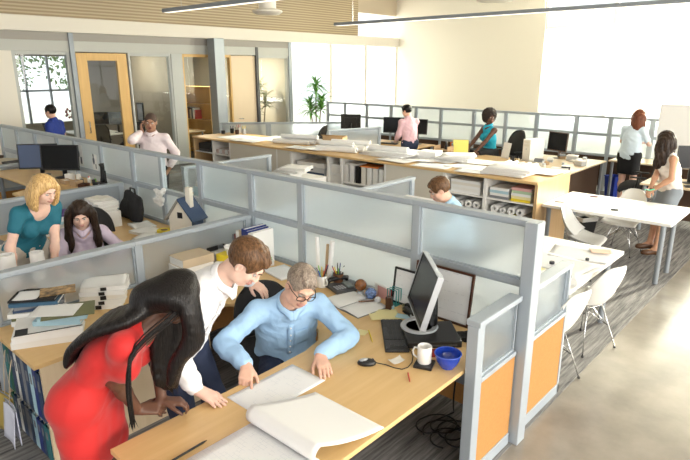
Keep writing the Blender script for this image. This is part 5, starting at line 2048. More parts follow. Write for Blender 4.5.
monitor('tilted black monitor with silver edge on the near desk', (-1.88, 2.87, ZT + .051), R(-45.6), .506, .345, R(16), .265, side=SILVER, ring=True, stand=-.02)

# keyboard
t = thing('keyboard', 'black computer keyboard in front of the monitor', 'keyboard', (-2.00, 2.71, ZT), R(-48))
build(MB().prism([(-.225, -.075), (.225, -.075), (.225, .075), (-.225, .075)], 0, .014), 'case', BLACK, t, bev=.004)
KEYM = mat('key_caps', (.05, .05, .054), .45)
for r_ in range(5):
    n_ = 0
    x = -.215
    while x < .205 and n_ < 20:
        wk = .0185
        if r_ == 0 and -.12 < x < -.02:
            wk = .115
        if x + wk > .216:
            break
        k = build(MB().bx(x, x + wk - .0035, -.066 + r_ * .0265, -.066 + r_ * .0265 + .0225, .014, .0195), 'key', KEYM, t)
        x += wk + (.012 if abs(x - .06) < .010 else 0)
        n_ += 1
# mouse with its cable
t = thing('computer_mouse', 'black and silver computer mouse beside the keyboard', 'mouse', (-1.90, 2.31, ZT), R(40))
build(MB().ball((0, 0, .010), 1, 20, (.056, .033, .026)), 'shell', BLACK, t, True)
build(MB().ball((-.010, 0, .0145), 1, 18, (.040, .025, .0235)), 'palm_rest', SILVER, t, True)
build(MB().cyl((.034, -.003, .029), (.034, .003, .029), .009, n=12), 'scroll_wheel', DKGREY, t, 40)
cab = []
for wx_, wy_ in [(-1.86, 2.375), (-1.808, 2.375), (-1.752, 2.379), (-1.707, 2.396), (-1.695, 2.438), (-1.711, 2.501), (-1.749, 2.564), (-1.795, 2.608), (-1.844, 2.634)]:
    dx, dy = wx_ + 1.90, wy_ - 2.31
    cab.append((dx * math.cos(R(40)) + dy * math.sin(R(40)), -dx * math.sin(R(40)) + dy * math.cos(R(40)), .004))
cab[0] = (.048, 0, .012)
build(MB().tube(cab, .0028, 6), 'cable', BLACKM, t, True)


def mug(label, loc, rz, m, r=.040, h=.092, group=None, coffee=False):
    t_ = thing('mug', label, 'mug', loc, rz, group)
    build(MB().lathe([(.001, 0), (r * .9, 0), (r, .006), (r, h - .002), (r - .002, h), (r - .004, h - .002), (r - .004, .008), (.001, .008)], n=28), 'cup', m, t_, 50)
    build(MB().tube([(r - .003, 0, h * .80), (r + .018, 0, h * .80), (r + .028, 0, h * .60), (r + .024, 0, h * .35), (r - .003, 0, h * .2)], [.006, .0055, .0055, .0055, .006], 8), 'handle', m, t_, True)
    return t_


one(MB().bx(-.055, .055, -.055, .055, 0, .018), 'coaster', BLACK, 'square black block under the white coffee mug', 'coaster', (-1.64, 2.525, ZT), R(20), bev=.004)
mug('white coffee mug standing on a black block beside the blue bowl', (-1.645, 2.53, ZT + .0185), R(200), CERAMIC, .042, .105)
t = thing('bowl', 'deep blue glazed bowl on the desk beside the aisle screen', 'bowl', (-1.53, 2.60, ZT))
t.scale = (1.15, 1.15, 1.15)
build(MB().lathe([(.001, 0), (.034, 0), (.036, .006), (.052, .022), (.064, .055), (.067, .078), (.063, .078), (.059, .056), (.047, .026), (.001, .012)], n=36), 'cup', BLUEGLAZE, t, 60)
build(MB().lathe([(.068, .074), (.070, .078), (.067, .081), (.063, .078)], n=36, closed=True), 'rim', mat('blue_rim', (.05, .11, .55), .12), t, True)
one(MB().bx(-.002, .002, -.035, .035, 0, .055), 'red_card', REDC, 'small red card standing behind the white coffee mug', 'card', (-1.66, 2.64, ZT), R(-50))
one(MB().tube([(-.05, 0, .004), (.04, 0, .004), (.052, 0, .004)], [.0035, .0035, .0008], 8), 'pencil', REDC, 'short red pencil lying on the bare desk', 'pencil', (-1.625, 2.35, ZT), R(-48), smooth=40)
one(MB().tube([(-.085, 0, .004), (.072, 0, .004), (.086, 0, .004)], [.0035, .0035, .0008], 8), 'pencil', YELLOW, 'yellow pencil lying beside the square note', 'pencil', (-2.11, 2.60, ZT), R(-42), smooth=40)
sheet('sticky_note', 'square cream note lying left of the yellow pencil', 'note', .076, .076, LEMON, (-2.19, 2.605, ZT), R(15), curl=.003)
sheet('sticky_note', 'small cream note tilted over the mouse cable', 'note', .060, .085, OFFWHITE, (-1.78, 2.44, ZT + .012), R(-20), curl=.012)

# open notebook and papers
t = thing('notebook', 'open notebook with blank white pages left of the keyboard', 'notebook', (-2.54, 2.93, ZT), R(-8))
for sx in (-1, 1):
    build(MB().sheet(lambda u, v: (sx * (.004 + .205 * u), -.145 + .29 * v, .004 + .012 * math.sin(min(u * 2.2, 1) * PI / 2) * (1 - u) ** .6 + .002), 14, 6, .002 * sx), 'page', PAPER, t, True)
build(MB().bx(-.215, .215, -.148, .148, 0, .003), 'cover', GREYC, t)
one(MB().tube([(-.06, 0, .006), (.05, 0, .006), (.062, 0, .006)], [.006, .006, .002], 8), 'pen', mat('bronze_pen', (.13, .06, .03), .3, .5), 'dark bronze pen on the fold of the open notebook', 'pen', (-2.47, 2.99, ZT + .016), R(50), smooth=40)
sheet('loose_sheet', 'pale yellow sheet between the open notebook and the keyboard', 'paper', .17, .21, LEMON, (-2.25, 2.92, ZT), R(-40))
sheet('loose_sheet', 'small light blue sheet beside the black stapler', 'paper', .10, .07, LBLUE, (-2.13, 2.98, ZT + .004), R(20))

# telephone
t = thing('desk_phone', 'black desk telephone behind the pen mug with coiled cord', 'telephone', (-2.80, 3.08, ZT), R(-20))
build(MB().prism([(-.10, -.09), (.10, -.09), (.10, .09), (-.10, .09)], 0, .030), 'base', DKGREY, t, bev=.008)
build(MB().box((.02, .045, .040), (.11, .05, .012)), 'display', mat('lcd_grey', (.20, .23, .22), .3), t)
build(MB().tube([(-.075, -.09, .055), (-.075, -.06, .066), (-.075, .06, .066), (-.075, .09, .055)], [.024, .018, .018, .024], 10), 'handset', BLACK, t, True)
for q in range(12):
    build(MB().bx(.0 + (q % 3) * .026 - .012, .014 + (q % 3) * .026 - .004, -.070 + (q // 3) * .022, -.056 + (q // 3) * .022, .030, .034), 'key', SILVER, t)
coil = []
for q in range(90):
    a = q / 89
    coil.append((-.075 - .22 * a + .004 * math.cos(q * 1.6), -.09 - .02 * a - .06 * math.sin(a * PI) + .004 * math.sin(q * 1.6), .012 + .004 * math.cos(q * 1.6)))
build(MB().tube(coil, .0028, 5), 'cord', BLACKM, t, True)

# pens
mug('white mug full of pens on the near desk', (-2.955, 3.02, ZT), R(-10), CERAMIC, .043, .095)
t = thing('pen_cup', 'dark wire pen cup behind the white mug of pens', 'pen cup', (-2.885, 3.135, ZT))
build(MB().lathe([(.001, 0), (.038, 0), (.042, .10), (.040, .10), (.036, .004), (.001, .004)], n=20), 'cup', mat('bronze_mesh', (.22, .10, .05), .4, .5), t, 50)
build(MB().lathe([(.041, .098), (.044, .100), (.041, .103)], n=20), 'rim', BLACK, t, True)
PENC = [BLACK, NAVY, REDC, YELLOW, GREENB, BLACK, SILVER, mat('bright_blue', (.02, .12, .6), .3), ORANGEC, WHITE, BLACK, NAVY]
rp = random.Random(5)
k = 0
for (cx, cy, n_, cup) in ((-2.955, 3.02, 9, 'white mug on the near desk'), (-2.885, 3.135, 8, 'dark wire cup on the near desk')):
    for q in range(n_):
        a = 2 * PI * q / n_ + rp.random() * .4
        top = .05 + rp.random() * .012
        L = .150 + rp.random() * .03
        p0 = Vector((cx - .012 * math.cos(a), cy - .012 * math.sin(a), ZT + .012))
        p1 = Vector((cx + top * math.cos(a), cy + top * math.sin(a), ZT + .012 + L))
        dv = (p1 - p0).normalized()
        m_ = PENC[k % len(PENC)]
        o = build(MB().tube([(0, 0, 0), (0, 0, L * .93), (0, 0, L)], [.0042, .0042, .002], 7), 'pen', m_, None, 40)
        o.matrix_world = Matrix.Translation(p0) @ dv.to_track_quat('Z', 'Y').to_matrix().to_4x4()
        tag(o, 'slim pen standing in the ' + cup, 'pen', 'pens in the ' + cup)
        k += 1
for q, (dx, r_) in enumerate(((-.02, .017), (.035, .019))):
    roll('cardboard_tube' if q else 'paper_roll', ['slim white roll leaning behind the pens, left one', 'white roll leaning behind the pens beside a brown tube'][q], 'roll', (-3.06 + dx * 2, 3.13, ZT), (-3.09 + dx * 3.2, 3.17, ZT + .34), r_, PAPER)
roll('cardboard_tube', 'thin brown cardboard tube leaning between two white rolls', 'tube', (-3.035, 3.145, ZT), (-3.04, 3.178, ZT + .30), .012, TANC)
t = thing('spice_jar', 'small dark jar with a pale lid left of the pen mug', 'jar', (-3.07, 3.03, ZT))
build(MB().lathe([(.001, 0), (.022, 0), (.023, .004), (.023, .045), (.017, .05), (.001, .05)], n=18), 'glass', mat('amber_glass', (.12, .04, .015), .15), t, 40)
build(MB().lathe([(.021, .05), (.021, .066), (.001, .066)], n=18), 'lid', SILVER, t, 40)

# ornaments behind the notebook
t = thing('globe_ornament', 'amber glass ball on a silver stand beside the phone', 'ornament', (-2.62, 3.10, ZT))
build(MB().lathe([(.001, 0), (.034, 0), (.030, .010), (.024, .03), (.030, .035), (.001, .035)], n=24), 'stand', SILVER, t, 40)
build(MB().ball((0, 0, .078), .047, 24), 'ball', mat('amber_ball', (.20, .065, .012), .08, coat=.6, var=.4, vscale=30), t, True)
one(MB().ball((0, 0, .045), .045, 24), 'glass_ball', mat('speckled_blue_ball', (.12, .20, .42), .12, coat=.5, var=.8, vscale=60), 'speckled blue ball beside the amber ball', 'ornament', (-2.505, 3.085, ZT), smooth=True)
one(MB().ball((0, 0, .025), .025, 18), 'white_ball', mat('pearl_ball', (.72, .72, .74), .2), 'small white ball beside the speckled blue ball', 'ornament', (-2.42, 3.06, ZT), smooth=True)
for q, (m_, L, y, lb) in enumerate(((PAPER, .17, 3.165, 'white envelope leaning on the screen behind the balls'), (PINKC, .15, 3.150, 'pink envelope leaning behind the speckled blue ball'), (REDC, .13, 3.188, 'red booklet leaning behind the envelopes'))):
    o = one(MB().bx(-L / 2, L / 2, -.002, .002, 0, .10 - .012 * q), ['envelope', 'envelope', 'booklet'][q], m_, lb, ['envelope', 'envelope', 'booklet'][q], (-2.46 + .03 * q, y, ZT), R(-12))
t = thing('desk_stand', 'teal wire letter stand left of the framed certificate', 'stand', (-2.32, 3.13, ZT))
fr = MB()
for y in (-.03, .0, .03):
    fr.tube([(-.04, y, .004), (-.04, y, .12), (.04, y, .12), (.04, y, .004)], .004, 6)
build(fr, 'wire_frame', mat('teal_wire', (.03, .32, .32), .4), t, True)
build(MB().bx(-.045, .045, -.04, .04, 0, .006), 'base', mat('teal_wire', (.03, .32, .32), .4), t)
one(MB().bx(-.022, .022, -.022, .022, 0, .095), 'wood_block', BROWNF, 'upright dark brown block beside the teal stand', 'block', (-2.29, 3.03, ZT), R(15), bev=.004)
one(MB().lathe([(.001, 0), (.028, 0), (.030, .03), (.026, .032), (.024, .006), (.001, .006)], n=18), 'clip_dish', mat('olive_dish', (.30, .28, .16), .4), 'small olive dish by the stapler', 'dish', (-2.20, 3.11, ZT), smooth=50)
for q in range(2):
    t = thing('stapler', ['black stapler beside the docking unit', 'second black stapler behind the first one'][q], 'stapler', (-2.12 - .02 * q, 3.04 + .07 * q, ZT), R(-25 + 20 * q))
    build(MB().bx(-.07, .07, -.018, .018, 0, .012), 'base', BLACK, t, bev=.004)
    o = build(MB().bx(-.065, .07, -.016, .016, .020, .044), 'arm', BLACK, t, bev=.006)
    build(MB().cyl((.058, -.02, .02), (.058, .02, .02), .011, n=10), 'hinge', SILVER, t, 40)
for q, (dx, dy, s_) in enumerate(((.0, .0, 1), (.07, -.03, .8), (-.05, .04, .9))):
    one(MB().bx(-.02 * s_, .02 * s_, -.015, .015, 0, .03 * s_), 'eraser', [WHITE, LBLUE, BLACKM][q], ['white eraser block in the clutter beside the stapler', 'light blue eraser in the clutter beside the stapler', 'small black box in the clutter beside the stapler'][q], 'eraser' if q < 2 else 'box', (-2.17 + dx * .5 - .14, 2.96 + dy * .5 + .10, ZT), R(30 * q), bev=.003)

# framed certificates leaning on the screen


def frame_leaning(label, x, w, h, y, border, fm, hidden=.0):
    t_ = thing('picture_frame', label, 'picture frame', (x, y, ZT))
    tl = R(-8)
    parts_ = [('frame', fm, [(-w / 2, w / 2, -.010, .010, 0, border), (-w / 2, w / 2, -.010, .010, h - border, h), (-w / 2, -w / 2 + border, -.010, .010, border, h - border), (w / 2 - border, w / 2, -.010, .010, border, h - border)]),
              ('certificate', TEXTPG, [(-w / 2 + border, w / 2 - border, -.002, .0, border, h - border)]),
              ('backing', TANC, [(-w / 2 + border, w / 2 - border, .002, .006, border, h - border)])]
    for nm, m_, bs in parts_:
        b = MB().at(rx=tl)
        for q in bs:
            b.bx(*q)
        build(b, nm, m_, t_, bev=.002 if nm == 'frame' else 0)
    return t_


frame_leaning('large certificate in a thin brown frame behind the monitor', -1.93, .46, .37, 3.13, .016, BROWNF)
frame_leaning('smaller white page in a black frame left of the monitor', -2.25, .22, .27, 3.155, .014, BLACK)
t = thing('cable_heap', 'tangle of dark cables behind the monitor', 'cables', (-1.62, 2.98, ZT))
for q in range(3):
    build(MB().tube([(.07 * math.cos(a * .55 + q) * (1 - .2 * math.sin(a * 1.3)), .055 * math.sin(a * .62 + q), .010 + .009 * q + .006 * math.sin(a + q)) for a in range(40)], .0045, 6), 'cable', BLACKM, t, True)

# papers along the screen
ream('paper_pile', 'small pile of printed sheets behind the two men', 'papers', .30, .22, .012, TEXTPG, (-3.42, 3.02, ZT), R(-10))
t = thing('card_holder', 'clear plastic card holder with green notes at the screen foot', 'card holder', (-3.68, 3.08, ZT), R(-15))
build(MB().bx(-.055, .055, -.035, .035, 0, .05), 'tray', mat('milky_plastic', (.68, .70, .72), .25), t, bev=.005)
build(MB().bx(-.035, .035, -.02, .02, .05, .075), 'note_block', GREENB, t)
lid = MB()
for q, (x, m_) in enumerate(((-.03, 0), (-.01, 1), (.012, 2))):
    lid.mi = m_
    lid.ball((x, -.036, .030 + .008 * (q % 2)), .010, 10, (1, .3, 1))
build(lid, 'dot_label', [REDC, YELLOW, NAVY], t, True)

# upright books and binders in the corner
bk = [(-4.02, .035, .24, GREYC, .20, 'grey booklet standing at the left end of the corner book row'), (-3.985, .028, .25, mat('maroon_cover', (.20, .05, .04), .5), .21, 'maroon booklet in the corner book row'),
      (-3.955, .045, .29, WHITE, .22, 'white binder left of the beige folder in the corner book row'), (-3.91, .032, .30, BEIGEC, .22, 'beige folder in the corner book row'),
      (-3.878, .018, .28, BROWNF, .21, 'dark brown booklet in the corner book row'), (-3.858, .050, .325, NAVY, .24, 'thick navy blue binder in the corner book row'),
      (-3.806, .030, .315, NAVY, .24, 'thinner navy blue binder right of the thick one'), (-3.774, .026, .30, WHITE, .23, 'slim white binder right of the navy binders'),
      (-3.746, .040, .31, PAPER, .23, 'white binder at the right end of the corner book row')]
for x, w_, h_, m_, d_, lb in bk:
    t = thing('book', lb, 'book', (x + w_ / 2, 3.06, ZT), 0, 'books in the corner row')
    build(MB().bx(-w_ / 2 + .003, w_ / 2 - .003, -d_ / 2 + .003, d_ / 2 - .005, .003, h_ - .004), 'pages', PAGES, t)
    build(MB().bx(-w_ / 2, -w_ / 2 + .003, -d_ / 2, d_ / 2, 0, h_).bx(w_ / 2 - .003, w_ / 2, -d_ / 2, d_ / 2, 0, h_).bx(-w_ / 2 + .003, w_ / 2 - .003, -d_ / 2, -d_ / 2 + .003, 0, h_), 'cover', m_, t)
t = thing('document_tray', 'black letter tray left of the corner book row', 'tray', (-3.99, 2.82, ZT), R(4))
build(MB().bx(-.10, .10, -.09, .09, 0, .006).bx(-.10, -.094, -.09, .09, .006, .15).bx(.094, .10, -.09, .09, .006, .15).bx(-.094, .094, .084, .09, .006, .15), 'tray', BLACK, t)
build(MB().bx(-.09, .09, -.085, .08, .006, .11), 'papers', PAGES, t)

# pile with the beige book and the tissue box
gp = 'volumes in the pile under the beige book'
z = ZT
for q, (w_, d_, h_, m_, lb) in enumerate(((.30, .23, .060, WHITE, 'lowest white volume under the beige book'), (.30, .22, .065, WHITE, 'middle white volume under the beige book'), (.29, .22, .070, BEIGEC, 'thick white book with a beige cover on top of its pile'))):
    volume('book', lb, 'book', w_, d_, h_, m_, (-3.92, 2.44 + .012 * q, z), R(80 + 4 * q), gp)
    z += h_ + .0005
one(MB().bx(-.10, .10, -.09, .09, 0, .11), 'storage_box', WHITE, 'plain white box under the yellow tissue box', 'box', (-3.74, 2.72, ZT), R(10), bev=.004)
t = thing('tissue_box', 'yellow tissue box with a white tissue pulled out', 'tissue box', (-3.74, 2.72, ZT + .1105), R(10))
build(MB().bx(-.11, .11, -.055, .055, 0, .06), 'box', YELLOW, t, bev=.003)
F = Field((-.08, -.06, .05), (.08, .06, .18), .006)
for q in range(5):
    a = q * 1.3
    F.cap((0, 0, .055), (.03 * math.cos(a), .025 * math.sin(a), .12 + .012 * (q % 2)), .012, .022, .01)
F.obj('tissue', PAPER, t, wrinkles(.006, 60))

# document stacks on the left return
gp = 'volumes in the magazine stack by the divider'
z = ZT
rq = random.Random(11)
coversA = [(.31, .23, .030, WHITE, 'white report'), (.31, .24, .024, PAPER, 'white report'), (.30, .23, .016, OLIVE, 'olive folder'), (.31, .23, .022, WHITE, 'white report'), (.29, .23, .014, DKBLUE, 'dark blue magazine'), (.30, .22, .014, GREYC, 'grey magazine'), (.30, .23, .018, mat('sea_blue_cover', (.05, .13, .22), .4), 'blue magazine'), (.29, .22, .010, BLACKM, 'black magazine')]
for q, (w_, d_, h_, m_, nm) in enumerate(coversA):
    h_ *= 1.35
    volume('report' if 'report' in nm else ('folder' if 'folder' in nm else 'magazine'), '%s, %s in the magazine stack by the divider' % (nm, ORD[q]), 'document', w_, d_, h_, m_, (-3.93 + .012 * rq.uniform(-1, 1), 1.26 + .015 * rq.uniform(-1, 1), z), R(60 + rq.uniform(-9, 9)), gp)
    z += h_ + .0005
sheet('loose_sheet', 'white sheet on top of the magazine stack', 'paper', .15, .17, PAPER, (-3.95, 1.21, z), R(55))
volume('magazine', 'tan and black picture magazine on top of the magazine stack', 'magazine', .22, .15, .008, mat('tan_picture_cover', (.34, .22, .10), .4, var=.9, vscale=22), (-3.89, 1.38, z), R(68), gp)

gp = 'volumes in the front stack behind the woman in red'
z = ZT
for q, (w_, d_, h_, m_, nm) in enumerate(((.40, .30, .045, WHITE, 'wide white plan set'), (.40, .30, .040, PAPER, 'wide white plan set'), (.39, .29, .014, WHITE, 'wide clipped plan set'))):
    t = volume('plan_set', '%s, %s in the pile behind the red dress' % (nm, ORD[q]), 'document', w_, d_, h_, m_, (-3.68 + .01 * q, 1.22, z), R(62 + 3 * q), gp, pages=PAGES)
    if q == 2:
        build(MB().bx(-.19, -.12, -.147, -.05, h_, h_ + .004).bx(-.195, .19, -.147, -.135, h_, h_ + .002), 'binding_strip', BLACK, t)
    z += h_ + .0005
for q, (w_, d_, h_, m_, nm) in enumerate(((.29, .21, .030, LBLUE, 'light blue edged booklet'), (.29, .21, .026, LBLUE, 'pale blue booklet'), (.31, .23, .006, OLIVE, 'olive green folder'))):
    volume('folder' if q == 2 else 'booklet', '%s on the front stack behind the woman in red, %s' % (nm, ['lower', 'upper', 'topmost'][q]), 'document', w_, d_, h_, m_, (-3.65 + .02 * q, 1.30 + .015 * q, z), R(48 + 8 * q), gp, pages=[PAGES, mat('pale_blue_edges', (.5, .68, .72), .6), PAGES][q])
    z += h_ + .0005
sheet('loose_sheet', 'white sheet with a small sketch on top of the front stack', 'paper', .28, .20, mat('sketch_sheet', (.84, .84, .84), .7), (-3.66, 1.27, z), R(48), curl=.003)

gp = 'bound reports in the clipped stack by the divider'
z = ZT
for q in range(5):
    h_ = [.034, .030, .036, .030, .028][q]
    t = volume('bound_report', 'white bound report with black clip, %s in the clipped stack' % ORD[q], 'document', .31, .23, h_, [PAPER, WHITE, OFFWHITE, PAPER, WHITE][q], (-3.93 + .01 * (q % 2), 1.69 + .010 * q, z), R(52 + 5 * (q % 3)), gp)
    build(MB().bx(-.02, .02, -.122, -.108, h_ * .15, h_ * .85 + .003), 'clip', BLACK, t)
    z += h_ + .0005
sheet('loose_sheet', 'white sheet with a blue edge on top of the clipped stack', 'paper', .30, .22, PAPER, (-3.95, 1.73, z), R(58))
for q in range(3):
    ream('paper_pile', 'low pile of loose white papers behind the woman in red, %s' % ['lowest', 'middle', 'top'][q], 'papers', .30, .22, .014, [PAPER, TEXTPG, PAPER][q], (-3.90 + .04 * q, 2.12 + .03 * q, ZT + .0155 * q), R(35 + 25 * q), 'loose paper piles behind the woman in red')
ream('paper_pile', 'tilted sheet pile on the wood beside the clipped stack', 'papers', .28, .21, .020, PAPER, (-3.46, 1.72, ZT), R(75))
t = thing('glasses_case', 'small black spectacles lying by the loose papers', 'glasses', (-3.72, 2.30, ZT), R(20))
for sx in (-1, 1):
    build(MB().tube([(sx * .03 + .022 * math.cos(2 * PI * a / 14), .018 * math.sin(2 * PI * a / 14), .012) for a in range(14)], .002, 5, closed=True), 'rim', BLACK, t, True)

# binders on the shelves under the left desk end
bc = [TEALC, GREENC, DKBLUE, WHITE, DKBLUE, GREYC, DKBLUE, LBLUE, NAVY, DKBLUE]
bn = ['teal', 'dark green', 'dark blue', 'white', 'dark blue', 'grey', 'dark blue', 'light blue', 'navy', 'dark blue']
x = -4.0
for lv, z0 in ((0, .322), (1, .04)):
    x = -4.0
    for q in range(10):
        w_ = [.06, .05, .072, .045, .065, .05, .07, .06, .055, .065][(q + 3 * lv) % 10]
        m_, nm = bc[(q + lv) % 10], bn[(q + lv) % 10]
        h_ = .30 + .02 * ((q * 7) % 3) / 3 + (.0 if lv else .03)
        if lv:
            h_ = .24
        t = thing('ring_binder', '%s binder on the %s shelf under the desk end, number %d from the left' % (nm, ['upper', 'lower'][lv], q + 1), 'binder', (x + w_ / 2, 1.16, z0), 0, 'binders under the left desk end')
        build(MB().bx(-w_ / 2 + .003, w_ / 2 - .003, -.12, .135, .004, h_ - .006), 'pages', PAGES, t)
        build(MB().bx(-w_ / 2, -w_ / 2 + .003, -.14, .14, 0, h_).bx(w_ / 2 - .003, w_ / 2, -.14, .14, 0, h_).bx(-w_ / 2 + .003, w_ / 2 - .003, -.14, -.136, 0, h_), 'cover', m_, t)
        build(MB().bx(-w_ * .22, w_ * .22, -.1412, -.1404, h_ * .62, h_ * .84), 'spine_label', GREYC, t)
        x += w_ + .004
        if x > -3.40:
            break
# folders hanging in front of the binders
for q, (m_, w_, h_, y, lb) in enumerate(((mat('mustard_folder', (.42, .31, .08), .6), .16, .26, .935, 'mustard folder hanging in front of the binders'), (mat('pale_lilac_sheet', (.66, .68, .80), .6), .20, .25, .915, 'pale lilac papers hanging in front of the mustard folder'))):
    t = thing('hanging_folder', lb, 'folder', (-3.80 + .14 * q, y, .13), R(8 - 10 * q))
    o = build(MB().sheet(lambda u, v: (-w_ / 2 + w_ * u, .012 * math.sin(u * 3) + .03 * v * v * 0, h_ * v), 8, 6, .006), 'leaf', m_, t, True)
    build(MB().sheet(lambda u, v: (-w_ / 2 + w_ * u + .01, -.012 + .012 * math.sin(u * 3) - .03 * (1 - v), h_ * .95 * v), 8, 6, .004), 'front_leaf', m_, t, True)
    build(MB().tube([(-w_ / 2 - .01, 0, h_), (w_ / 2 + .01, 0, h_)], .004, 6), 'rail', ALUD, t, True)
    build(MB().tube([(0, 0, h_), (-.02, .03, h_ + .18), (-.03, .06, h_ + .28)], .003, 6), 'hanger_cord', BEIGEC, t, True)

# ------------------------------------------------------------------ cubicle of the two women
ZC = .7425
for q, (x, y, lb) in enumerate(((-4.80, 1.36, 'left of two fat white paper rolls standing behind the divider'), (-4.76, 1.57, 'right of two fat white paper rolls standing behind the divider'))):
    roll('paper_roll', lb, 'roll', (x, y, ZC), (x, y, ZC + .27 - .02 * q), .062 - .008 * q, PAPER, hole=.72)
sheet('loose_sheet', 'white sheet on the desk between the two women', 'paper', .30, .42, PAPER, (-4.52, 1.72, ZC), R(10))
sheet('loose_sheet', 'drawing on the desk in front of the dark haired seated woman', 'paper', .42, .30, PLAN, (-4.56, 2.18, ZC), R(80))
t = thing('shelf_unit', 'small white open shelf on the desk behind the dark haired woman', 'shelf', (-6.05, 2.72, ZC), R(-8))
build(MB().bx(-.17, .17, -.15, .15, 0, .012).bx(-.17, .17, -.15, .15, .16, .172).bx(-.17, -.158, -.15, .15, .012, .16).bx(.158, .17, -.15, .15, .012, .16), 'carcass', WHITE, t)
build(MB().bx(-.15, .15, -.12, .12, .013, .05), 'papers', PAGES, t)
z = ZC + .1725
for q, h_ in enumerate((.035, .03, .035, .025)):
    volume('report', 'white report, %s in the pile on the small white shelf' % ORD[q], 'document', .32, .25, h_, [PAPER, WHITE, PAPER, WHITE][q], (-6.05 + .012 * (q % 2), 2.72, z), R(-8 + 7 * (q % 3)), 'reports on the small white shelf')
    z += h_ + .0005
volume('booklet', 'brown framed booklet on top of the small white shelf', 'book', .22, .16, .012, OFFWHITE, (-6.07, 2.72, z), R(20))
z = ZC
for q, (m_, h_, nm) in enumerate(((PAPER, .05, 'white'), (WHITE, .05, 'white'), (LBLUE, .03, 'light blue'), (PAPER, .05, 'white'), (PURPLE, .02, 'purple'))):
    volume('folder', '%s folder, %s in the pile left of the small white shelf' % (nm, ORD[q]), 'document', .34, .26, h_, m_, (-6.15, 2.25 + .012 * q, z), R(85 + 6 * (q % 3)), 'folders left of the small white shelf')
    z += h_ + .0005
t = thing('bag', 'black briefcase leaning on the screen in the cubicle of the two women', 'bag', (-6.02, 3.06, ZC), R(-6))
F = Field((-.28, -.12, 0), (.28, .14, .42), .012)
F.cap((-.20, -.02, .05), (.20, -.02, .05), .055, None, .02, (0, 1, 0), .9)
F.cap((-.17, .03, .27), (.15, .03, .25), .050, None, .06, (0, 1, 0), .7)
F.cap((-.18, 0, .15), (.19, 0, .15), .07, None, .08, (0, 1, 0), .8)
F.plane((0, 0, .003), (0, 0, -1))
F.obj('body', CHARCOAL, t, wrinkles(.006, 18))
build(MB().tube([(-.08, .03, .30), (-.07, .03, .36), (.05, .03, .36), (.06, .03, .30)], .009, 8), 'handle', BLACK, t, True)
for q in range(3):
    ream('paper_pile', 'pile of white papers right of the black briefcase, %s' % ['left', 'middle', 'right'][q], 'papers', .30, .22, .02 + .01 * q, PAPER, (-5.68 + .28 * q, 2.98 - .10 * q, ZC), R(20 * q - 10), 'white papers right of the briefcase')
sheet('sticky_note', 'pale yellow note pad in front of the yellow tape', 'note', .10, .10, LEMON, (-5.10, 2.72, ZC), R(30))
t = thing('tape_roll', 'yellow tape roll lying left of the toy house', 'tape', (-5.22, 2.98, ZC), 0)
build(MB().lathe([(.04, 0), (.075, 0), (.075, .05), (.04, .05)], n=28, closed=True), 'roll', YELLOW, t, 40)
build(MB().lathe([(.036, .001), (.04, .001), (.04, .049), (.036, .049)], n=28, closed=True), 'core', TANC, t, 40)
build(MB().sheet(lambda u, v: (.075 + .16 * u, -.02 + .05 * v, .002 + .05 * math.sin(u * PI)), 8, 3, .003), 'loose_end', YELLOW, t, True)
t = thing('pen_cup', 'dark mesh pen cup with a pink pencil beside the toy house', 'pen cup', (-5.02, 3.02, ZC))
build(MB().lathe([(.001, 0), (.055, 0), (.062, .15), (.059, .15), (.052, .006), (.001, .006)], n=4), 'cup', DKGREY, t)
o = one(MB().tube([(0, 0, 0), (0, 0, .17), (0, 0, .185)], [.006, .006, .001], 8), 'pencil', mat('pink_pencil', (.75, .2, .12), .4), 'pink pencil standing in the dark mesh cup', 'pencil', (-5.03, 3.01, ZC + .01), smooth=40)
o.rotation_euler = (R(8), R(-8), 0)
t = thing('toy_house', 'white toy house with dark side walls on the women\'s desk', 'toy house', (-4.72, 2.94, ZC), R(20))
t.scale = (1.45, 1.3, 1.45)
build(MB().at().prism([(-.10, -.001), (.10, -.001), (.10, .001), (-.10, .001)], 0, .001), 'base', WHITE, t)
hb = MB()
hb.add([(-.09, -.07, 0), (.09, -.07, 0), (.09, -.07, .20), (0, -.07, .32), (-.09, -.07, .20), (-.09, .07, 0), (.09, .07, 0), (.09, .07, .20), (0, .07, .32), (-.09, .07, .20)],
       [(0, 1, 2, 3, 4), (9, 8, 7, 6, 5), (0, 5, 6, 1)])
build(hb, 'gable_wall', mat('toy_white', (.72, .68, .58), .6), t)
build(MB().add([(.091, -.07, 0), (.091, .07, 0), (.091, .07, .20), (.091, -.07, .20), (-.091, -.07, 0), (-.091, -.07, .20), (-.091, .07, .20), (-.091, .07, 0)], [(0, 1, 2, 3), (4, 5, 6, 7)]), 'side_wall', DKBLUE, t)
for sx in (-1, 1):
    b = MB()
    b.add([(0, -.09, .335), (0, .09, .335), (sx * .12, .09, .185), (sx * .12, -.09, .185), (0, -.09, .323), (0, .09, .323), (sx * .112, .09, .178), (sx * .112, -.09, .178)],
          [(0, 1, 2, 3), (7, 6, 5, 4), (0, 3, 7, 4), (1, 5, 6, 2), (3, 2, 6, 7)])
    build(b, 'roof', DKBLUE if sx > 0 else mat('toy_roof', (.30, .29, .26), .6), t)
build(MB().bx(-.025, .025, -.072, -.07, 0, .10), 'door', BLACK, t)
build(MB().bx(-.02, .02, -.072, -.07, .20, .24), 'window', BLACK, t)
build(MB().bx(.02, .055, -.02, .02, .25, .40), 'chimney', mat('toy_white', (.72, .68, .58), .6), t)
t = thing('soft_toy', 'small black and white plush bird beside the toy house', 'toy', (-4.42, 3.04, ZC))
build(MB().ball((0, 0, .075), 1, 16, (.055, .05, .078)).ball((0, -.01, .165), .042, 14), 'body', BLACKM, t, True)
build(MB().ball((0, -.022, .075), 1, 16, (.038, .034, .058)), 'belly', WHITE, t, True)
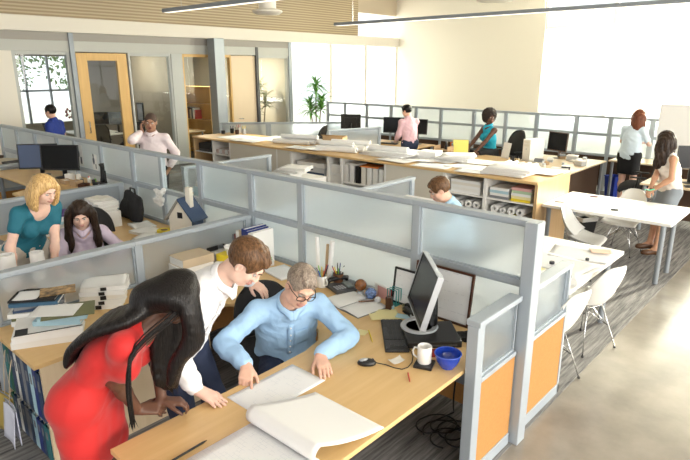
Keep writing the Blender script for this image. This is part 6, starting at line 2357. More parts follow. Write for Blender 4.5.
build(MB().tube([(0, -.05, .165), (0, -.075, .160)], [.012, .003], 8), 'beak', YELLOW, t, True)
F = Field((-5.68, 3.05, .95), (-5.44, 3.21, 1.18), .008)
for q in range(14):
    a, b = rq.uniform(-.08, .08), rq.uniform(-.08, .08)
    F.ell((-5.56 + a, 3.15 + rq.uniform(-.02, .02), 1.06 + b), (.034, .022, .030), None, .01)
o = F.obj('crumpled_paper', PAPER, None, wrinkles(.010, 70))
tag(o, 'crumpled white paper flower fixed on the frosted pane', 'paper flower')
t = thing('eyeglasses', 'black cable and glasses lying in front of the dark mesh cup', 'glasses', (-4.95, 2.78, ZC), R(15))
for sx in (-1, 1):
    build(MB().tube([(sx * .034 + .024 * math.cos(2 * PI * a / 12), .02 * math.sin(2 * PI * a / 12), .01) for a in range(12)], .003, 5, closed=True), 'rim', BLACK, t, True)
    build(MB().tube([(sx * .058, 0, .01), (sx * .055, .12, .008)], .003, 5), 'temple', BLACK, t, True)
volume('binder', 'dark folder lying on the wood behind the blonde woman', 'document', .30, .24, .04, GREYC, (-6.1, 1.6, ZC), R(5))
roll('paper_roll', 'white roll lying across the desk behind the blonde woman', 'roll', (-6.2, 1.35, ZC + .04), (-5.75, 1.28, ZC + .04), .04, PAPER)

# ------------------------------------------------------------------ cubicle with the dark monitors
ZM = 1.0305
monitor('left of two dark blue monitors on the high desk', (-8.05, 2.86, ZM), R(52), .50, .33, R(6), .26, screen=SCREENB)
monitor('right of two dark monitors on the high desk', (-7.66, 2.98, ZM), R(40), .50, .33, R(6), .27, screen=SCREEN)
for q, (x, z_, lb) in enumerate(((-7.61, 1.31, 'photo print pinned on the frosted pane above the right monitor'), (-7.19, 1.26, 'smaller photo print pinned right of the larger one'))):
    t = thing('photo_print', lb, 'photo', (x, 3.222, z_), 0)
    w_, h_ = (.19, .27) if q == 0 else (.13, .20)
    build(MB().bx(-w_ / 2, w_ / 2, -.004, 0, -h_ / 2, h_ / 2), 'sheet', PAPER, t)
    f = MB()
    f.ball((-.02, -.005, .02), 1, 14, (.030, .003, .05)).ball((-.02, -.005, .085), 1, 12, (.020, .003, .026)).bx(.02, .06 if q == 0 else .04, -.006, -.004, -h_ * .4, -.02)
    build(f, 'picture', mat('photo_ink', (.10, .12, .15), .5), t, True)
t = thing('desk_phone', 'black handset standing upright right of the dark monitors', 'telephone', (-6.72, 3.06, ZM), R(10))
build(MB().bx(-.06, .06, -.05, .05, 0, .06), 'base', BLACK, t, bev=.01)
build(MB().tube([(0, .02, .05), (0, .03, .12), (.01, .03, .24), (.01, .02, .28)], [.032, .026, .026, .032], 10), 'handset', BLACK, t, True)
build(MB().tube([(.055, .03, .02), (.055, .03, .20)], [.010, .008], 8), 'aerial', BLACK, t, True)
dsk = [(-7.05, 3.06, 'white glue bottle', WHITE, .022, .09), (-6.98, 3.10, 'green marker bottle', GREENB, .018, .08), (-6.90, 3.05, 'black ink bottle', BLACK, .02, .09), (-7.12, 3.0, 'dark tin', DKGREY, .022, .07), (-7.28, 3.03, 'small cream bottle', OFFWHITE, .03, .12), (-6.62, 2.98, 'black film canister', BLACKM, .022, .06)]
for x, y, nm, m_, r_, h_ in dsk:
    t = thing('bottle', nm + ' on the high desk beside the dark monitors', 'bottle', (x, y, ZM))
    build(MB().lathe([(.001, 0), (r_, 0), (r_, h_ * .7), (r_ * .5, h_ * .82), (.001, h_ * .82)], n=16), 'body', m_, t, 50)
    build(MB().lathe([(r_ * .45, h_ * .82), (r_ * .45, h_), (.001, h_)], n=12), 'cap', REDC if 'glue' in nm else SILVER, t, 40)
for q, (x, y, w_, h_, m_, nm) in enumerate(((-7.25, 2.86, .16, .05, TANC, 'tan card tray'), (-7.0, 2.88, .12, .07, TANC, 'low brown carton'), (-7.42, 2.98, .07, .09, WHITE, 'white cube box'), (-6.84, 2.90, .10, .05, BROWNF, 'dark brown box'))):
    t = thing('small_box', nm + ' in front of the bottles on the high desk', 'box', (x, y, ZM), R(12 * q))
    build(MB().bx(-w_ / 2, w_ / 2, -.05, .05, 0, .006).bx(-w_ / 2, w_ / 2, -.05, -.046, .006, h_).bx(-w_ / 2, w_ / 2, .046, .05, .006, h_).bx(-w_ / 2, -w_ / 2 + .004, -.046, .046, .006, h_).bx(w_ / 2 - .004, w_ / 2, -.046, .046, .006, h_), 'tray', m_, t)
    build(MB().bx(-w_ / 2 + .01, w_ / 2 - .01, -.04, .04, .006, h_ * .8), 'contents', [OFFWHITE, GREYC, WHITE, BLACK][q], t)
# far left desk
t = thing('cardboard_box', 'open pale cardboard box with a hand hole by the far left screens', 'box', (-9.75, 3.0, .7425), R(25))
build(MB().bx(-.20, .20, -.15, .15, 0, .008).bx(-.20, .20, -.15, -.142, .008, .27).bx(-.20, .20, .142, .15, .008, .27).bx(-.20, -.192, -.142, .142, .008, .27).bx(.192, .20, -.142, .142, .008, .27), 'carton', BEIGEC, t)
build(MB().bx(-.205, .205, -.155, .155, .27, .31), 'lid', mat('pale_card', (.62, .55, .44), .7), t, bev=.004)
build(MB().bx(.2055, .2065, -.04, .04, .16, .19), 'hand_hole', BLACK, t)
for q, (x, y, m_, nm) in enumerate(((-10.3, 2.95, BROWN, 'dark brown carton'), (-9.3, 2.98, BLACKM, 'black carton'))):
    t = thing('carton', nm + (' left of the pale cardboard box' if q == 0 else ' right of the pale cardboard box'), 'box', (x, y, .7425), R(8))
    build(MB().bx(-.16, .16, -.12, .12, 0, .30), 'body', m_, t, bev=.004)
    build(MB().bx(-.165, .165, -.125, .125, .30, .33), 'lid', m_, t, bev=.004)

# ------------------------------------------------------------------ beyond the spine
t = thing('magazine_rack', 'pale blue magazine rack seen through the clear pane', 'rack', (-6.05, 4.15, .735), R(-10))
for q in range(3):
    build(MB().bx(-.30, .30, -.10 + .09 * q, -.09 + .09 * q, 0, .20 + .08 * q), 'divider', LBLUE, t)
build(MB().bx(-.30, .30, -.11, .10, 0, .01), 'base', LBLUE, t)
for q in range(4):
    one(MB().bx(-.06, .06, -.003, .003, 0, .24), 'leaflet', [PAPER, BLACKM, PAPER, OFFWHITE][q], ['white leaflet left', 'black leaflet second', 'white leaflet third', 'cream leaflet right'][q] + ' in the pale blue magazine rack', 'leaflet', (-6.28 + .15 * q, 4.17 - .045 + .09 * (q % 2), .746), R(-10))
plain_desk('white desk beyond the clear pane below the phone caller', -6.75, -4.3, 3.6, 4.5, m=WHITE, top=.735)
t = thing('low_cabinet', 'low white cabinet behind the frosted spine carrying white papers', 'cabinet', (-6.30, 5.80, .006))
build(MB().bx(-.45, .45, -.3, .3, 0, .84), 'carcass', WHITE, t, bev=.004)
for sx in (-1, 1):
    d = build(MB().bx(sx * .225 - .218, sx * .225 + .218, -.318, -.301, .05, .82), 'door', CREAM, t, bev=.002)
    build(MB().cyl((sx * .05, -.335, .45), (sx * .05, -.318, .45), .012, n=10), 'knob', CHROME, d, 40)
z = .8465
for q in range(4):
    ream('paper_pile', 'sheaf of white papers on the low cabinet behind the spine, %s' % ORD[q], 'papers', .42, .32, .035, PAPER, (-6.35 + .05 * q, 5.75 + .02 * q, z), R(14 * q - 20), 'papers on the low cabinet')
    z += .0365
# desk of the man in light blue
z = .7355
for q in range(3):
    ream('paper_pile', 'plan pile left of the man in light blue, %s' % ORD[q], 'papers', .60, .45, .05, [PAPER, PLAN, PAPER][q], (-3.66, 5.28 + .03 * q, z), R(6 * q), 'plan piles left of the man in light blue')
    z += .0515
for q in range(5):
    y = 5.0 + .10 * q
    roll('paper_roll', 'crumpled white roll on the plan pile left of the man in light blue', 'roll', (-3.86 + .03 * (q % 2), y, z + .045), (-3.42, y + .05 * (q % 3 - 1), z + .045), .036 + .006 * (q % 2), PAPER, 'rolls left of the man in light blue')
sheet('drawing_sheet', 'wide drawing lying in front of the man in light blue', 'drawing', .55, .42, PLAN2, (-3.64, 4.72, .7355), R(85))
# white papered desk by the aisle
for q, (x, y, w_, d_, m_, a, lb) in enumerate(((-1.72, 5.25, .55, .40, PLAN, 12, 'large drawing at the far end of the papered white desk'), (-1.80, 4.85, .60, .42, PLAN2, -8, 'drawing with bold marks in the middle of the papered white desk'), (-1.66, 4.45, .42, .30, PLAN, 25, 'small drawing near the aisle edge of the papered white desk'), (-1.95, 4.20, .60, .42, PAPER, 4, 'blank white sheet on the papered white desk'), (-1.75, 3.80, .60, .42, PLAN2, -14, 'drawing nearest the tall end post on the papered white desk'), (-1.60, 5.42, .20, .14, mat('peach_print', (.85, .62, .48), .7), 30, 'small peach coloured print on the papered white desk'), (-1.88, 4.55, .16, .12, LEMON, -20, 'pale yellow slip on the papered white desk'))):
    sheet('drawing_sheet' if q < 5 else 'slip', lb, 'paper', w_, d_, m_, (x, y, .7355 + .0022 * q), R(a))
MARKS = mat('marker_ink', (.02, .02, .03), .5)
for q, (x, y) in enumerate(((-1.62, 4.62), (-1.70, 4.68), (-1.55, 4.50), (-1.80, 4.75), (-1.60, 5.05))):
    one(MB().lathe([(.001, 0), (.016 + .006 * (q % 2), 0), (.016 + .006 * (q % 2), .022), (.001, .022)], n=14), 'ink_stamp', MARKS, 'small round black weight scattered on the drawings of the papered desk', 'paperweight', (x, y, .753), group='black paperweights on the papered desk', smooth=40)
t = thing('marker_pen', 'thick black marker on the papered desk beside the end post', 'pen', (-1.52, 3.62, .752), R(60))
build(MB().cyl((-.06, 0, .009), (.03, 0, .009), .009, n=10), 'barrel', BLACK, t, 40)
build(MB().cyl((.03, 0, .009), (.065, 0, .009), .010, n=10), 'cap', DKGREY, t, 40)
# on the long white table
one(MB().tube([(-.06, 0, .006), (.05, 0, .006), (.062, 0, .006)], [.006, .006, .002], 8), 'pen', BROWNF, 'dark pen lying at the near left of the long white table', 'pen', (-2.72, 7.22, .7375), R(20), smooth=40)
one(MB().bx(-.04, .04, -.02, .02, 0, .012), 'eraser', BLACKM, 'small black eraser on the middle of the long white table', 'eraser', (-2.05, 7.25, .7375), R(20), bev=.003)
one(MB().bx(-.05, .05, -.02, .02, 0, .014), 'eraser', mat('mauve_eraser', (.25, .15, .17), .6), 'mauve eraser near the back edge of the long white table', 'eraser', (-2.50, 7.85, .7375), R(10), bev=.003)

# bins
t = thing('waste_bin', 'black waste bin with a pale liner beside the grey shell chair', 'bin', (-2.68, 8.10, .006), R(15))
F_ = MB()
F_.lathe([(.001, 0), (.13, 0), (.18, .38), (.172, .38), (.125, .008), (.001, .008)], n=4)
build(F_, 'tub', BLACK, t)
build(MB().lathe([(.184, .33), (.190, .385), (.172, .388), (.166, .33)], n=4, closed=True), 'liner', mat('bin_liner', (.72, .72, .70), .5), t)
dup_b = thing('recycling_bin', 'blue recycling bin under the back desk by the standing woman', 'bin', (-3.35, 11.58, .006), R(20))
build(MB().lathe([(.001, 0), (.14, 0), (.18, .40), (.172, .40), (.134, .008), (.001, .008)], n=4), 'tub', BLUEBIN, dup_b)
build(MB().lathe([(.175, .385), (.192, .39), (.192, .405), (.175, .405)], n=4, closed=True), 'rim', BLUEBIN, dup_b)

# ------------------------------------------------------------------ shelves of the long counter
cx0, cy0 = COUNTER


def counter_roll(x, z_, r_, m_, lb, grp):
    roll('paper_roll', lb, 'roll', (x, 7.40, z_), (x, 6.86, z_), r_, m_, grp, hole=.45)


random.seed(21)
g = 'rolled drawings in the right counter shelves'
for bay, (x0, x1) in enumerate(((-4.22, -3.62), (-3.58, -2.92))):
    for row, z0 in ((0, .421), (1, .10)):
        for tier, (r_, st) in enumerate(((.064, .134), (.052, .122))):
            x = x0 + .068 + .055 * tier
            n_ = 0
            while x < x1 - .06:
                rr_ = r_ - (.012 if n_ % 3 == 1 else 0)
                zz = z0 + (rr_ + .001 if tier == 0 else .127 + rr_)
                yel = bay == 1 and row == 0 and tier == 0 and n_ == 2
                counter_roll(x, zz, rr_, YELLOW if yel else PAPER, 'yellow paper roll among the white rolls in the right counter shelf' if yel else 'white rolled drawing lying in the right counter shelves', None if yel else g)
                x += st
                n_ += 1
for bay, (xc, cols) in enumerate(((-3.92, [PAPER, WHITE, PAPER, OFFWHITE, PAPER]), (-3.41, [GREYC, WHITE, LBLUE, PAPER]), (-3.10, [YELLOW, LEMON, PAPER, mat('soft_green', (.45, .6, .4), .6), PINKC]))):
    z = .7405
    for q, m_ in enumerate(cols):
        h_ = .036
        volume('folder', '%s folder in the %s stack on the upper right counter shelf' % (ORD[q], ['wide left', 'greyish middle', 'colourful right'][bay]), 'document', .27 if bay > 0 else .46, .30, h_, m_, (xc + .006 * (q % 2), 7.02, z), 0, 'folders on the upper right counter shelf')
        z += h_ + .0005
# archive box and binders in the middle of the counter
t = thing('archive_box', 'grey white archive box with a dark band in the counter shelf', 'box', (-6.98, 7.08, .6405))
build(MB().bx(-.33, .33, -.20, .20, 0, .19), 'body', mat('archive_grey', (.60, .61, .62), .6), t, bev=.004)
build(MB().bx(-.335, .335, -.205, .205, .13, .20), 'lid', WHITE, t, bev=.004)
build(MB().bx(-.331, .331, -.202, -.2005, .0, .04), 'band', DKBLUE, t)
build(MB().bx(-.06, .06, -.203, -.2005, .075, .10), 'hand_hole', BLACK, t)
for q in range(3):
    t = thing('carton', 'white carton, %s of three stacked in the counter below the rolls' % ['lowest', 'middle', 'top'][q], 'box', (-6.368, 7.05, .421 + .152 * q))
    build(MB().bx(-.118, .118, -.18, .18, 0, .12), 'body', WHITE, t, bev=.003)
    build(MB().bx(-.12, .12, -.183, .183, .12, .15), 'lid', PAPER, t, bev=.003)
for q in range(7):
    m_ = [WHITE, PAPER, BLACK, OFFWHITE, PAPER, WHITE, PAPER][q]
    x = -6.13 + .122 * q
    t = thing('ring_binder', '%s upright in the middle counter shelf, %s' % ('black binder' if q == 2 else 'white binder', ['leftmost', 'second from left', 'the only black one', 'right beside the black one', 'third from right', 'second from right', 'rightmost'][q]), 'binder', (x, 7.0, .6205), 0, 'binders in the middle counter shelf')
    build(MB().bx(-.035, .035, -.13, .14, .004, .27), 'pages', PAGES, t)
    build(MB().bx(-.04, -.036, -.14, .14, 0, .28).bx(.036, .04, -.14, .14, 0, .28).bx(-.036, .036, -.14, -.136, 0, .28), 'cover', m_, t)
volume('folder', 'orange red folder lying on the white binders in the counter', 'document', .34, .24, .02, ORANGEC, (-5.66, 6.98, .9012), R(8))
volume('folder', 'white folder lying beside the orange folder in the counter', 'document', .26, .24, .03, WHITE, (-6.02, 7.0, .9012), R(-5))
# left end shelves
t = thing('printer', 'small black printer in the left end shelf of the counter', 'printer', (-10.09, 7.06, .7405))
build(MB().bx(-.22, .22, -.20, .20, 0, .17), 'body', BLACK, t, bev=.015)
build(MB().bx(-.16, .16, -.23, -.20, .03, .05), 'paper_tray', DKGREY, t, bev=.004)
build(MB().bx(-.14, .14, -.15, .05, .17, .18), 'lid', DKGREY, t, bev=.004)
for lv, z0 in ((0, .7405), (1, .421)):
    for q in range(5):
        roll('cloth_roll', 'pinkish white roll in the left counter shelf beside the printer', 'roll', (-9.68 + .095 * q, 7.35, z0 + .05), (-9.68 + .095 * q, 6.88, z0 + .05), .043, [mat('pinkish_paper', (.72, .60, .56), .7), PAPER][(q + lv) % 2], 'rolls in the left counter shelf', hole=.4)

# ------------------------------------------------------------------ on top of the long counter
ZK = 1.0405
sheet('drawing_sheet', 'large white sheet on the left end of the long counter', 'drawing', 1.10, .62, PAPER, (-9.35, 7.30, ZK), R(4))
sheet('drawing_sheet', 'second white sheet between the cups and the long rolls on the counter', 'drawing', .8, .6, PLAN, (-8.75, 7.62, ZK), R(-8))
for q, (x, y, m_, h_) in enumerate(((-10.25, 7.70, BLACK, .10), (-10.12, 7.78, WHITE, .13), (-10.02, 7.66, BROWNF, .09), (-9.9, 7.76, SILVER, .12), (-10.3, 7.5, BLACKM, .07))):
    t = thing('pot', ['black pot', 'white pot', 'brown pot', 'silver pot', 'low black pot'][q] + ' of pens on the left end of the long counter', 'pot', (x, y, ZK))
    build(MB().lathe([(.001, 0), (.04, 0), (.045, h_), (.042, h_), (.037, .006), (.001, .006)], n=18), 'cup', m_, t, 50)
    if h_ > .08:
        b = MB()
        for k in range(4):
            a = k * 1.6 + q
            b.tube([(.015 * math.cos(a), .015 * math.sin(a), .01), (.04 * math.cos(a), .04 * math.sin(a), h_ + .06)], .004, 6)
        build(b, 'pens', [NAVY, REDC, BLACK, YELLOW, BLACK][q], t, True)
rk = [(-8.30, 7.20, -7.55, 7.42, .045), (-8.28, 7.32, -7.50, 7.52, .04), (-8.22, 7.42, -7.45, 7.66, .05), (-8.28, 7.55, -7.55, 7.78, .038)]
for q, (a, b, c, d, r_) in enumerate(rk):
    roll('paper_roll', 'white roll on the counter left of the cardboard box, %s' % ['nearest the front edge', 'second from the front edge', 'third from the front edge', 'farthest from the front edge'][q], 'roll', (a, b, ZK + r_), (c, d, ZK + r_), r_, PAPER, 'rolls on the counter left of the cardboard box')
roll('paper_roll', 'white roll lying on top of the roll pile left of the cardboard box', 'roll', (-8.25, 7.36, ZK + .125), (-7.5, 7.60, ZK + .125), .042, PAPER)
rk = [(-6.95, 7.02, -6.20, 7.20, .05), (-6.98, 7.14, -6.15, 7.34, .042), (-6.90, 7.26, -6.22, 7.50, .05), (-6.85, 7.42, -6.10, 7.66, .045), (-6.80, 7.56, -6.2, 7.78, .05)]
for q, (a, b, c, d, r_) in enumerate(rk):
    roll('paper_roll', 'white roll in the large pile on the middle of the counter, %s' % ['nearest the front edge', 'second from the front', 'third from the front', 'fourth from the front', 'farthest from the front'][q], 'roll', (a, b, ZK + r_), (c, d, ZK + r_), r_, [PAPER, WHITE][q % 2], 'rolls on the middle of the counter')
for q, (a, b, c, d) in enumerate(((-6.95, 7.10, -6.3, 7.24), (-6.9, 7.34, -6.2, 7.56))):
    roll('paper_roll', 'white roll on top of the large middle pile, %s one' % ['front', 'rear'][q], 'roll', (a, b, ZK + .133), (c, d, ZK + .133), .042, PAPER)
z = ZK
for q in range(4):
    ream('plan_stack', 'big white plan stack on the counter before the man in pink, %s' % ORD[q], 'drawings', .85, .58, .016, [PAPER, PLAN, PAPER, PAPER][q], (-5.68 + .04 * q, 7.42 + .02 * q, z), R(5 * q - 6), 'plan stacks before the man in pink')
    z += .0185
roll('paper_roll', 'large half unrolled white sheet on the plan stack before the man in pink', 'roll', (-5.95, 7.25, z + .05), (-5.25, 7.35, z + .05), .048, PAPER)
ream('paper_box', 'block of white paper on the counter left of the yellow card', 'papers', .32, .26, .11, PAPER, (-5.02, 7.62, ZK), R(8), side=PAPER)
for q, (x, y, w_, d_, m_, a) in enumerate(((-4.55, 7.02, .60, .42, PLAN, 5), (-4.10, 7.25, .60, .42, PAPER, -6), (-3.85, 6.98, .50, .34, PLAN, 12), (-4.70, 7.50, .55, .40, PAPER, -10))):
    sheet('drawing_sheet', 'white sheet on the right half of the counter, %s' % ['at the front edge', 'in the middle', 'nearest the right front corner', 'farther left at the back'][q], 'drawing', w_, d_, m_, (x, y, ZK + .0022 * q), R(a))
z = ZK + .009
for q in range(3):
    ream('plan_stack', 'thick white sheaf at the right end of the counter, %s' % ORD[q], 'drawings', .60, .45, .030, PAPER, (-3.42 + .03 * q, 7.12, z), R(4 * q), 'sheaves at the right end of the counter')
    z += .0315
for q in range(4):
    ream('paper_pile', 'white pile on the counter in front of the woman in turquoise, %s' % ORD[q], 'papers', .50, .36, .022, [PAPER, PLAN, PAPER, PAPER][q], (-4.60 + .03 * q, 7.66, ZK + .009 + .0235 * q), R(12 * q), 'piles in front of the woman in turquoise')
for q in range(5):
    roll('paper_roll', 'short %s roll at the right counter end, %s' % (['white', 'white', 'tan', 'white', 'pale'][q], ['leftmost', 'second', 'the tan one', 'fourth', 'rightmost'][q]), 'roll', (-3.72 + .10 * q, 7.78, ZK + .045), (-3.68 + .10 * q, 7.45 + .03 * (q % 2), ZK + .045), .04, [PAPER, WHITE, TANC, PAPER, OFFWHITE][q])
for q, (x, y, w_, d_, a, lb) in enumerate(((-8.9, 7.05, .7, .42, 6, 'along the front edge left of the long rolls'), (-7.1, 7.15, .6, .45, -10, 'between the two roll piles'), (-7.35, 6.98, .55, .3, 3, 'at the front edge before the cardboard box'), (-5.95, 7.75, .7, .45, 10, 'behind the plan stack'), (-5.2, 7.05, .6, .45, -5, 'at the front edge right of the plan stack'), (-4.95, 7.30, .5, .4, 15, 'in front of the paper block'), (-4.15, 7.68, .6, .42, 8, 'at the back near the right end'), (-3.05, 7.55, .36, .5, 2, 'on the right rear corner'), (-3.5, 7.58, .42, .3, -12, 'beside the short rolls'))):
    sheet('drawing_sheet', 'white sheet on the long counter ' + lb, 'drawing', w_, d_, [PAPER, PLAN][q % 2], (x, y, ZK + .011 + .0015 * (q % 3)), R(a), curl=.008)
t = thing('cardboard_box', 'open brown cardboard box standing on the long counter', 'box', (-7.25, 7.80, ZK), R(20))
build(MB().bx(-.20, .20, -.12, .12, 0, .006).bx(-.20, .20, -.12, -.114, .006, .16).bx(-.20, .20, .114, .12, .006, .16).bx(-.20, -.194, -.114, .114, .006, .16).bx(.194, .20, -.114, .114, .006, .16), 'carton', mat('kraft_card', (.50, .36, .21), .8), t)
build(MB().add([(-.20, -.12, .16), (.20, -.12, .16), (.20, -.21, .20), (-.20, -.21, .20)], [(0, 1, 2, 3)]).add([(.20, -.12, .16), (.20, .12, .16), (.29, .12, .19), (.29, -.12, .19)], [(0, 1, 2, 3)]), 'flap', mat('kraft_card', (.50, .36, .21), .8), t)

# ------------------------------------------------------------------ desks beyond the counter
ZD = .7405
monitor('thin black monitor seen from the side by the bright end window', (-9.45, 10.75, ZD), R(215), .50, .36, R(4), .40)
monitor('black monitor left of the man in pink', (-8.05, 10.72, ZD), R(25), .56, .36, R(5), .40)
monitor('second black monitor half hidden behind the man in pink', (-7.48, 10.78, ZD), R(15), .50, .34, R(5), .40)
t = thing('keyboard', 'black keyboard in front of the monitors by the man in pink', 'keyboard', (-8.0, 10.42, ZD), R(10))
build(MB().bx(-.22, .22, -.075, .075, 0, .018), 'case', BLACK, t, bev=.004)
b = MB()
for r_ in range(4):
    for c_ in range(14):
        b.bx(-.205 + c_ * .0295, -.180 + c_ * .0295, -.062 + r_ * .031, -.036 + r_ * .031, .018, .024)
build(b, 'keys', KEYM, t)
t = thing('bottle', 'slim black bottle right of the man in pink', 'bottle', (-7.18, 11.6, .02))
t.location = (-6.1, 9.85, ZD)
build(MB().lathe([(.001, 0), (.035, 0), (.035, .17), (.02, .20), (.02, .24), (.001, .24)], n=16), 'body', BLACK, t, 50)
build(MB().lathe([(.022, .235), (.022, .265), (.001, .265)], n=14), 'cap', DKGREY, t, 40)
for q, (m_, a) in enumerate(((ORANGEC, 0), (PAPER, .03), (mat('sky_folder', (.25, .5, .75), .5), .06), (OFFWHITE, .09), (ORANGEC, .12))):
    one(MB().bx(-.002, .002, -.12, .12, 0, .24 - .02 * (q % 2)), 'folder', m_, ['orange folder at the left of the upright folder row', 'white folder in the upright folder row', 'sky blue folder in the upright folder row', 'cream folder in the upright folder row', 'orange folder at the right of the upright folder row'][q], 'folder', (-6.08 + a, 10.12, ZD), R(-12))
t = thing('pad_stand', 'yellow pad propped up in front of the woman in turquoise', 'pad', (-5.86, 10.0, ZD), R(30))
b = MB().at(rx=R(-18)).bx(-.15, .15, -.008, .0, 0, .30)
build(b, 'pad', mat('yellow_pad', (.88, .83, .22), .6), t)
build(MB().at(rx=R(-18)).bx(-.155, .155, .0, .006, 0, .31), 'board', TANC, t)
build(MB().add([(-.05, .004, 0), (.05, .004, 0), (0, .10, .20), (0, .17, 0)], [(0, 1, 2), (1, 3, 2), (3, 0, 2), (0, 3, 1)]), 'prop', TANC, t)
t = thing('letter_tray', 'stacked brown letter trays left of the woman in turquoise', 'tray', (-5.95, 11.5, ZD), R(0))
t.location = (-6.55, 9.74, ZD)
t.scale = (1, 1, 1)
for q in range(2):
    build(MB().bx(.30, .62, -.12, .12, .10 * q, .10 * q + .01).bx(.30, .31, -.12, .12, .10 * q + .01, .10 * q + .09).bx(.61, .62, -.12, .12, .10 * q + .01, .10 * q + .09), 'tray', TANC, t)
t = thing('computer_keyboard', 'dark keyboard under the hands of the woman in turquoise', 'keyboard', (-5.70, 10.05, ZD), R(-20))
t.name = 'keyboard'
build(MB().bx(-.21, .21, -.07, .07, 0, .018), 'case', DKGREY, t, bev=.004)
b = MB()
for r_ in range(4):
    for c_ in range(13):
        b.bx(-.195 + c_ * .030, -.170 + c_ * .030, -.058 + r_ * .030, -.034 + r_ * .030, .018, .023)
build(b, 'keys', KEYM, t)
t = thing('desktop_tower', 'white computer tower on the desk right of the woman in turquoise', 'computer', (-4.50, 10.35, ZD), R(-18))
build(MB().bx(-.09, .09, -.19, .19, 0, .40), 'case', WHITE, t, bev=.008)
build(MB().bx(-.07, .07, -.193, -.190, .27, .31).bx(-.07, .07, -.193, -.190, .33, .37), 'drive_bay', OFFWHITE, t)
build(MB().cyl((0, -.194, .22), (0, -.19, .22), .012, n=10), 'power_button', SILVER, t, 40)
monitor('brown black monitor behind the white computer tower', (-4.25, 10.85, ZD), R(-20), .46, .36, R(4), .32, frame=mat('brown_plastic', (.10, .06, .04), .4))
t = thing('display_sheet', 'white sheet on a stand left of the white computer tower', 'sign', (-5.0, 10.2, ZD), R(-25))
build(MB().at(rx=R(-12)).bx(-.11, .11, -.004, 0, .0, .30), 'sheet', TEXTPG, t)
build(MB().at(rx=R(-12)).bx(-.11, .11, 0, .006, 0, .04).bx(-.09, .09, .0, .08, 0, .006), 'holder', mat('milky_plastic', (.68, .70, .72), .25), t)
t = thing('mug', 'black mug beside the white computer tower', 'mug', (-4.72, 9.95, ZD), 0)
build(MB().lathe([(.001, 0), (.04, 0), (.042, .10), (.038, .10), (.035, .006), (.001, .006)], n=20), 'cup', BLACK, t, 50)
build(MB().tube([(.04, 0, .08), (.066, 0, .07), (.066, 0, .035), (.04, 0, .02)], .006, 8), 'handle', BLACK, t, True)
# little things on the desk running back from the counter end
rs = random.Random(17)
kinds = []
for q in range(26):
    x = rs.uniform(-4.35, -3.55)
    y = 8.2 + 2.75 * (q + rs.random()) / 26
    s_ = rs.uniform(.6, 1.15)
    k = q % 5
    col, cn = [(WHITE, 'white'), (SILVER, 'silver'), (OFFWHITE, 'cream'), (TANC, 'tan'), (BLACKM, 'black')][rs.randrange(5)]
    ps = ['%s along the cluttered desk' % ('%d paces' % 0)][0]
    place = ['at the near end of', 'in the near half of', 'on the middle of', 'in the far half of', 'at the far end of'][min(4, int((y - 8.2) / .56))]
    side = 'left' if x < -3.95 else 'right'
    if k == 0:
        t = thing('model_house', '%s card model house %s the cluttered pale desk, %s side' % (cn, place, side), 'model', (x, y, ZD), R(rs.uniform(0, 90)))
        build(MB().bx(-.07 * s_, .07 * s_, -.05 * s_, .05 * s_, 0, .07 * s_), 'wall', col, t)
        b = MB().add([(-.08 * s_, -.06 * s_, .07 * s_), (.08 * s_, -.06 * s_, .07 * s_), (.08 * s_, .06 * s_, .07 * s_), (-.08 * s_, .06 * s_, .07 * s_), (-.08 * s_, 0, .13 * s_), (.08 * s_, 0, .13 * s_)], [(0, 1, 5, 4), (2, 3, 4, 5), (0, 4, 3), (1, 2, 5), (0, 3, 2, 1)])
        build(b, 'roof', [WHITE, GREYC][q % 2], t)
    elif k == 1:
        t = thing('jar', '%s jar %s the cluttered pale desk, %s side' % (cn, place, side), 'jar', (x, y, ZD))
        build(MB().lathe([(.001, 0), (.04 * s_, 0), (.042 * s_, .09 * s_), (.03 * s_, .10 * s_), (.001, .10 * s_)], n=16), 'body', col, t, 50)
        build(MB().lathe([(.034 * s_, .10 * s_), (.034 * s_, .125 * s_), (.001, .125 * s_)], n=16), 'lid', SILVER, t, 40)
    elif k == 2:
        t = thing('tape_roll', '%s tape roll %s the cluttered pale desk, %s side' % (cn, place, side), 'tape', (x, y, ZD))
        build(MB().lathe([(.03 * s_, 0), (.06 * s_, 0), (.06 * s_, .045 * s_), (.03 * s_, .045 * s_)], n=20, closed=True), 'roll', col, t, 40)
        build(MB().lathe([(.027 * s_, .001), (.03 * s_, .001), (.03 * s_, .044 * s_), (.027 * s_, .044 * s_)], n=20, closed=True), 'core', TANC, t, 40)
    elif k == 3:
        ream('paper_pile', '%s edged paper pile %s the cluttered pale desk, %s side' % (cn, place, side), 'papers', .26 * s_, .20 * s_, .03, PAPER, (x, y, ZD), R(rs.uniform(-40, 40)))
    else:
        t = thing('small_box', '%s lidded box %s the cluttered pale desk, %s side' % (cn, place, side), 'box', (x, y, ZD), R(rs.uniform(-40, 40)))
        build(MB().bx(-.08 * s_, .08 * s_, -.06 * s_, .06 * s_, 0, .07 * s_), 'body', col, t, bev=.003)
        build(MB().bx(-.083 * s_, .083 * s_, -.063 * s_, .063 * s_, .07 * s_, .09 * s_), 'lid', WHITE, t, bev=.003)
t = thing('desk_phone', 'black telephone on the back desk left of the standing woman', 'telephone', (-3.22, 11.6, ZD), R(-20))
build(MB().bx(-.11, .11, -.10, .10, 0, .05), 'base', BLACK, t, bev=.01)
build(MB().tube([(-.08, -.09, .075), (-.08, -.05, .085), (-.08, .05, .085), (-.08, .09, .075)], [.026, .02, .02, .026], 8), 'handset', BLACK, t, True)
t = thing('jar', 'white jar on the back desk beside the black telephone', 'jar', (-3.0, 11.62, ZD))
build(MB().lathe([(.001, 0), (.05, 0), (.05, .11), (.04, .125), (.001, .125)], n=18), 'body', WHITE, t, 50)
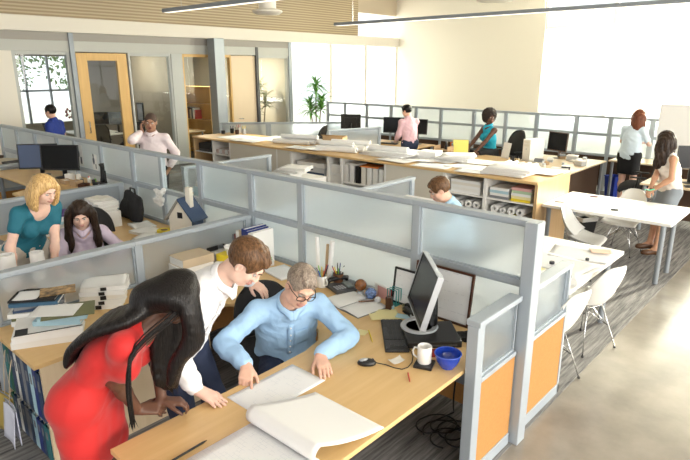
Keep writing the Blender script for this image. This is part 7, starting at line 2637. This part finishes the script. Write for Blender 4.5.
build(MB().lathe([(.045, .125), (.045, .15), (.001, .15)], n=18), 'lid', OFFWHITE, t, 40)
# right edge
t = thing('flip_chart', 'tall white flip chart board behind the two standing women', 'flip chart', (-2.18, 11.05, .006), R(0))
build(MB().bx(-.42, .42, -.012, .012, .80, 1.82), 'board', mat('board_white', (.80, .80, .79), .3), t, bev=.004)
build(MB().bx(-.40, .40, -.016, -.0125, .83, 1.78), 'paper_pad', PAPER, t)
for x in (-.36, .36):
    build(MB().tube([(x, 0, .80), (x * 1.15, -.12, 0)], .014, 8), 'leg', ALUD, t, True)
build(MB().tube([(0, .02, 1.6), (0, .35, 0)], .014, 8), 'rear_leg', ALUD, t, True)
monitor('black monitor on the desk at the right edge', (-1.72, 9.75, ZD), R(35), .52, .34, R(4), .40)
t = thing('keyboard', 'black keyboard on the desk at the right edge', 'keyboard', (-1.55, 9.5, ZD), R(20))
build(MB().bx(-.21, .21, -.07, .07, 0, .018), 'case', BLACK, t, bev=.004)
build(MB().bx(-.19, .19, -.055, .055, .018, .022), 'keys', KEYM, t)
ream('paper_pile', 'small paper pile on the desk at the right edge', 'papers', .28, .20, .02, PAPER, (-2.0, 9.6, ZD), R(30))
t = thing('mobile_phone', 'green cased phone held by the woman leaning at the white table', 'phone', tuple(np.array((-1.90, 8.135, .875))), R(-20))
build(MB().bx(-.035, .035, -.065, .065, 0, .012), 'case', mat('mint_case', (.05, .62, .38), .4), t, bev=.004)
build(MB().bx(-.03, .03, -.058, .058, .012, .0135), 'screen', SCREEN, t)

# phone of the caller
w_ = PHONE.wr[0] + PHONE.o + PHONE.hand_dir[0] * .09
t = thing('mobile_phone', 'dark mobile phone held to the ear by the man in pale pink', 'phone', tuple(w_ + np.array([.0, .0, -.06])), R(-42))
build(MB().at(ry=R(12)).bx(-.006, .006, -.03, .03, -.02, .11), 'case', BLACK, t, bev=.004)
build(MB().at(ry=R(12)).bx(-.0075, -.006, -.026, .026, -.012, .10), 'screen', SCREEN, t)


# ------------------------------------------------------------------ plants and trees
LEAF = mat('leaf_green', (0.10, 0.30, 0.035), .5, var=.35, vscale=6)
LEAFD = mat('leaf_olive', (0.20, 0.22, 0.07), .5, var=.3, vscale=6)
BARK = mat('cane_bark', (.20, .13, .07), .8)


def dracaena(label, loc, canes, leaf, seed, spread=.34):
    t_ = thing('potted_plant', label, 'plant', loc)
    r_ = random.Random(seed)
    p = build(MB().lathe([(.001, 0), (.17, 0), (.21, .38), (.20, .40), (.18, .36), (.001, .36)], n=28), 'pot', mat('pot_grey', (.30, .29, .27), .6), t_, 50)
    for (x, y, h_) in canes:
        build(MB().tube([(x * .3, y * .3, .34), (x * .7, y * .7, h_ * .6), (x, y, h_)], [.022, .018, .014], 8), 'cane', BARK, t_, True)
        b = MB()
        for q in range(60):
            a = r_.random() * 2 * PI
            el = r_.uniform(-.1, 1.3)
            L = spread * r_.uniform(.7, 1.25)
            z0 = h_ - .35 * r_.random() ** 1.5
            ca, sa = math.cos(a), math.sin(a)

            def lf(u, v, ca=ca, sa=sa, el=el, L=L, z0=z0):
                rr2 = L * u * math.cos(el * (1 - .4 * u))
                zz = z0 + L * (u * math.sin(el) - .55 * u * u * (1 - el * .4))
                w2 = .034 * math.sin(min(1, u * 1.6 + .12) * PI * .62) * (1 - u ** 3)
                s2 = (v - .5) * 2
                return (x + ca * rr2 - sa * s2 * w2, y + sa * rr2 + ca * s2 * w2, zz + abs(s2) * .008)
            b.sheet(lf, 6, 2, .001)
        build(b, 'foliage', leaf, t_, True)
    return t_


dracaena('bushy green cane plant before the bright end window', (-12.45, 12.55, 0.006), ((0, 0, 1.95), (.18, .05, 1.5), (-.16, -.08, 1.35)), LEAF, 4, .40)
dracaena('pale cane plant inside the glazed office beside the black mullion', (-13.75, 11.40, 0.0), ((0, 0, 1.9), (.15, .15, 1.6), (-.15, -.1, 1.3)), LEAFD, 9, .33)


def tree(label, x, y, h_, cr, seed, m_):
    t_ = thing('tree', label, 'tree', (x, y, -.12), 0, 'trees outside the office window')
    r_ = random.Random(seed)
    build(MB().tube([(0, 0, 0), (.05, .02, h_ * .4), (0, 0, h_ * .75)], [.16, .12, .05], 10), 'trunk', BARK, t_, True)
    b = MB()
    for q in range(900):
        v = Vector((r_.gauss(0, 1), r_.gauss(0, 1), r_.gauss(0, .9))).normalized() * cr * r_.random() ** .33
        c = v + Vector((0, 0, h_ * .72))
        n1 = Vector((r_.gauss(0, 1), r_.gauss(0, 1), r_.gauss(0, 1))).normalized()
        n2 = n1.orthogonal().normalized()
        s_ = r_.uniform(.06, .13)
        b.add([c - n1 * s_, c + n2 * s_ * .5, c + n1 * s_, c - n2 * s_ * .5], [(0, 1, 2, 3)])
    build(b, 'crown', m_, t_)


TREEL = mat('tree_leaf', (.10, .17, .05), .7, var=.4, vscale=2)
for q, (x, y, h_, cr) in enumerate(((-22, 5.6, 4.2, 1.6), (-23.5, 10.2, 4.6, 1.7), (-26.5, 8.2, 3.8, 1.6))):
    tree(['left tree outside the window of the first glazed office', 'right tree outside the window of the first glazed office', 'farther tree between the other two outside the office window'][q], x, y, h_, cr, q + 1, TREEL)

# ------------------------------------------------------------------ inside the glazed offices
plain_desk('grey table inside the first glazed office', -15.6, -14.2, 4.6, 6.0, m=mat('grey_top', (.32, .31, .29), .5))
plain_desk('white desk behind the glazed maple door', -16.4, -14.6, 6.5, 7.6, m=WHITE)
plain_desk('pale wood desk in the office behind the grey column', -15.6, -13.6, 8.6, 9.3, m=PALEWOOD)
office_chair('black office chair in front of the white desk behind the maple door', (-14.25, 6.55, 0), R(170), BLACK, mesh=True)
office_chair('black chair deeper behind the glazed maple door', (-15.4, 6.02, 0), R(90), BLACKM)
office_chair('dark chair right of the maple door behind the glass', (-14.3, 7.5, 0), R(190), BLACK, mesh=True)
monitor('black monitor on the white desk behind the maple door', (-15.2, 7.2, ZD), R(60), .5, .33, R(4), .38)
monitor('second black monitor seen right of the maple door', (-14.9, 7.45, ZD), R(75), .5, .33, R(4), .38)
t = thing('potted_orchid', 'dark red flowering plant on the white desk behind the maple door', 'plant', (-15.9, 6.75, ZD))
build(MB().lathe([(.001, 0), (.07, 0), (.09, .14), (.08, .14), (.06, .01), (.001, .01)], n=18), 'pot', BLACK, t, 50)
b = MB()
for q in range(22):
    a = q * 2.4
    b.tube([(0, 0, .10), (.06 * math.cos(a), .06 * math.sin(a), .34), (.22 * math.cos(a), .22 * math.sin(a), .50 + .10 * math.sin(q * 1.7))], [.006, .005, .003], 5)
    b.ball((.22 * math.cos(a), .22 * math.sin(a), .50 + .10 * math.sin(q * 1.7)), .035, 8)
build(b, 'flowers', mat('dark_red_petal', (.16, .02, .025), .6), t, True)
for q, (x, y, w2, h2, lb) in enumerate(((-15.8, 8.12, .40, .62, 'left dark framed picture in the glazed office'), (-14.9, 8.12, .34, .5, 'right dark framed picture in the glazed office'))):
    t = thing('picture_frame', lb, 'picture frame', (x, y, 1.25))
    e = .035
    build(MB().bx(-w2 / 2, w2 / 2, -.025, 0, -h2 / 2, -h2 / 2 + e).bx(-w2 / 2, w2 / 2, -.025, 0, h2 / 2 - e, h2 / 2).bx(-w2 / 2, -w2 / 2 + e, -.025, 0, -h2 / 2 + e, h2 / 2 - e).bx(w2 / 2 - e, w2 / 2, -.025, 0, -h2 / 2 + e, h2 / 2 - e), 'frame', BLACK, t)
    build(MB().bx(-w2 / 2 + e, w2 / 2 - e, -.015, 0, -h2 / 2 + e, h2 / 2 - e), 'print', GREYC, t)
t = thing('bookcase', 'pale wood bookcase in the office behind the grey column', 'bookcase', (-14.6, 9.75, 0), R(0))
build(MB().bx(-.9, -.86, -.15, .15, 0, 1.9).bx(.86, .9, -.15, .15, 0, 1.9).bx(-.86, .86, .13, .15, 0, 1.9), 'carcass', OAK, t)
for z_ in (.02, .5, .95, 1.4, 1.88):
    build(MB().bx(-.86, .86, -.15, .13, z_, z_ + .03), 'shelf', OAK, t)
for q in range(10):
    one(MB().bx(-.03, .03, -.10, .10, 0, .26 + .03 * (q % 3)), 'book', [BROWNF, BEIGEC, DKGREY, WHITE, REDC][q % 5], '%s book in the pale bookcase, %s from the left' % (['brown', 'beige', 'grey', 'white', 'red'][q % 5], ['first', 'second', 'third', 'fourth', 'fifth', 'sixth', 'seventh', 'eighth', 'ninth', 'tenth'][q]), 'book', (-15.3 + .085 * q, 9.73, .9805), 0, 'books in the pale bookcase')
